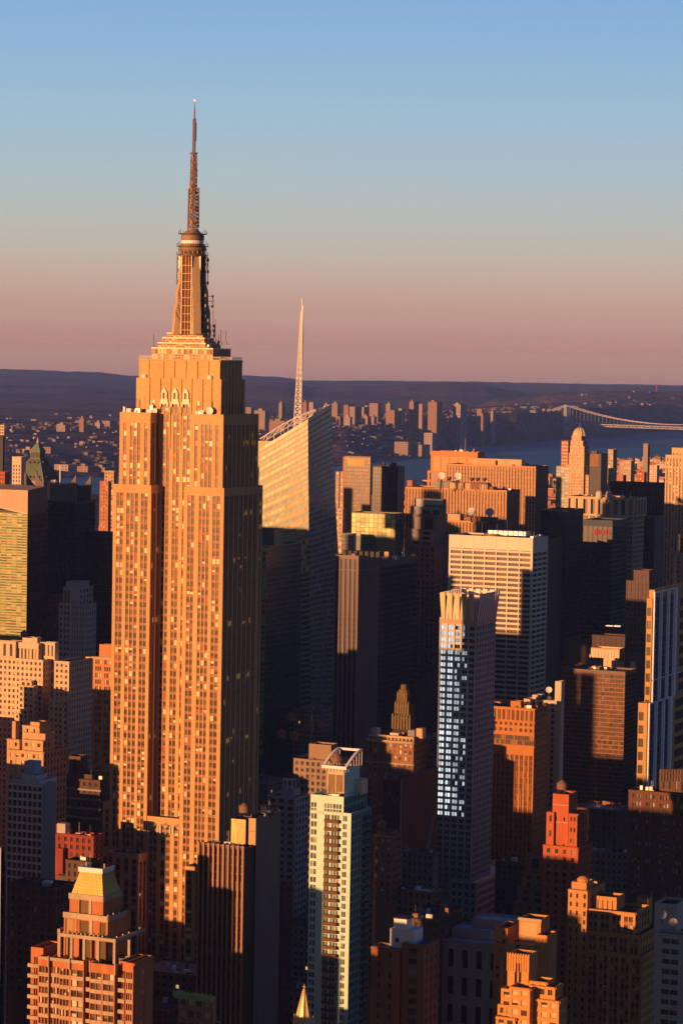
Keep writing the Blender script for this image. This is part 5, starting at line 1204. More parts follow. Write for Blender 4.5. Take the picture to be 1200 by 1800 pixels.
# domed tower
def domed():
    ST = stone((0.56, 0.40, 0.25), 0.85, 0.12, 0.3); D = 3200; GL = stone((.30, .30, .24), .5, .1, .5)
    B = Bld('domed_tower', 'stepped tan tower with a ribbed half dome and glass wings', 'tower', ST, short='the domed tower')
    pal = [(3, (0.10, 0.09, 0.07), 0), (2, (0.35, 0.28, 0.17), 0)]
    wp = [(3, (0.22, 0.27, 0.26), 0), (2, (0.08, 0.12, 0.13), 0), (1, (0.55, 0.42, 0.2), 0)]
    a = add(B, D, 999, 1026, 1038, 797, 0, S(bw=3, pw=1.3, pal=pal), S(bw=3, pw=1.3)); Y = a[2]
    add(B, ('Y', Y+4), 994, 1030, 1035, 818, 0, S(bw=3, pw=1.3, pal=pal), None); add(B, ('Y', Y+1), 1001, 1026, 1034, 785, 60, S(bw=3, pw=1.3, pal=pal), S(bw=3)); add(B, ('Y', Y+2), 1002, 1024, 1032, 775, 60, S(bw=3, pw=1.3, pal=pal), S(bw=3))
    b = add(B, ('Y', Y+3), 1004, 1021, 1028, 766, 60, S(bw=3, pw=1.3, pal=pal), S(bw=3))
    add(B, ('Y', Y+2), 977, 999, 1002, 820, 0, S(bw=5, pw=.4, sp=1.1, fh=3.4, dep=.2, pal=wp, wall=GL), None); add(B, ('Y', Y+9), 1030, 1048, 1054, 822, 0, S(bw=5, pw=.4, sp=1.1, fh=3.4, dep=.2, pal=wp, wall=GL), S(bw=4, wall=GL))
    add(B, ('Y', Y+3), 1021, 1034, 1038, 835, 0, S(bw=3, pw=1.3, pal=pal), None)
    DM = stone((.58, .52, .36), .5, .1, .4); dm = B.part('dome', DM, label='ribbed greenish half dome'); cx = (b[0]+b[1])/2+1; cy = b[2]+8; rr = (b[1]-b[0])/2+2.0; zb = b[4]-.5; zt = Zat(752, cx, cy)
    prof = [(rr*math.cos(t), zb+(zt-zb)*math.sin(t)) for t in [i*math.pi/16 for i in range(8)]]+[(0, zt)]
    dm.lathe(cx, cy, prof, 24)
    for i in range(12):
        a_ = i*math.pi/6+.1
        for (r0, z0), (r1, z1) in zip(prof[:-1], prof[1:]): dm.bar((cx+(r0+.1)*math.cos(a_), cy+(r0+.1)*math.sin(a_), z0), (cx+(r1+.1)*math.cos(a_), cy+(r1+.1)*math.sin(a_), z1), .42, 4, stone((.72, .55, .36), .7, .1, .4))
    B.part('finial', STEEL).bar((cx, cy, zt), (cx, cy, zt+5), .4); B.done()
    tower('red_glass_tower', 'reddish glass tower peeking out left of the domed tower', 3300, 986, 998, 1002, 775, S(fh=4, sp=1.5, band=True, bw=3, pw=.4, pal=[(1, (0.12, 0.16, 0.10), 0), (1, (0.3, 0.12, 0.05), 0)]), None, stone((.45, .14, .06), .8, .1, .5), yb=825, cap=40)
    B, d = tower('black_tower', 'black glass tower with a rust-coloured roof right of the domed tower', 3150, 1036, 1056, 1068, 798, None, None, BLK, finish=False, cap=0); B.wall.box(d[0], d[2]-.1, d[4]-14, d[1]-3, d[2]-.01, d[4]-.5, BRN); add(B, ('Y', d[2]+5), 1038, 1048, 1052, 793, d[4]-1, None, None); B.done()
    B, d = tower('apartment_tower', 'slim tan and glass tower standing right of the black one in front of the river', 3300, 1068, 1077, 1084, 790, S(bw=2.6, pw=.8, pal=W_MIX), S(bw=3, pw=1), TAN, yb=850, finish=False, cap=60); B.done()
    tower('apartment_tower', 'cream lower half tower with a shaded base right of the domed tower', 3250, 1068, 1077, 1079, 823, S(bw=2.6, pw=.8, pal=W_MIX), None, PALE, yb=860, cap=20)
    tower('apartment_tower', 'tall narrow grey tower standing alone before the river', 4300, 1130, 1138, 1142, 780, S(bw=2.6, pw=1.2), S(bw=2.6, pw=1.2), stone((.32, .26, .2), .9, .1, .4), yb=830, cap=40)
domed()
# columned cap building
def columned():
    C = stone((0.56, 0.42, 0.28), 0.85, 0.1, 0.4)
    B, d = tower('columned_tower', 'office tower with a tan colonnade band around its top', 2400, 996, 1114, 1136, 876, dict(fh=14.5, sp=.5, dep=2.4, sr=0, nb=9, pw=2.8, end=1.2, pal=[(3, (0.28, 0.2, 0.13), 0), (1, (0.04, 0.03, 0.03), 0)], top=2.4, bot=0), dict(fh=14.5, sp=.5, dep=2.4, nb=4, pw=2.8, pal=W_DARK, top=2.4), C, z0=0, finish=False, short='the colonnade tower')
    # the call above made one tall arcade; rebuild it properly: plain shaft below, arcade on top
    B.wall = MB(C); B.wins = []; B.roof = MB(ROOF); B.parts = []
    x0, x1, y0, y1, z = d; zz = z-15
    B.block(x0, x1, y0, y1, 0, zz, dict(fh=4.1, sp=1.2, dep=.6, sr=0, nb=9, pw=1.8, end=1.2, grp=4, mu=.3, pal=[(4, (0.05, 0.05, 0.05), 0), (1, (0.3, 0.2, 0.1), 0)], top=1.2), dict(fh=4.1, sp=1.2, dep=.6, nb=4, pw=1.8, grp=3, pal=[(1, (0.03, 0.045, 0.06), 0)], top=1.2), zs=Zat(1110, x1, y0), roof=False)
    B.block(x0, x1, y0, y1, zz, z, dict(fh=12, sp=.4, dep=2.6, sr=0, nb=9, pw=2.8, end=1.2, pal=[(3, (0.30, 0.21, 0.13), 0), (1, (0.04, 0.03, 0.03), 0)], top=2.0), dict(fh=12, sp=.4, dep=2.6, nb=4, pw=2.8, pal=W_DARK, top=2.0))
    B.clutter(x0+10, x1-2, y0+2, y1-4, z, 9, 6, 4, [PALE, WHITE, DARK]); 
    for px in (1051, 1068): q = P(px, 864, 2410); u = B.part('roof_unit', PALE); u.lathe(q.x, q.y+2, [(2.8, z-1), (2.8, z+3.5), (2.0, z+5)], 12)
    B.done()
columned()
def sign_tower():
    L = stone((0.055, 0.07, 0.10), .6, .1, .4)
    B, d = tower('sign_tower', 'dark office tower with thin pale bands and a red illuminated sign', 2200, 1024, 1076, 1101, 915, S(fh=3.8, sp=.35, band=True, dep=.35, sr=0, bw=4, pw=.3, pal=W_BLACK, top=5, spm=stone((.22, .17, .15), .7, .1, .4), wall=L), S(fh=3.8, sp=.8, band=True, dep=.3, sr=0, bw=3, pw=.3, pal=[(1, (0.012, 0.02, 0.035), 0)], top=5, wall=L), L, yb=1110, short='the dark tower with the red sign', finish=False, cap=0)
    x0, x1, y0, y1, z = d
    SG = plain('red_sign', (0.5, 0.02, 0.03), emit=(1.0, 0.02, 0.04), es=.25)
    s = B.part('sign', SG, label='red illuminated UBS sign with three crossed keys')
    xa = Xat(1055.5, y0, z, x1); zb = Zat(938, x1-15, y0); h = 3.0; t = .42; y = y0-.9
    def st(x, pts, tk=t):
        for (ax, az), (bx, bz) in zip(pts[:-1], pts[1:]): s.bar((x+ax, y, zb+az), (x+bx, y, zb+bz), tk/2, 4)
    g_ = .66
    st(xa, [(g_*p, q) for p, q in [(0, h), (0, .6), (.8, 0), (2.2, 0), (3, .6), (3, h)]])
    st(xa+3.1, [(g_*p, q) for p, q in [(0, 0), (0, h), (2, h), (2.7, h*.8), (2.3, h*.55), (0, h*.52)]]); st(xa+3.1, [(g_*p, q) for p, q in [(2.3, h*.52), (3, h*.3), (2.4, 0), (0, 0)]])
    st(xa+6.3, [(g_*p, q) for p, q in [(3, h*.85), (2.2, h), (.7, h), (0, h*.75), (.5, h*.55), (2.5, h*.45), (3, h*.22), (2.2, 0), (.6, 0), (-.1, .5)]])
    kx = xa-3.4; kz = zb+1.4
    for a in (90, 30, 150):      # three crossed keys
        c_, s_ = math.cos(R(a)), math.sin(R(a)); s.bar((kx-2.2*c_, y-.1, kz-2.2*s_), (kx+2.2*c_, y-.1, kz+2.2*s_), .26)
        for e in (1,): s.bar((kx+2.0*c_-.7*s_, y-.1, kz+2.0*s_+.7*c_), (kx+2.0*c_+.7*s_, y-.1, kz+2.0*s_-.7*c_), .26)
        s.lathe(kx-2.1*c_, y-.1, [(0, kz-2.1*s_-.5), (.5, kz-2.1*s_), (0, kz-2.1*s_+.5)], 8)
    B.done()
sign_tower()
B, d = tower('dark_office_tower', 'black office slab with faint vertical ribs left of the tower with the red sign', 2250, 950, 996, 1025, 897, S(bw=4.5, pw=.5, sp=.2, dep=.3, sr=.25, pal=W_BLACK), S(bw=4.5, pw=.5, sp=.2, dep=.3, sr=.25, pal=W_BLACK), stone((.04, .04, .045), .6, .1, .4), yb=1105, cap=0)
tower('dark_office_tower', 'black office slab tucked against the right side of the white grid tower', 2130, 945, 950, 988, 950, None, None, BLK, cap=0)
tower('dark_office_tower', 'broad black office slab with thin ribs under the lone grey tower', 2750, 1072, 1166, 1172, 849, S(bw=3.4, pw=.5, sp=.2, dep=.3, sr=.25, pal=W_BLACK, top=2), None, BLK, yb=960, cap=0)
tower('dark_office_tower', 'dark blue-grey slab in front of the tall right-hand limestone slab', 2350, 1131, 1150, 1166, 908, S(bw=4, pw=.6, sp=.3, dep=.3, pal=W_BLACK), None, stone((.06, .07, .1), .6, .1, .4), yb=1040, cap=0)
def deco():
    B, d = tower('art_deco_tower', 'dark brown stepped tower with narrow piers below the broad black slab', 1950, 1100, 1140, 1156, 1022, S(bw=2.6, pw=1.3, fh=3.6, sp=1.5, sr=.3, dep=.5, pal=W_BLACK), S(bw=2.6, pw=1.3, pal=W_BLACK), stone((.13, .09, .085), .9, .15, .4), yb=1130, finish=False, cap=0)
    add(B, ('Y', d[2]+5), 1113, 1140, 1150, 1003, d[4]-1, S(bw=2.6, pw=1.3, pal=W_BLACK, top=3), None); B.done()
deco()
def rock():
    L = stone((0.56, 0.42, 0.24), .85, .1, .3); st = S(bw=3.1, pw=1.7, fh=3.7, sp=1.4, dep=.6, sr=.35, spm=BRN, pal=[(3, (0.10, 0.06, 0.035), 0), (1.2, (0.6, 0.5, 0.3), 0)], top=3)
    B, d = tower('limestone_slab_tower', 'tall tan limestone slab tower cut by the right edge', 2650, 1169, 1290, 1310, 803, st, None, L, yb=1050, short='the right-edge limestone slab', finish=False)
    add(B, ('Y', d[2]+4), 1180, 1290, 1305, 790, d[4]-1, dict(st, top=5), None); B.done()
    B, d = tower('stepped_tower', 'cream stepped tower in sunlight in front of the limestone slab at the right edge', 2300, 1183, 1260, 1280, 975, dict(st, bw=5.5, pw=3.0, grp=2, mu=.6, spm=L), None, L, yb=1045, finish=False)
    add(B, ('Y', d[2]+3), 1190, 1260, 1280, 942, d[4]-1, dict(st, bw=5, pw=3), None); B.done()
rock()
# right striped tower
def striped():
    GOLD = stone((0.48, 0.30, 0.11), .8, .12, .5); BW = stone((0.84, 0.86, 0.92), .5, .05, .5); D = 1500
    B = Bld('striped_tower', 'tower with pale blue-white vertical fins and tan corner bays at the right edge', 'tower', GOLD, short='the blue-finned tower')
    st = dict(cols=[(.15, .85)], fh=7.0, sp=2.6, dep=.5, sr=0, pal=[(3, (0.06, 0.045, 0.02), 0), (1, (0.2, 0.14, 0.07), 0)], top=5, sash=.0)
    a = add(B, D, 1136, 1146, 1240, 1052, 0, st, None); x0, x1, y0, y1, z = a
    b = add(B, ('Y', y0-5), 1121, 1137, 1238, 1236, 0, dict(st, cols=[(.1, .62)]), None)
    c = add(B, ('Y', y0+3), 1140, 1150, 1235, 1037, z-1, None, None)
    add(B, ('Y', y0-9), 1112, 1124, 1230, 1388, 0, S(fh=4, sp=2), None)
    # east face: fins with dark blue glass strips between and a recessed tan bay
    pal = [(3, (0.008, 0.03, 0.04), 0), (1, (0.02, 0.06, 0.07), 0)]
    def strip(X1, Ya, Yb, za, zb):
        B.face((X1+.62, Ya, za), (0, 1, 0), (1, 0, 0), Yb-Ya, za, zb, dict(wall=BW, cols=[(.06, .26), (.36, .56), (.66, .84)], fh=3.5, sp=.8, dep=.5, sr=.4, spm=stone((.05, .09, .11), .5, .1, .5), pal=pal, top=1))
        for t in (.0, .29, .59, .87): yy = Ya+(Yb-Ya)*t; B.wall.box(X1+.64, yy, za, X1+1.3, yy+1.3, zb, BW); B.wall.box(X1+.64, yy+1.6, za, X1+1.1, yy+2.6, zb, BW)
    L = y1-y0
    fl = [z, b[4]]
    segs = [(0, .44, 0), (.44, .68, 1), (.68, 1.0, 0)]
    for k, (za, zb, X1, oy) in enumerate(((b[4]-1, z+3.6, x1, 0), (40, b[4], b[1], -5))):
        for s0, s1, tan in segs:
            Ya, Yb = y0+oy+L*s0, y0+oy+L*s1
            if tan: B.face((X1+.56, Ya, za), (0, 1, 0), (1, 0, 0), Yb-Ya, za, zb-4*(k == 0), dict(cols=[(.2, .9)], fh=7.0, sp=2.4, dep=.5, sr=0, pal=[(3, (0.02, 0.03, 0.035), 0), (1, (0.05, 0.06, 0.06), 0)], top=3))
            else: strip(X1, Ya, Yb, za, zb)
    for zz in (z-44, z-120): B.wall.box(x1+.64, y0, zz, x1+1.5, y1, zz+.5, BW)
    B.done()
striped()
# orange brick mid-rise right of the flared tower
def orange_mid():
    O = stone((0.46, 0.20, 0.06), .9, .15, .5); pal = [(4, (0.06, 0.03, 0.015), 0), (1.5, (0.25, 0.14, 0.06), 0)]
    D = 1700; B = Bld('office_building', 'orange-lit brick office building with a dark belt of windows right of the flared-crown tower', 'office building', O, short='the orange belted building')
    x0, x1, y0, y1, z = dims(840, 939, 962, 1246, D)
    cuts = [1246, 1270, 1293, 1312, 1490]; zz = [Zat(c, x1, y0) for c in cuts]; E = S(bw=3.2, pw=1.7, pal=W_BLACK, top=1)
    B.block(x0, x1, y0, y1, zz[1], z, dict(bw=3.1, pw=1.3, fh=20, sp=.6, dep=.5, pal=pal, top=1.6, grp=2, mu=.2), E)
    B.block(x0, x1, y0, y1, zz[2], zz[1], dict(bw=3.1, pw=1.5, fh=3.6, sp=1.6, dep=.4, pal=pal, top=.6), E, roof=False)
    B.block(x0, x1, y0, y1, zz[3], zz[2], dict(bw=1.5, pw=.25, fh=2.6, sp=.3, dep=.3, pal=pal, top=.8, wall=BRN), E, roof=False); B.wall.box(x0, y0-.6, zz[2]-.5, x1+.4, y0-.02, zz[2]+.1)
    B.block(x0, x1, y0, y1, 0, zz[3], dict(bw=3.1, pw=1.05, fh=3.5, sp=.8, dep=.6, sr=.5, spm=BRN, pal=pal, top=6, grp=2, mu=.2), E, zs=5, roof=False)
    q = add(B, ('Y', y0+4), 897, 914, 920, 1233, z-1, None, None, dy=6); B.clutter(x0+20, x1, y0+1, y1-2, z, 14, 4, 2.6); B.done()
orange_mid()
# bronze-lined office block, right
def lined():
    LB = stone((0.12, 0.06, 0.025), .5, .15, .4, .4)
    B, d = tower('bronze_office_block', 'dark bronze office block with thin horizontal lines and a flat grey roof', 1860, 986, 1098, 1118, 1181, S(fh=2.9, sp=.5, band=True, dep=.3, sr=0, bw=2, pw=.2, pal=[(5, (0.10, 0.045, 0.016), 0), (1, (0.17, 0.085, 0.03), 0), (.5, (0.02, 0.012, 0.008), 0)], top=2.5, spm=stone((0.34, 0.15, 0.05), .5, .1, .5)), S(fh=2.9, sp=.5, band=True, dep=.3, bw=2, pw=.2, pal=W_BLACK, top=2.5), LB, yb=1430, short='the bronze-lined block', finish=False, cap=0, rm=stone((.14, .14, .16), .9, .2, .5))
    B.clutter(d[0]+3, d[1]-15, d[2]+12, d[3]-3, d[4], 10, 5, 2.2); B.done()
    B = Bld('office_building', 'tan building of low steps with a row of arched windows behind the bronze-lined block', 'building', PALE, short='the tan arched-window building', cap=40)
    a = add(B, 1965, 1038, 1088, 1094, 1141, 0, dict(cols=[(.14+.115*i, .19+.115*i) for i in range(7)], fh=8, sp=2.6, hd=1.8, dep=.5, pal=[(1, (0.6, 0.5, 0.35), 0)], top=1.5), None, dy=12); Y = a[2]
    add(B, ('Y', Y-3), 1036, 1106, 1112, 1163, 0, None, None, dy=20); add(B, ('Y', Y-3), 1002, 1030, 1036, 1160, 0, None, None, dy=10); add(B, ('Y', Y-1), 1018, 1038, 1040, 1153, 0, None, None, dy=10); add(B, ('Y', Y-5), 1107, 1116, 1120, 1163, 0, None, None, dy=8)
    B.wall.box(a[0], Y-.2, a[4]-.9, a[1]+.3, Y-.02, a[4]+.1, TAN2); B.done()
lined()
# dim pale hotel with dish, right of the white grid tower
B, d = tower('hotel_building', 'dim cream building with a round satellite dish below the white grid tower', 1745, 920, 978, 986, 1232, S(bw=4.2, pw=2.2, fh=3.6, pal=W_DARK), None, PALE, yb=1400, finish=False, cap=0, short='the dim cream building')
add(B, ('Y', d[2]-2), 975, 986, 990, 1198, 0, None, None, dy=6); add(B, ('Y', d[2]+5), 935, 950, 955, 1222, d[4]-1, None, None, dy=6)
B.clutter(d[0], d[1], d[2], d[3], d[4], 6, 5, 3)
B.done()
c = P(964, 1213, 1750); t = root('satellite_dish', (c.x, c.y, d[4]-1), 'small round white dish on the dim cream building below the white grid tower', 'satellite dish')
b = MB(WHITE); n = Vector((.3, -.85, .4)).normalized(); u = n.orthogonal().normalized(); v = n.cross(u); cc = Vector((0, 0, max(2.5, c.z-d[4]+1)))
ring = [cc+n*.6+(u*math.cos(i*math.pi/8)+v*math.sin(i*math.pi/8))*2.0 for i in range(16)]
for i in range(16): b.poly([cc, ring[i], ring[(i+1) % 16]]); b.poly([cc-n*.2, ring[(i+1) % 16]-n*.2, ring[i]-n*.2])
b.build('reflector', t); m_ = MB(DARKSTEEL); m_.bar((0, 0, 0), cc-n*.15, .3); m_.build('mount', t)
B, d = tower('round_bulkhead_building', 'dark building with a stout round grey tower on its roof', 1900, 985, 1030, 1060, 1165, S(pal=W_BLACK), None, DBRN, yb=1200, finish=False, cap=0); q = P(1013, 1150, 1905); B.part('round_bulkhead', DBRN).lathe(q.x, q.y+6, [(6.5, d[4]-1), (6.5, q.z+3), (5.8, q.z+6), (0, q.z+7)], 20)
B.done()
tower('dark_building', 'long dark building with round windows behind the tan arched-window building', 2000, 1040, 1118, 1130, 1120, S(bw=4, pw=2.5, pal=W_BLACK), None, stone((.10, .07, .06), .9, .2, .4), yb=1200, cap=0)
# white roofed low building with bright skylights
B, d = tower('dark_building', 'dark building with two bright skylights on a snowy roof', 2050, 1058, 1100, 1112, 1103, None, None, DARK, finish=False, cap=0, rm=stone((.12, .13, .18), .9, .2, .3))
for px in (1068, 1082): q = P(px, 1101, 2056); B.part('skylight', plain('skylight', (.8, .6, .5), .4, emit=(1, .6, .45), es=.8)).box(q.x-2, q.y, d[4]-.5, q.x+2, q.y+4, d[4]+.6)
B.done()
# lower middle: red thin tower with tank
def red_thin():
    B = Bld('thin_brick_tower', 'slender red-orange brick tower with a water tank on top', 'tower', RED, short='the slender red tower')
    a = add(B, 1300, 971, 999, 1006, 1397, 0, dict(cols=[(.18, .28), (.7, .8)], fh=12, sp=8, hd=2.6, dep=.3, pal=W_BLACK, top=8), None, dy=12); x0, x1, y0, y1, z = a
    add(B, ('Y', y0-1.5), 960, 973, 978, 1428, 0, dict(cols=[(.4, .7)], fh=7, sp=4, dep=.3), None, dy=12); add(B, ('Y', y0-1), 999, 1014, 1022, 1431, 0, dict(cols=[(.2, .4), (.6, .8)], fh=5, sp=3, dep=.3), S(bw=3, pw=2), dy=14)
    add(B, ('Y', y0-3), 954, 1016, 1024, 1490, 0, S(bw=4, pw=2.4), S(bw=3, pw=2), dy=20)
    for k in (5, 13): B.wall.box(x0-.02, y0-.06, z-k-.25, x1+.02, y0-.01, z-k, TAN)
    B.done(); water_tank(987, 1394, 1304, 2.5, 2.6, 'stout round brown water tank on top of the slender red tower'); 
    B = Bld('stepped_brick_building', 'dim tan stepped building with arches left of the slender red tower', 'building', stone((.24, .15, .08), .9, .15, .5), short='the dim stepped building', cap=0)
    a = add(B, 1330, 923, 958, 966, 1506, 0, S(bw=6, pw=4, fh=6), None); Y = a[2]
    for i, (l, t) in enumerate(((916, 1536), (909, 1562), (902, 1590))): add(B, ('Y', Y-3*(i+1)), l, 958, 966, t, 0, S(bw=5, pw=3.2), None, dy=8)
    B.done()
red_thin()
# bottom right orange stepped pair and the big brown tower
def bottom_right():
    O = stone((0.56, 0.27, 0.085), .9, .12, .6)
    B = Bld('art_deco_building', 'small ornate orange art deco building with two tall dark slots, bottom edge right', 'building', O, short='the small art deco tower')
    st = S(bw=3.1, pw=1.2, fh=3.4, sp=1.5, pal=[(2, (0.5, 0.38, 0.2), 0), (2, (0.06, 0.04, 0.02), 0)], top=1.0)
    a = add(B, 980, 892, 929, 934, 1680, 0, dict(cols=[(.34, .46), (.54, .66)], fh=60, sp=.1, dep=.5, pal=W_BLACK, top=3, bot=0), None, dy=9); x0, x1, y0, y1, z = a; Y = y0
    for i, (l, r_, t) in enumerate(((930, 960, 1727), (930, 975, 1736), (930, 982, 1760), (880, 905, 1740), (874, 900, 1768), (895, 931, 1738), (871, 905, 1790))): add(B, ('Y', Y-1.5-1.2*i), l, r_, r_+5, t, 0, st, S(bw=2.5, pw=1.4), dy=8)
    for i in range(9): xx = x0+i*(x1-x0)/8; B.wall.box(xx-.2, y0-.3, z-6, xx+.2, y0-.02, z+.5)
    for i in range(12): q = P(935+i*4, 1722+(i % 3)*2, 985); B.wall.box(q.x-.3, q.y, q.z-4, q.x+.3, q.y+.6, q.z)
    B.done()
    B = Bld('brick_loft', 'orange brick block with a large blank panelled tower behind the small art deco tower', 'building', O, short='the blank-panelled block', cap=40)
    a = add(B, 1090, 912, 950, 955, 1617, 0, None, None, dy=10); Y = a[2]; B.wall.box(a[0]+1.0, Y-.15, a[4]-20, a[1]-1.2, Y-.01, a[4]-1.5, TAN2); B.wall.box(a[0]-.4, Y-.4, a[4]-.8, a[1]+.4, Y-.02, a[4]+.2, CONC)
    add(B, ('Y', Y-3), 890, 940, 945, 1660, 0, st, None, dy=12); add(B, ('Y', Y-4), 942, 963, 980, 1645, 0, dict(st, nb=3), None, dy=10); add(B, ('Y', Y-1), 880, 896, 900, 1690, 0, dict(st, nb=2), None, dy=10); add(B, ('Y', Y+2), 868, 892, 920, 1632, 0, st, None, dy=14)
    B.done()
    B = Bld('brown_office_tower', 'large tan-brown setback office tower with lit top floors, bottom right', 'office building', stone((0.50, 0.27, 0.10), .9, .12, .5), short='the large brown setback tower')
    s2 = S(bw=4.4, pw=1.3, fh=3.5, sp=1.5, dep=.45, grp=2, mu=.35, pal=[(3, (0.09, 0.05, 0.03), 0), (1.5, (0.45, 0.36, 0.24), 0), (2, (0.03, 0.03, 0.03), 0)], top=1.8, spm=BRN, sr=.1)
    a = add(B, 1120, 1030, 1116, 1142, 1605, 0, s2, S(bw=3.4, pw=1.7)); Y = a[2]; x1 = a[1]
    add(B, ('Y', Y-1.2), 998, 1032, 1036, 1566, 0, dict(cols=[(.1, .2), (.42, .52), (.80, .92)], fh=3.5, sp=1.6, dep=.3, pal=W_DARK, top=1.5), None, dy=22)
    b = add(B, ('Y', Y+4), 1030, 1083, 1092, 1578, a[4]-1, dict(cols=[(.05+.16*i, .08+.16*i) for i in range(6)], fh=12, sp=.2, dep=.25, pal=W_DARK, top=1.5), None, dy=10)
    add(B, ('Y', Y+1), 1004, 1030, 1034, 1552, 90, None, None, dy=9); add(B, ('Y', Y+22), 1118, 1138, 1146, 1580, 80, dict(cols=[(.2, .3), (.45, .55), (.7, .8)], fh=6, sp=2, dep=.25), None, dy=6)
    add(B, ('Y', Y-2), 1030, 1124, 1152, 1645, 0, s2, S(bw=3.4, pw=1.7), dy=28); add(B, ('Y', Y-3.5), 1030, 1128, 1160, 1680, 0, s2, S(bw=3.4, pw=1.7))
    u = B.part('roof_unit', O); q = P(1022, 1546, 1125); u.lathe(q.x, q.y+2, [(2.6, q.z-1), (2.6, q.z), (1.4, q.z+.9), (0, q.z+1.2)], 12); B.done()
    B, d = tower('brick_office_building', 'dark brown brick building with many grey-lit windows at the right edge', 1240, 1104, 1230, 1240, 1398, S(bw=6.4, pw=2.4, grp=3, mu=.5, fh=3.5, sp=1.7, pal=[(3, (0.10, 0.12, 0.12), 0), (2, (0.28, 0.32, 0.30), 0), (2, (0.02, 0.02, 0.02), 0)]), None, stone((.14, .065, .04), .9, .15, .5), yb=1600, finish=False, short='the dark brick right-edge building')
    add(B, ('Y', d[2]+8), 1158, 1230, 1240, 1362, d[4]-1, S(fh=12, bw=3, pw=2, wall=DBRN), None); B.clutter(d[0], d[1]-20, d[2], d[3], d[4], 9, 6, 3)
    for i in range(9): q = P(1160+i*5, 1358, 1248); B.part('roof_unit', DBRN).box(q.x-.5, q.y, q.z-4, q.x+.5, q.y+1, q.z+1.5)
    B.done()
    B, d = tower('grey_building', 'grey concrete building with two round dishes on its roof at the bottom right corner', 1080, 1150, 1240, 1250, 1648, dict(cols=[(.15, .3), (.32, .47), (.6, .75)], fh=3.9, sp=2, dep=.4, pal=W_BLACK, top=2), None, LGREY, yb=1800, finish=False, cap=40)
    add(B, ('Y', d[2]+8), 1150, 1188, 1200, 1590, d[4]-1, None, None, dy=14, rm=ROOF)
    B.done()
    for px, py, lb in ((1163, 1608, 'round grey dish on the corner building roof, the higher one'), (1182, 1622, 'round grey dish on the corner building roof, the lower one')):
        c = P(px, py, 1083); t = root('satellite_dish', (c.x, c.y, c.z-2), lb, 'satellite dish', 'grey dishes bottom right'); n = Vector((.3, -.85, .4)).normalized(); u = n.orthogonal().normalized(); v = n.cross(u); b = MB(LGREY); cc = Vector((0, 0, 2)); r_ = 1.7
        ring = [cc+n*.5+(u*math.cos(i*math.pi/8)+v*math.sin(i*math.pi/8))*r_ for i in range(16)]
        for i in range(16): b.poly([cc, ring[i], ring[(i+1) % 16]]); b.poly([cc-n*.15, ring[(i+1) % 16]-n*.15, ring[i]-n*.15])
        b.build('reflector', t); m_ = MB(DARKSTEEL); m_.bar((0, .5, -2), cc-n*.1, .18); m_.build('mount', t)
bottom_right()
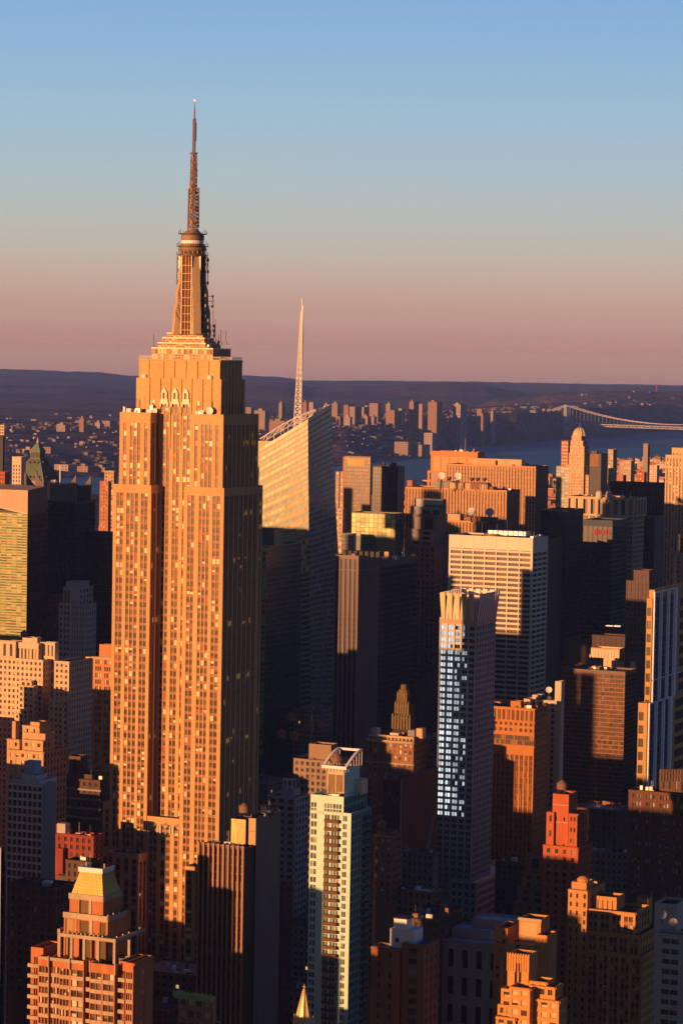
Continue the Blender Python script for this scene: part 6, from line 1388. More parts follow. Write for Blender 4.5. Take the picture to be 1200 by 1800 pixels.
# middle bottom
def middle():
    B = Bld('black_gold_tower', 'black brick tower with gold gothic pinnacles', 'tower', stone((.03, .026, .02), .7, .2, .6, .3), short='the black and gold tower', cap=0); G = stone((.16, .11, .03), .6, .3, 1, .3)
    a = add(B, 1660, 690, 720, 730, 1262, 0, S(bw=3, pw=1.6, pal=W_BLACK), S(bw=3, pw=1.6, pal=W_BLACK)); x0, x1, y0, y1, z = a
    b = add(B, ('Y', y0+2), 695, 717, 725, 1240, z-1, S(bw=2, pw=1), None, dy=10); c = add(B, ('Y', y0+4), 699, 714, 720, 1222, z-1, None, None, dy=7)
    for (q, n, h) in ((a, 7, 7), (b, 6, 6), (c, 5, 5)):
        for i in range(n): g = B.part('pinnacle', G); x = q[0]+(q[1]-q[0])*i/(n-1); g.box(x-.5, q[2]-.5, q[4]-h, x+.5, q[2]+.4, q[4]+.5); g.prism([(x-.6, q[2]-.6), (x+.6, q[2]-.6), (x+.6, q[2]+.5), (x-.6, q[2]+.5)], q[4]+.5, [(x, q[2]), (x+.01, q[2]), (x+.01, q[2]+.01), (x, q[2]+.01)], q[4]+2.5)
    g = B.part('crown', G); g.lathe((c[0]+c[1])/2, c[2]+3, [(3.5, c[4]-1), (3.5, c[4]+3), (2.2, c[4]+3.1), (2.2, c[4]+5.5), (1.0, c[4]+6.2)], 8); B.done()
    B = Bld('corniced_building', 'brown corniced building with a lit top storey in front of the black and gold tower', 'building', BRN, short='the corniced brown building', cap=40)
    a = add(B, 1560, 645, 727, 752, 1305, 0, S(bw=3, pw=1.7, pal=W_MIX), S(bw=3.2, pw=1.8)); Y = a[2]; B.wall.box(a[0]-.6, Y-.9, a[4]-.9, a[1]+.6, Y-.02, a[4]+.2, CONC); B.wall.box(a[0]-.6, Y-.7, a[4]-13, a[1]+.6, Y-.02, a[4]-12.2, CONC)
    b = add(B, ('Y', Y+2), 648, 727, 748, 1296, a[4]-1, dict(bw=2.2, pw=.8, fh=3, sp=.4, dep=.8, pal=W_MIX, top=1.2, wall=TAN), None)
    for (l, r_, t, m_) in ((652, 662, 1280, LGREY), (685, 700, 1289, PALE), (731, 742, 1281, TAN), (716, 728, 1284, GREY)): q0 = Xat(l, Y+6, b[4], b[1]); q1 = Xat(r_, Y+6, b[4], b[1]); B.part('penthouse', m_).box(q0, Y+6, b[4]-1, q1, Y+11, Zat(t, q1, Y+6))
    B.done()
    B = Bld('white_office_building', 'pale grey setback office building with an open white frame on its roof', 'office building', LGREY, short='the pale setback block', cap=60)
    a = add(B, 1450, 470, 520, 542, 1402, 0, S(fh=3.6, sp=1.6, bw=5, pw=2, pal=[(1, (0.03, 0.06, 0.05), 0), (1, (0.015, 0.015, 0.02), 0)]), S(fh=3.6, bw=4)); Y = a[2]; add(B, ('Y', Y+5), 494, 515, 522, 1388, a[4]-1, None, None, dy=9)
    f = B.part('roof_frame', WHITE, label='open white roof frame'); q = P(506, 1386, 1458); 
    for dx in (-2.6, 0, 2.6):
        for dy in (0, 4): f.bar((q.x+dx, q.y+dy, q.z-2), (q.x+dx, q.y+dy, q.z+4.6), .2)
    for dy in (0, 4): f.bar((q.x-2.6, q.y+dy, q.z+4.6), (q.x+2.6, q.y+dy, q.z+4.6), .2)
    f.bar((q.x-2.6, q.y, q.z+4.6), (q.x-2.6, q.y+4, q.z+4.6), .2); f.bar((q.x+2.6, q.y, q.z+4.6), (q.x+2.6, q.y+4, q.z+4.6), .2); B.done()
    B, d = tower('brick_loft', 'small brick building with an orange-lit water tank right of the balcony tower', 1330, 655, 690, 706, 1470, S(bw=3, pw=1.6, pal=W_MIX), S(bw=3, pw=1.6), BRN, yb=1560, finish=False, cap=40); B.wall.box(d[0], d[2]-.5, d[4]-.5, d[1]+.4, d[2]-.02, d[4]+.1, TAN2)
    add(B, ('Y', d[2]+2), 662, 688, 700, 1462, d[4]-1, None, None, dy=8); B.done(); water_tank(671, 1461, 1336, 2.0, 2.4, 'orange-lit wooden water tank on the small brick building right of the balcony tower')
    B, d = tower('brick_loft', 'dark red brick slab with a pale stone edge behind the small brick building', 1480, 700, 706, 770, 1370, None, None, stone((.14, .05, .035), .9, .2, .5), finish=False, cap=0); B.wall.box(d[1]-.4, d[2]-.3, 0, d[1]+.1, d[2]-.02, d[4], LGREY); add(B, ('Y', d[2]+1), 672, 702, 706, 1375, 0, S(bw=2.5, pw=1), None, dy=4); B.done()
    B, d = tower('tan_loft', 'dim tan loft building with tanks on the roof behind the pale setback block', 1600, 516, 585, 612, 1338, S(bw=3.2, pw=1.6, pal=W_DARK), None, stone((.30, .22, .15), .9, .15, .5), yb=1420, finish=False, cap=0); add(B, ('Y', d[2]+5), 543, 582, 590, 1310, d[4]-1, None, None, dy=10); B.clutter(d[0], d[1], d[2], d[3], d[4], 6, 5, 3); B.done()
    for px, py, D, lb in ((495, 1302, 1700, 'water tank left of a pair on dark roofs behind the pale setback block'), (516, 1306, 1690, 'water tank right of a pair on dark roofs behind the pale setback block'), (545, 1290, 1720, 'lone water tank with a broad cap above the tan loft'), (560, 1284, 1750, 'farthest dim water tank in front of the faceted glass tower'), (512, 1272, 1760, 'small dim water tank at the foot of the dark green tower')):
        water_tank(px, py, D, 2.6, 4, lb)
    # low rooftops bottom centre
    B, d = tower('brick_apartment_block', 'brown brick block in two wings with a white rooftop cabin, bottom centre', 1010, 652, 700, 715, 1668, S(bw=5, pw=3.4, pal=W_DARK), S(bw=4, pw=3), stone((.26, .12, .06), .9, .2, .5), yb=1800, finish=False, cap=30, rm=stone((.16, .18, .24), .9, .2, .4), short='the two-winged brick block')
    x0, x1, y0, y1, z = d; add(B, ('Y', y0+2), 706, 745, 772, 1662, 0, S(bw=5, pw=3.4, pal=W_DARK), S(bw=4, pw=3), rm=stone((.16, .18, .24), .9, .2, .4)); q = P(703, 1650, 1016); u = B.part('roof_cabin', WHITE, label='white rooftop cabin'); u.box(q.x-4, q.y, z-1, q.x+5.5, q.y+8, q.z+3.4); u.box(q.x-3, q.y+1, q.z+3.4, q.x+2, q.y+6, q.z+7); u.box(q.x-3.4, q.y+.6, q.z+7, q.x+2.4, q.y+6.4, q.z+7.4, ROOF)
    B.part('cabin_window', BLK).box(q.x-2, q.y-.05, z+1, q.x-.5, q.y-.01, z+2.6); B.done()
    B, d = tower('hall_building', 'pale hall with arched windows and a snow-covered flat roof, bottom centre', 1180, 775, 878, 900, 1660, dict(cols=[(.12, .22), (.36, .46), (.60, .70), (.84, .94)], fh=14, sp=4, dep=.6, pal=W_BLACK, top=4), None, stone((.36, .33, .32), .9, .1, .5), yb=1790, finish=False, cap=40, rm=SNOW, short='the arched hall')
    x0, x1, y0, y1, z = d; ar = B.part('window_arch', LGREY)
    for t in (.17, .41, .65, .89):
        xx = x0+(x1-x0)*t
        for i in range(8):
            a, b_ = math.pi*i/8, math.pi*(i+1)/8; ar.bar((xx+1.9*math.cos(a), y0-.1, z-5+1.9*math.sin(a)), (xx+1.9*math.cos(b_), y0-.1, z-5+1.9*math.sin(b_)), .22)
    for k in (.8, 2.6): B.wall.box(x0, y0-.5, z-k, x1, y0-.01, z-k+.5)
    add(B, ('Y', y0+8), 794, 862, 880, 1637, z-1, None, None, dy=14, rm=SNOW); add(B, ('Y', y0+16), 830, 895, 905, 1620, z-1, None, None, dy=14, rm=SNOW); B.done()
    for nm, lb, D, xl, xc, xr, yc, mt, rm in (
        ('loft_building', 'dim tan building with patchy snow on its roof left of the flared-crown tower foot', 1330, 664, 760, 775, 1568, stone((.26, .19, .13), .9, .2, .5), SNOW),
        ('loft_building', 'dim brown loft with tall windows right of the two-winged brick block', 1180, 700, 762, 812, 1618, DBRN, ROOF),
        ('loft_building', 'grey long building with many small windows left of the flared-crown tower', 1450, 696, 762, 770, 1500, stone((.2, .19, .19), .9, .2, .5), ROOF),
        ('loft_building', 'dark block with snow on the roof between the bronze-lined block and the slender red tower', 1480, 1010, 1085, 1112, 1425, DBRN, stone((.2, .22, .28), .9, .3, .3)),
        ('loft_building', 'grey building with small windows right of the slender red tower', 1400, 1024, 1104, 1112, 1500, stone((.22, .19, .17), .9, .2, .5), SNOW),
        ('loft_building', 'dark brown building under the orange belted building', 1500, 870, 940, 966, 1520, DBRN, ROOF)):
        B, d = tower(nm, lb, D, xl, xc, xr, yc, S(bw=3, pw=1.6, pal=W_DARK), S(bw=3, pw=1.6, pal=W_DARK), mt, yb=yc+140, finish=False, cap=0, rm=rm); B.clutter(d[0], d[1], d[2], d[3], d[4], 9, yc, 2.6, [GREY, LGREY, DARK, WHITE, BRN]); B.done()
    # crane
    t = root('crane', P(742, 1545, 1500), 'slim white lattice crane boom leaning against the flared-crown tower foot', 'crane'); b = MB(stone((.45, .48, .52), .5, .1, 1)); o = P(742, 1545, 1500); top = P(762, 1432, 1500)-o; sd = Vector((.9, 0, 0))
    n = 16
    for k in range(n):
        p, q = top*(k/n), top*((k+1)/n); w0 = sd*(1-k/n*.5); b.bar(p-w0, q-w0, .16); b.bar(p+w0, q+w0, .16); b.bar(p-w0, q+w0, .12); b.bar(p+w0, q-w0, .12)
    b.build('boom', t); c = MB(stone((.5, .22, .05), .6, .1, 1)); c.box(-2.5, -3, -6, 2.5, 3, 0); c.build('cab', t); c = MB(DARKSTEEL); c.bar(Vector((0, 0, -.5)), Vector((0, 0, -o.z+1)), 1.1, 6); c.build('mast', t)
    # dark infill slab right of the fin tower and left of the balcony tower
    tower('brick_apartment_block', 'dark wine-red brick slab behind the tall beige slab', 1200, 480, 497, 514, 1556, None, S(bw=3.4, pw=1.8, pal=W_BLACK), stone((.13, .05, .045), .9, .2, .5), cap=0)
middle()
# ------------------------------------------------------------------ ground, river, far shore, ridges
rnd = random.Random(21)
def interp(x, pts):
    if x <= pts[0][0]: return pts[0][1]
    for (a, u), (b, v) in zip(pts[:-1], pts[1:]):
        if x <= b:
            t = (x-a)/(b-a); t = t*t*(3-2*t); return u+(v-u)*t
    return pts[-1][1]
def dir_px(px):        # horizontal direction of a picture column (at the horizon row)
    d = P(px, 640, 1000)-CAM; d.z = 0; return d.normalized(), d.length/1000
def at_z(px, py, z):   # where the ray through a pixel meets a level
    d = P(px, py, 1.0)-CAM; return CAM+d*((z-CAM.z)/d.z)
from mathutils import noise as mnoise
def nz(x, y, s, o=3): return mnoise.fractal((x/s, y/s, 1.7), 1.0, 2.0, o)
GND = stone((0.05, 0.045, 0.045), 0.95, 0.4, 0.05)
g = MB(GND)
far_edge = [(-500, 2600), (-100, 4200), (130, 4900), (200, 5000), (600, 6500), (720, 6750), (960, 7500), (1080, 8800), (1200, 9400), (1500, 9900), (1900, 10500)]
n = 48; near = [Vector((CAM.x+300*math.sin(R(-24-75+150*i/n)), CAM.y+300*math.cos(R(-24-75+150*i/n)), 0)) for i in range(n+1)]
# Manhattan: a big sheet whose far edge is the Hudson shore
shore = []
for i in range(41):
    px = -900+i*(3100/40); d, _ = dir_px(px); r_ = interp(px, far_edge); p = CAM+d*r_; shore.append(Vector((p.x, p.y, 1.5)))
ring = [Vector((2600, 9000, 1.5)), Vector((5200, 5200, 1.5)), Vector((4200, -3000, 1.5)), Vector((-4200, -3000, 1.5)), Vector((-3400, 200, 1.5))]
g.poly([Vector((p.x, p.y, 0)) for p in (shore[::-1]+ [Vector((-2600, 100, 0)), Vector((-2600, -2600, 0)), Vector((4200, -2600, 0)), Vector((5400, 5200, 0))])][::-1])
og = g.build('ground'); og['kind'] = 'structure'
# river
wm, t_, b_ = nodes('water'); b_.inputs['Base Color'].default_value = (0.045, 0.085, 0.125, 1); b_.inputs['Roughness'].default_value = 0.6; b_.inputs['Specular IOR Level'].default_value = 0.12
nn = t_.nodes.new('ShaderNodeTexNoise'); nn.inputs['Scale'].default_value = 0.012; nn.inputs['Detail'].default_value = 6
mp = t_.nodes.new('ShaderNodeMapping'); mp.inputs['Scale'].default_value = (1, 0.25, 1); mp.inputs['Rotation'].default_value = (0, 0, .4); tcn = t_.nodes.new('ShaderNodeTexCoord')
t_.links.new(tcn.outputs['Object'], mp.inputs[0]); t_.links.new(mp.outputs[0], nn.inputs[0])
mixc = t_.nodes.new('ShaderNodeMix'); mixc.data_type = 'RGBA'; mixc.inputs[6].default_value = (0.04, 0.24, 0.44, 1); mixc.inputs[7].default_value = (0.09, 0.34, 0.58, 1)
t_.links.new(nn.outputs[0], mixc.inputs[0]); t_.links.new(mixc.outputs[2], b_.inputs['Base Color'])
bp = t_.nodes.new('ShaderNodeBump'); bp.inputs['Strength'].default_value = 0.6; bp.inputs['Distance'].default_value = 8; t_.links.new(nn.outputs[0], bp.inputs['Height']); t_.links.new(bp.outputs[0], b_.inputs['Normal'])
wt = MB(wm); c0, _ = dir_px(600); pr_ = Vector((c0.y, -c0.x, 0)); o = Vector((CAM.x, CAM.y, -3))
wt.poly([o-pr_*9000+c0*1500, o+pr_*9000+c0*1500, o+pr_*16000+c0*30000, o-pr_*16000+c0*30000]); ow = wt.build('water'); ow['kind'] = 'structure'
# New Jersey: polar terrain grid
shoreNJ = [(-500, 6300), (0, 7200), (150, 7500), (240, 7650), (480, 8200), (600, 8600), (700, 9150), (756, 9550), (832, 10750), (905, 11150), (960, 11700), (1000, 12150), (1077, 12800), (1188, 14100), (1500, 16500)]
farcrest = [(-400, 652), (0, 649), (60, 650), (150, 654), (235, 660), (330, 665), (430, 661), (480, 663), (560, 671), (640, 669), (720, 671), (800, 671), (870, 672), (960, 674), (1050, 678), (1200, 682), (1600, 690)]
midcrest = [(-400, 684), (0, 676), (120, 677), (240, 690), (330, 690), (440, 673), (500, 672), (560, 683), (660, 680), (740, 674), (800, 672), (840, 676), (900, 688), (960, 703), (1030, 712), (1200, 720)]
rcrest = [(-400, 800), (780, 730), (840, 712), (880, 700), (930, 697), (980, 691), (1060, 687), (1120, 687), (1200, 688), (1500, 690)]
def zfor(px, py, D): return P(px, py, D).z
def land(px, r):
    """height of the land in the direction of picture column px at ground distance r"""
    sh = interp(px, shoreNJ); d, k = dir_px(px); x, y = CAM.x+d.x*r, CAM.y+d.y*r
    if r < sh: return -12.0
    w_ = interp(px, [(0, 55), (500, 60), (800, 88), (1000, 100), (1200, 105)])
    s_ = r-sh
    h = 2.5+min(1, max(0, (s_-140)/350))*14
    h += w_*max(0, min(1, (s_-330)/(interp(px, [(0, 900), (700, 900), (960, 250), (1200, 250)]))))**1.3
    back = max(0, min(1, (r-sh-2500)/4000)); h -= back*(w_*.55)
    h += nz(x, y, 900, 4)*14*min(1, s_/1500)+nz(x+500, y, 160, 3)*3.5*min(1, s_/600)
    def ridge(crest, D, wd, ph):
        zc = zfor(px, interp(px, crest)+nz(px/ (18.0), ph, 1.0, 3)*1.0, D/ (1.0)); q = (r-D)/wd
        return max(0, zc-20)*math.exp(-q*q) if zc > 0 else 0
    h2 = 20+ridge(farcrest, 31000, 3600, 1.0)+nz(x, y, 1300, 4)*10
    h3 = 20+ridge(midcrest, 21500, 1700, 5.0)+nz(x, y, 900, 4)*9*math.exp(-((r-21500)/5000)**2)
    h4 = 20+ridge(rcrest, 16200, 1400, 9.0)
    return max(h, h2 if r > 23000 else 0, h3 if r > 15500 else 0, h4 if r > 13800 and px > 780 else 0)
cols_, rows_ = 300, 250
pxs = [-420+i*(2040/cols_) for i in range(cols_+1)]
rs_ = [7000*((38000/7000)**(j/rows_)) for j in range(rows_+1)]
wd, t_, b_ = nodes('winter_woods')
tcn = t_.nodes.new('ShaderNodeTexCoord')
n1 = t_.nodes.new('ShaderNodeTexNoise'); n1.inputs['Scale'].default_value = 0.0009; n1.inputs['Detail'].default_value = 10; n1.inputs['Roughness'].default_value = .65
n2 = t_.nodes.new('ShaderNodeTexNoise'); n2.inputs['Scale'].default_value = 0.02; n2.inputs['Detail'].default_value = 5; n2.inputs['Roughness'].default_value = .75
t_.links.new(tcn.outputs['Object'], n1.inputs[0]); t_.links.new(tcn.outputs['Object'], n2.inputs[0])
r1 = t_.nodes.new('ShaderNodeValToRGB'); r1.color_ramp.elements[0].position = .40; r1.color_ramp.elements[0].color = (0.065, 0.060, 0.095, 1); r1.color_ramp.elements[1].position = .60; r1.color_ramp.elements[1].color = (0.20, 0.145, 0.175, 1)  # purple tint puts some distance haze into the woods' own colour
t_.links.new(n1.outputs[0], r1.inputs[0])
r2 = t_.nodes.new('ShaderNodeMapRange'); r2.inputs['From Min'].default_value = .35; r2.inputs['From Max'].default_value = .65; r2.inputs['To Min'].default_value = .2; r2.inputs['To Max'].default_value = 1.9; t_.links.new(n2.outputs[0], r2.inputs[0])
vm = t_.nodes.new('ShaderNodeVectorMath'); vm.operation = 'SCALE'; t_.links.new(r1.outputs[0], vm.inputs[0]); t_.links.new(r2.outputs[0], vm.inputs['Scale']); t_.links.new(vm.outputs[0], b_.inputs['Base Color'])
b_.inputs['Roughness'].default_value = 1.0; b_.inputs['Specular IOR Level'].default_value = 0.0
LW = MB(wd); vs = []
dirs = [dir_px(p) for p in pxs]
for i, px in enumerate(pxs):
    d, k = dirs[i]
    for r_ in rs_: vs.append((CAM.x+d.x*r_, CAM.y+d.y*r_, land(px, r_)))
NJ = rows_+1
fs = [(i*NJ+j, (i+1)*NJ+j, (i+1)*NJ+j+1, i*NJ+j+1) for i in range(cols_) for j in range(rows_)]
me = bpy.data.meshes.new('hills'); me.from_pydata(vs, [], fs); me.materials.append(wd); me.polygons.foreach_set('use_smooth', [True]*len(fs)); me.update()
oh = bpy.data.objects.new('hills', me); COL.objects.link(oh); oh['kind'] = 'structure'
if me.polygons[0].normal.z < 0: me.flip_normals()

# ---- high-rises along the far cliff: x0, x1, top row, bottom row, depth, split (share of the sunlit south face)
def zland(px, D):
    d, k = dir_px(px); return land(px, D*1.0/ d.dot(Vector((_F.x, _F.y, 0)).normalized()))
HR = [(490, 502, 708, 724, 10900), (532, 543, 707, 728, 10900), (543, 555, 707, 728, 10850), (432, 447, 716, 735, 10500), (447, 473, 722, 758, 9900), (473, 511, 740, 760, 9700),
 (569, 583, 711, 731, 10700), (583, 597, 709, 731, 10800), (614, 635, 715, 745, 10300), (604, 622, 712, 738, 10500), (636, 654, 716, 732, 10600), (649, 670, 709, 735, 10500), (636, 652, 732, 745, 10200), (592, 604, 732, 746, 10150), (604, 619, 733, 746, 10150), (653, 662, 733, 745, 10150),
 (678, 690, 710, 723, 10900), (678, 699, 721, 742, 10250), (700, 712, 718, 740, 10300), (719, 736, 706, 741, 10350), (736, 744, 710, 741, 10300), (752, 777, 707, 741, 10300), (795, 826, 711, 740, 10500), (838, 851, 719, 731, 10900), (862, 871, 722, 730, 11100), (845, 853, 729, 737, 10700),
 (745, 765, 761, 783, 9550), (693, 726, 777, 797, 9350), (727, 758, 782, 798, 9380), (140, 152, 735, 754, 9000), (167, 181, 743, 755, 9100), (184, 205, 740, 749, 9400), (100, 124, 747, 750, 9000), (14, 34, 761, 768, 8900),
 (96, 135, 817, 834, 7650), (136, 166, 820, 836, 7650), (167, 206, 822, 838, 7680), (75, 95, 786, 815, 8000), (38, 70, 790, 812, 8050)]
HW = [stone((.36, .28, .22), .9, .1, .02), stone((.34, .2, .14), .9, .1, .02), stone((.42, .36, .33), .9, .1, .02), stone((.34, .24, .2), .9, .1, .02)]
KIND = {(140, 735): 'orange-brown slab tower on the wooded far shore at left', (745, 761): 'grey tower by the far waterside behind the bronze tower', (727, 782): 'pale greenish slab by the far waterside', (693, 777): 'long grey-brown slab by the far waterside', (719, 706): 'tall twin-peaked apartment tower on the cliff, second group from the right', (752, 707): 'dark slab with one bright vertical stripe on the cliff', (795, 711): 'dark hazy tower at the right end of the cliff-top row', (649, 709): 'cream and dark tower with a rooftop box in the middle of the cliff row', (490, 708): 'small orange block standing alone left of the white spire'}
for k, (xa, xb, yt, yb, D) in enumerate(HR):
    sp_ = xa+(xb-xa)*rnd.choice([.45, .62, .72]); m_ = HW[k % 4]; D2 = D
    x0, x1, y0, y1, z = dims(xa, sp_, xb, yt, D2); zb = min(Zat(yb, x1, y0), zland(xa, D2))-8
    rank = sorted([h[0] for h in HR if h[2] < 735 and h[4] > 9600]).index(xa)+1 if (yt < 735 and D > 9600) else 0
    lab = KIND.get((xa, yt)) or ('hazy cliff-top apartment tower across the river, number %d from the left' % rank if rank else ('low waterfront block on the far shore beyond the left river reach' if yt > 780 else 'squat hazy apartment block on the far shore below the cliff row'))
    B = Bld('apartment_tower', lab, 'apartment tower', m_, cap=0, group='high-rises along the far shore' )
    st = dict(bw=9, pw=4.2, fh=7.5, sp=3.6, dep=1.2, sr=.1, pal=[(1, (0.05, 0.04, 0.04), 0)], top=3, nowin=True)
    y1 = min(y1, y0+70)
    B.block(x0, x1, y0, y1, zb, z, st if xb-xa > 10 else None, dict(st) if xb-xa > 10 else None, roof=False)
    if rnd.random() < .7: B.wall.box((x0*2+x1)/3, y0+4, z, (x0+2*x1)/3, y0+16, z+7)
    B.done()
# ---- small houses and low blocks scattered over the far slopes
HM = [stone((.30, .26, .25), .9, .1, .02), stone((.26, .17, .12), .9, .1, .02), stone((.36, .34, .36), .9, .1, .02)]
protos = []
for k, (w_, dp, h, m_, roof) in enumerate(((12, 10, 7, 2, 1), (26, 14, 9, 0, 0), (16, 12, 10, 1, 1), (44, 18, 11, 0, 0), (20, 14, 12, 2, 0))):
    b = MB(HM[m_]); b.box(-w_/2, -dp/2, -6, w_/2, dp/2, h)
    if roof: b.poly([(-w_/2, -dp/2, h), (w_/2, -dp/2, h), (w_/2, 0, h+4), (-w_/2, 0, h+4)], SNOW); b.poly([(w_/2, dp/2, h), (-w_/2, dp/2, h), (-w_/2, 0, h+4), (w_/2, 0, h+4)], BRN); b.poly([(w_/2, -dp/2, h), (w_/2, dp/2, h), (w_/2, 0, h+4)]); b.poly([(-w_/2, dp/2, h), (-w_/2, -dp/2, h), (-w_/2, 0, h+4)])
    for i in range(int(w_/5)): b.box(-w_/2+1.5+i*5, -dp/2-.05, h*.35, -w_/2+3.8+i*5, -dp/2-.01, h*.7, BLK)
    o = b.build('house'); protos.append(o)
labs = ['pale small house among bare trees on the far wooded slope', 'low tan building on the far wooded slope', 'brownish small house on the far wooded slope', 'long low pale building on the far wooded slope', 'boxy white house on the far wooded slope']
first = [True]*5; cnt = 0
spots = []
for (xa, xb, ya, yb, num) in ((0, 120, 735, 790, 20), (100, 210, 738, 790, 32), (585, 720, 760, 800, 50), (700, 830, 765, 805, 42), (640, 720, 735, 760, 12), (760, 880, 725, 745, 26), (930, 1000, 715, 730, 14), (1060, 1150, 700, 714, 10), (0, 230, 728, 742, 10), (430, 520, 745, 765, 12), (1000, 1180, 688, 700, 6)):
    for _ in range(num): spots.append((rnd.uniform(xa, xb), rnd.uniform(ya, yb)))
for px, py in spots:
    # march to the land along the ray
    d = (P(px, py, 1.0)-CAM); hit = None; D = 7300
    while D < 22000:
        p = CAM+d*D
        dd = math.hypot(p.x-CAM.x, p.y-CAM.y)
        if land(px, dd) > p.z and dd > interp(px, shoreNJ)+20: hit = p; break
        D += 60
    if not hit: continue
    k = rnd.choice([0, 0, 1, 2, 2, 3, 4]); 
    o = protos[k] if first[k] else protos[k].copy()
    if not first[k]: COL.objects.link(o)
    first[k] = False; o.location = hit; o.rotation_euler = (0, 0, rnd.uniform(-.5, .5)); s_ = rnd.choice([.3, .4, .45, .5, .6, .8]); o.scale = (s_, s_, s_)
    tag(o, labs[k], 'house', 'houses on the far slope')
# the rest of the far town, too many to count: low dim roofs among the trees
tw = MB(stone((.13, .11, .12), .9, .3, .01), stone((.09, .07, .075), .9, .3, .01), stone((.20, .19, .22), .9, .3, .01))
for px0, px1, ra, rb, num in ((-150, 260, 150, 3400, 650), (560, 900, 120, 2600, 1100), (400, 620, 1500, 4500, 250), (880, 1250, 900, 4000, 60)):
    for _ in range(num):
        px = rnd.uniform(px0, px1); r_ = interp(px, shoreNJ)+ra+(rb-ra)*rnd.random()**1.3; d, _k = dir_px(px); x, y = CAM.x+d.x*r_, CAM.y+d.y*r_
        if nz(x, y, 420, 2) < -0.05: continue
        z = land(px, r_); a, b, h = rnd.uniform(4, 9), rnd.uniform(4, 8), rnd.uniform(4, 9); tw.box(x-a, y-b, z-5, x+a, y+b, z+h, tw.mats[rnd.choice([0, 0, 1, 1, 2])])
o = tw.build('far_town'); o['kind'] = 'stuff'
# ---- bridge
def bridge():
    SM = stone((.55, .55, .60), .6, .1, .02, .4); tp = P(996.5, 712, 12300.0); D = 12300.0
    t = root('suspension_bridge', (tp.x, tp.y, -3), 'grey steel suspension bridge over the river, one lattice tower in view', 'bridge')
    org = Vector((tp.x, tp.y, -3)); ax = (P(1200, 750, 11900.0)-P(996.5, 750, 12300.0)); ax.z = 0; ax.normalize(); nrm = Vector((-ax.y, ax.x, 0))
    b = MB(SM); H = tp.z
    def pt(u, v, z): return org+ax*u+nrm*v+Vector((0, 0, z+3))
    for v in (-16, 16):
        for u in (-7, 7): b.bar(pt(u, v, -5), pt(u*.8, v*.9, H), 2.3)
        for k in range(14):
            z0, z1 = H*k/14, H*(k+1)/14; b.bar(pt(-7, v, z0), pt(7, v, z1), 1.1); b.bar(pt(7, v, z0), pt(-7, v, z1), 1.1)
    for u in (-7, 7):
        for k in range(14):
            z0, z1 = H*k/14, H*(k+1)/14
            b.bar(pt(u, -16, z1), pt(u, 16, z1), 1.1); b.bar(pt(u, -16, z0), pt(u, 16, z1), 1.0); b.bar(pt(u, 16, z0), pt(u, -16, z1), 1.0)
    b.box(*(pt(-9, -18, H-6)-Vector((0, 0, 0))), *(pt(-9, -18, H-6)+Vector((.1, .1, .1))))
    b.build('tower', t, org)
    dz = 62.0; L2 = 1067.0
    c = MB(SM)
    for u0 in range(-240, 1300, 40):
        for v in (-15, 15): c.bar(pt(u0, v, dz), pt(u0+40, v, dz), 1.6); c.bar(pt(u0, v, dz-9), pt(u0+40, v, dz-9), 1.4); c.bar(pt(u0, v, dz), pt(u0+20, v, dz-9), .9); c.bar(pt(u0+20, v, dz-9), pt(u0+40, v, dz), .9)
    c.build('deck', t, org)
    dk = MB(stone((.34, .33, .34), .8, .1, .02)); 
    a = [pt(-240, -15, dz-.5), pt(1300, -15, dz-.5), pt(1300, 15, dz-.5), pt(-240, 15, dz-.5)]; dk.poly(a); dk.poly([p-Vector((0, 0, 2)) for p in reversed(a)]); dk.build('roadway', t, org)
    for v in (-16, 16):
        m_ = MB(SM); pr = None
        for k in range(-6, 29):
            u = k*40.0
            z = (H-(-u)*((H-68)/240.0)) if u < 0 else 72+(H-72)*((u-L2/2)/(L2/2))**2
            if u > L2: break
            p = pt(u, v, z)
            if pr is not None: m_.bar(pr, p, 1.5, 6)
            pr = p
        m_.build('main_cable', t, org)
        h = MB(SM)
        for k in range(-5, 52):
            u = k*20.0; z = (H-(-u)*((H-68)/240.0)) if u < 0 else 72+(H-72)*((u-L2/2)/(L2/2))**2
            if u > L2: break
            if z > dz+2: h.bar(pt(u, v, dz), pt(u, v, z), .28)
        o = h.build('hanger_cables', t, org); o['kind'] = 'stuff'
    # abutment land at the western end is part of the cliff
bridge()
# radio mast on the far ridge
q = P(1153, 690, 16000.0); t = root('radio_mast', (q.x, q.y, q.z-20), 'thin red and white radio mast on the far ridge at right', 'radio mast'); b = MB(plain('mast_red', (.5, .15, .1), .6)); hh = P(1153, 673, 16000.0).z-q.z+20
for dx, dy in ((-4, -3), (4, -3), (0, 4)): b.bar((dx, dy, 0), (dx*.3, dy*.3, hh), .9)
for k in range(12): z0, z1 = hh*k/12, hh*(k+1)/12; b.bar((-4, -3, z0), (4*(1-k/16), -3, z1), .6); b.bar((4, -3, z0), (-4*(1-k/16), -3, z1), .6)
b.build('lattice', t)

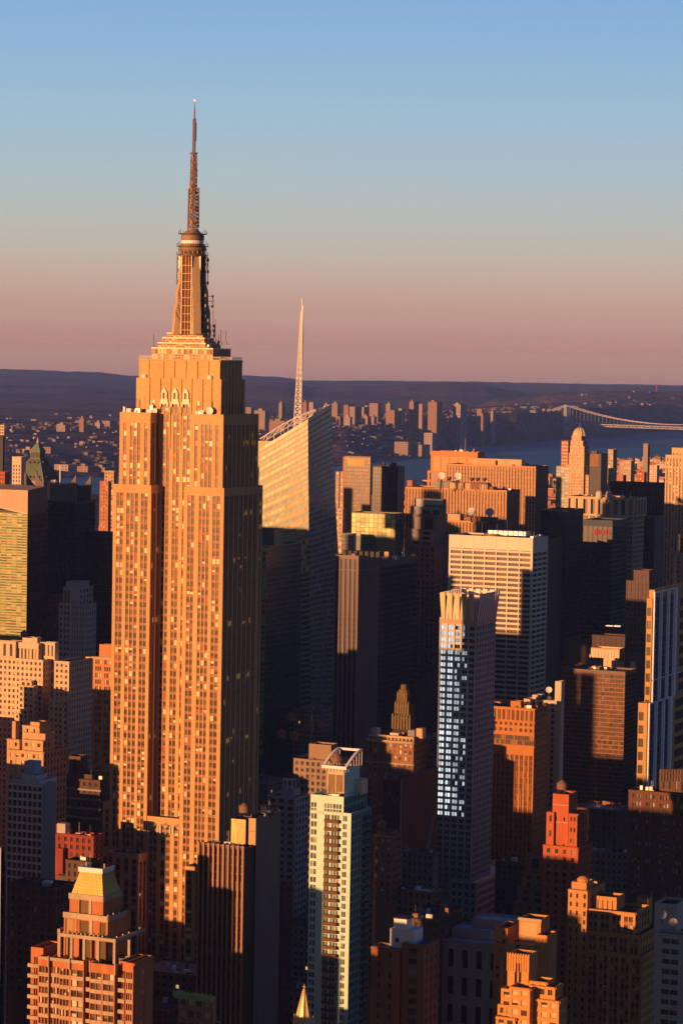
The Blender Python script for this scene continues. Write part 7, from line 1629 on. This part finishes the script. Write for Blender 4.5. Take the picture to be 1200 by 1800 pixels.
# ---- haze: one closed box of even air round everything
hz = bpy.data.materials.new('haze_air'); hz.use_nodes = True; ht = hz.node_tree; ht.nodes.clear()
ho = ht.nodes.new('ShaderNodeOutputMaterial'); pv = ht.nodes.new('ShaderNodeVolumePrincipled'); pv.inputs['Color'].default_value = (0.20, 0.36, 1.0, 1)
pv.inputs['Density'].default_value = 3.2e-5; pv.inputs['Anisotropy'].default_value = 0.0
ht.links.new(pv.outputs[0], ho.inputs['Volume'])
h = MB(hz); c0, _ = dir_px(600); s_ = Vector((c0.y, -c0.x, 0)); o = Vector((CAM.x, CAM.y, 0))
base = [o-c0*5000-s_*20000, o-c0*5000+s_*20000, o+c0*40000+s_*20000, o+c0*40000-s_*20000]
h.prism([(p.x, p.y) for p in base], -14.0, [(p.x, p.y) for p in base], 470.0, None, True, True)
oz = h.build('haze'); oz['kind'] = 'stuff'; 
# ------------------------------------------------------------------ the rest of the city, lot by lot
rnd = random.Random(99)
FM = [(DBRN, 'dark brown'), (stone((.22, .12, .07), .9, .2, .5), 'brown brick'), (stone((.30, .23, .17), .9, .2, .5), 'dull tan'), (stone((.20, .19, .19), .9, .2, .5), 'grey'), (stone((.26, .09, .05), .9, .2, .5), 'red brick'), (stone((.36, .31, .26), .9, .2, .5), 'pale stone')]
RM = [(ROOF, 'tar roof'), (SNOW, 'snowy roof'), (stone((.16, .17, .21), .9, .3, .3), 'grey roof'), (ROOF, 'cluttered roof')]
def clear(x0, x1, y0, y1, m_=2.0):
    for a, b, c, d in FOOT:
        if x0 < b+m_ and x1 > a-m_ and y0 < d+m_ and y1 > c-m_: return False
    return True
def nearest(x, y):
    return min(NAMED, key=lambda n: (n[1]-x)**2+(n[2]-y)**2)
BASE_N = list(NAMED)
def side(x, y, n):
    dx, dy = n[1]-x, n[2]-y; a, b = proj((x, y, 20)), proj((n[1], n[2], 20))
    if abs(a[2]-b[2]) > abs(a[0]-b[0])*a[2]/FPX*1.2: return 'in front of' if a[2] < b[2] else 'behind'
    return 'left of' if a[0] < b[0] else 'right of'
made = 0; used = set()
shortn = [n for n in NAMED if n[0].startswith('the ')]
Y = -420.0
while Y < 2600:
    X = -1500.0
    while X < 1300:
        wdt = rnd.uniform(17, 36); dp = rnd.uniform(24, 31)
        ax_ = (X+300) % 270
        if ax_ < 26: X += 27-ax_; continue
        x0, x1 = X, X+wdt; X += wdt+.2
        for row in (0, 1):
            y0 = Y+row*31; y1 = y0+dp
            c = proj(((x0+x1)/2, y0, 25))
            if c[2] < 1000 or not (-25 < c[0] < 1225) or c[2] > 3300: continue
            D = c[2]
            hmax = 26 if D < 1250 else (50 if D < 1700 else 62)
            if 3000 > D > 2000: hmax = 85
            h = rnd.triangular(14, hmax, 26 if D < 1800 else 40)
            top = proj((x1, y0, h))
            if top[1] > 1815 or rnd.random() < .04: continue
            if not clear(x0, x1, y0, y1): continue
            if made > 285: continue
            mt, mn = rnd.choice(FM); rm, rn = rnd.choice(RM)
            n = min(shortn, key=lambda q: (q[1]-x0)**2+(q[2]-y0)**2)
            sz = 'low' if h < 26 else ('mid-height' if h < 42 else 'tallish')
            lab = '%s %s building, %s, %s %s' % (sz, mn, rn, side(x0, y0, n), n[0])
            B = Bld('city_building', lab, 'building', mt, cap=0, group='dark low buildings filling the blocks')
            det = D < 2100
            st = dict(bw=rnd.choice([2.8, 3.2, 3.8]), pw=1.6, fh=3.7, sp=1.9, dep=.35, pal=[(6, (.015, .016, .02), 0), (2, (.08, .09, .1), 0), (.12, (1, .6, .25), .5)], top=1.8, sr=0)
            B.block(x0, x1, y0, y1, 0, h, st if det else dict(st, bw=5, fh=5), dict(st) if det else None, zs=max(0, h-38), rm=rm)
            B.wall.box(x0-.3, y0-.4, h-.7, x1+.3, y0-.02, h+.1, rnd.choice([CONC, BRN, GREY]))
            if det: B.clutter(x0, x1, y0, y1, h, rnd.randint(4, 9), made+5, 3.2, [GREY, LGREY, DARK, BRN, WHITE, mt])
            B.done(); made += 1
            if det and rnd.random() < .14: 
                q = Vector(((x0+x1)/2+rnd.uniform(-4, 4), y0+8, h-1)); t = water_tank(0, 0, 1, rnd.uniform(1.7, 2.3), 3.2, 'small wooden water tank on a dark low roof among the blocks'); t.location = q
    Y += 80
# ---- far uptown blocks, lit by the sun, seen in the gaps
up = 0
for (xa, xb, ya, yb, num, Dn, Df) in ((584, 612, 825, 960, 60, 2700, 6200), (700, 760, 822, 848, 10, 4500, 6300), (962, 982, 835, 960, 26, 2600, 6500), (1066, 1170, 806, 850, 330, 3600, 8900), (1140, 1168, 800, 850, 20, 3500, 9000), (160, 200, 850, 935, 18, 2600, 4600), (0, 30, 862, 870, 3, 3400, 4200)):
    for _ in range(num):
        px = rnd.uniform(xa, xb); t = rnd.random(); py = ya+(yb-ya)*t
        # depth from the row so that the block stands on the ground with a plausible height
        h = rnd.uniform(16, 48); D = FPX*(CAM.z-h)/(py-634-(px-600)*.0175)
        if D < Dn or D > Df: continue
        q = P(px, py, D); w_ = rnd.uniform(16, 34); d_ = rnd.uniform(14, 26)
        if not clear(q.x, q.x+w_, q.y, q.y+d_, .5): continue
        ci = rnd.randrange(7); mt = [TAN, TAN2, RUST, PALE, BRN, RED, stone((.5, .3, .17), .9, .1, .3)][ci]; zone = 'beside the bronze tower' if px < 620 else 'behind the ribbed blocks' if px < 800 else 'left of the domed tower' if px < 990 else 'left of the mast tower' if px < 300 else 'right of the domed tower'
        if px < 300: zone = 'left of the mast tower'
        B = Bld('apartment_building', '%s %s uptown apartment block before the river, %s' % ('tall' if h > 34 else 'low', ['tan', 'ochre', 'rust', 'cream', 'brown', 'red', 'orange-tan'][ci], zone), 'apartment building', mt, cap=0, group='sunlit uptown blocks before the river')
        st = dict(bw=4.2, pw=2.2, fh=4.4, sp=2.2, dep=.5, pal=[(3, (.05, .04, .035), 0), (1, (.3, .24, .18), 0)], top=2, sr=0)
        B.block(q.x, q.x+w_, q.y, q.y+d_, 0, max(8, q.z), st if D < 5000 else None, None, zs=max(0, q.z-25), rm=rnd.choice([ROOF, SNOW, GREY]), par=.8)
        B.wall.box(q.x+w_*.3, q.y+3, q.z, q.x+w_*.3+5, q.y+8, q.z+3.5)
        B.done(); up += 1
for (xa, xb, yt, D, mt, lab) in ((588, 607, 894, 2750, TAN, 'tan apartment block left of the yellow glass block'), (590, 598, 829, 4200, TAN2, 'small orange tower left of the bronze tower, the left of two'), (598, 606, 829, 4300, TAN, 'small orange tower left of the bronze tower, the right of two'), (1077, 1100, 835, 4200, RUST, 'rust-red housing slab in front of the lone grey tower'), (1118, 1136, 830, 3900, RED, 'red brick block under the lone grey tower'), (1141, 1158, 818, 4100, PALE, 'stepped pale block right of the lone grey tower'), (1088, 1115, 810, 5000, TAN, 'long tan building near the water right of the domed tower'), (184, 206, 828, 2900, TAN2, 'tan terraced apartment tower just left of the mast tower shoulder'), (176, 196, 846, 2750, RUST, 'rust apartment block below the terraced one left of the mast tower'), (162, 174, 869, 3000, TAN, 'small tan block by the water left of the mast tower')):
    tower('apartment_building', lab, D, xa, xa+(xb-xa)*.75, xb, yt, S(bw=3.2, pw=1.6, pal=W_MIX), S(bw=3.2), mt, yb=yt+90, cap=40)
print('FILL', made, up)

um = MB(TAN, TAN2, RUST, PALE, BRN)
for _ in range(2600):
    px = rnd.uniform(540, 1260) if rnd.random() < .75 else rnd.uniform(100, 260); d, _k = dir_px(px); r_ = rnd.uniform(3600, interp(px, far_edge)-60)
    x, y = CAM.x+d.x*r_, CAM.y+d.y*r_; a, b = rnd.uniform(6, 14), rnd.uniform(6, 12)
    if not clear(x-a, x+a, y-b, y+b, 1): continue
    um.box(x-a, y-b, 0, x+a, y+b, rnd.choice([14, 16, 18, 20, 24, 30, 38]), um.mats[rnd.randrange(5)])
o = um.build('far_uptown_blocks'); o['kind'] = 'stuff'

# ------------------------------------------------------------------ added towers south-west, outside the frame, sized to cast the city's shade
SEG = [(-745, -722, 240), (-722, -704, 284), (-704, -645, 262), (-640, -585, 147), (-575, -556, 285), (-556, -503, 240), (-503, -462, 272), (-462, -447, 215), (-447, -388, 175), (-388, -332, 226),
 (-330, -305, 115), (-305, -281, 135), (-281, -225, 139), (-225, -214, 160), (-214, -165, 106), (-165, -152, 90), (-152, -122, 80), (-122, -80, 112), (-80, -57, 180), (-57, -47, 119), (-47, 15, 46), (15, 35, 60),
 (35, 66, 122), (66, 110, 142), (110, 135, 120), (135, 160, 98), (160, 168, 107), (168, 178, 95), (178, 188, 70), (188, 223, 128), (223, 232, 103), (232, 239, 78), (239, 262, 58), (262, 270, 95), (270, 299, 89)]
Sh = Vector((SD.x, SD.y, 0)).normalized(); Ev = Vector((-Sh.y, Sh.x, 0)); TE = math.tan(R(SUN_EL))
if Ev.x < 0: Ev = -Ev
WM = [BRN, TAN, GREY, PALE, RUST, LGREY]; wl = ['brown', 'tan', 'grey', 'cream', 'rust-coloured', 'light grey']
for k, (s0, s1, H0) in enumerate(SEG):
    sc0 = (s0+s1)/2; dpt = 8 if s1-s0 < 15 else 16
    r_ = 0.0 if sc0 > -200 else 200.0
    while True:      # walk towards the sun until the whole block is out of the picture
        c = Ev*sc0-Sh*r_; hh = H0-r_*TE
        bad = False
        for dx in (-20, 0, 20):
            for zz in (0, hh):
                q = proj((c.x+dx+(s1-s0)*.5*(1 if dx > 0 else -1 if dx < 0 else 0), c.y, zz))
                if q[2] > 5 and -25 < q[0] < 1225 and q[1] < 1830: bad = True
        if not bad: break
        r_ -= 12
    r_ -= 5
    c = Ev*sc0-Sh*r_; hh = H0-r_*TE; w_ = max(4.0, ((s1-s0)-abs(Ev.y)*dpt)/abs(Ev.x))
    B = Bld('western_tower', 'sunlit %s tower on the blocks west of the view, number %d from the river' % (wl[k % 6], k+1) if False else 'plain %s tower on the blocks south-west of the tall mast tower' % wl[k % 6], 'tower', WM[k % 6], cap=0, group='added shade towers south-west of the mast tower')
    B.block(c.x-w_/2, c.x+w_/2, c.y-dpt/2, c.y+dpt/2, 0, hh, dict(bw=6, pw=3, fh=7.4, sp=3.6, dep=.5, pal=W_MIX, top=3, sr=0), dict(bw=6, pw=3, fh=7.4, sp=3.6, dep=.5, pal=W_DARK, top=3, sr=0), zs=max(0, hh-60))
    B.done()

tower('office_tower', 'added hidden brown shade tower directly behind the tall mast tower', 1780, 206, 380, 398, 962, S(), None, BRN, cap=0)  # unseen tower added to shade the ribbed tower beyond

tower('office_tower', 'added hidden grey shade tower directly behind the shaded side of the tall mast tower', 1690, 392, 440, 455, 1015, S(), None, GREY, cap=0)  # unseen tower added to keep the art deco tower in shade
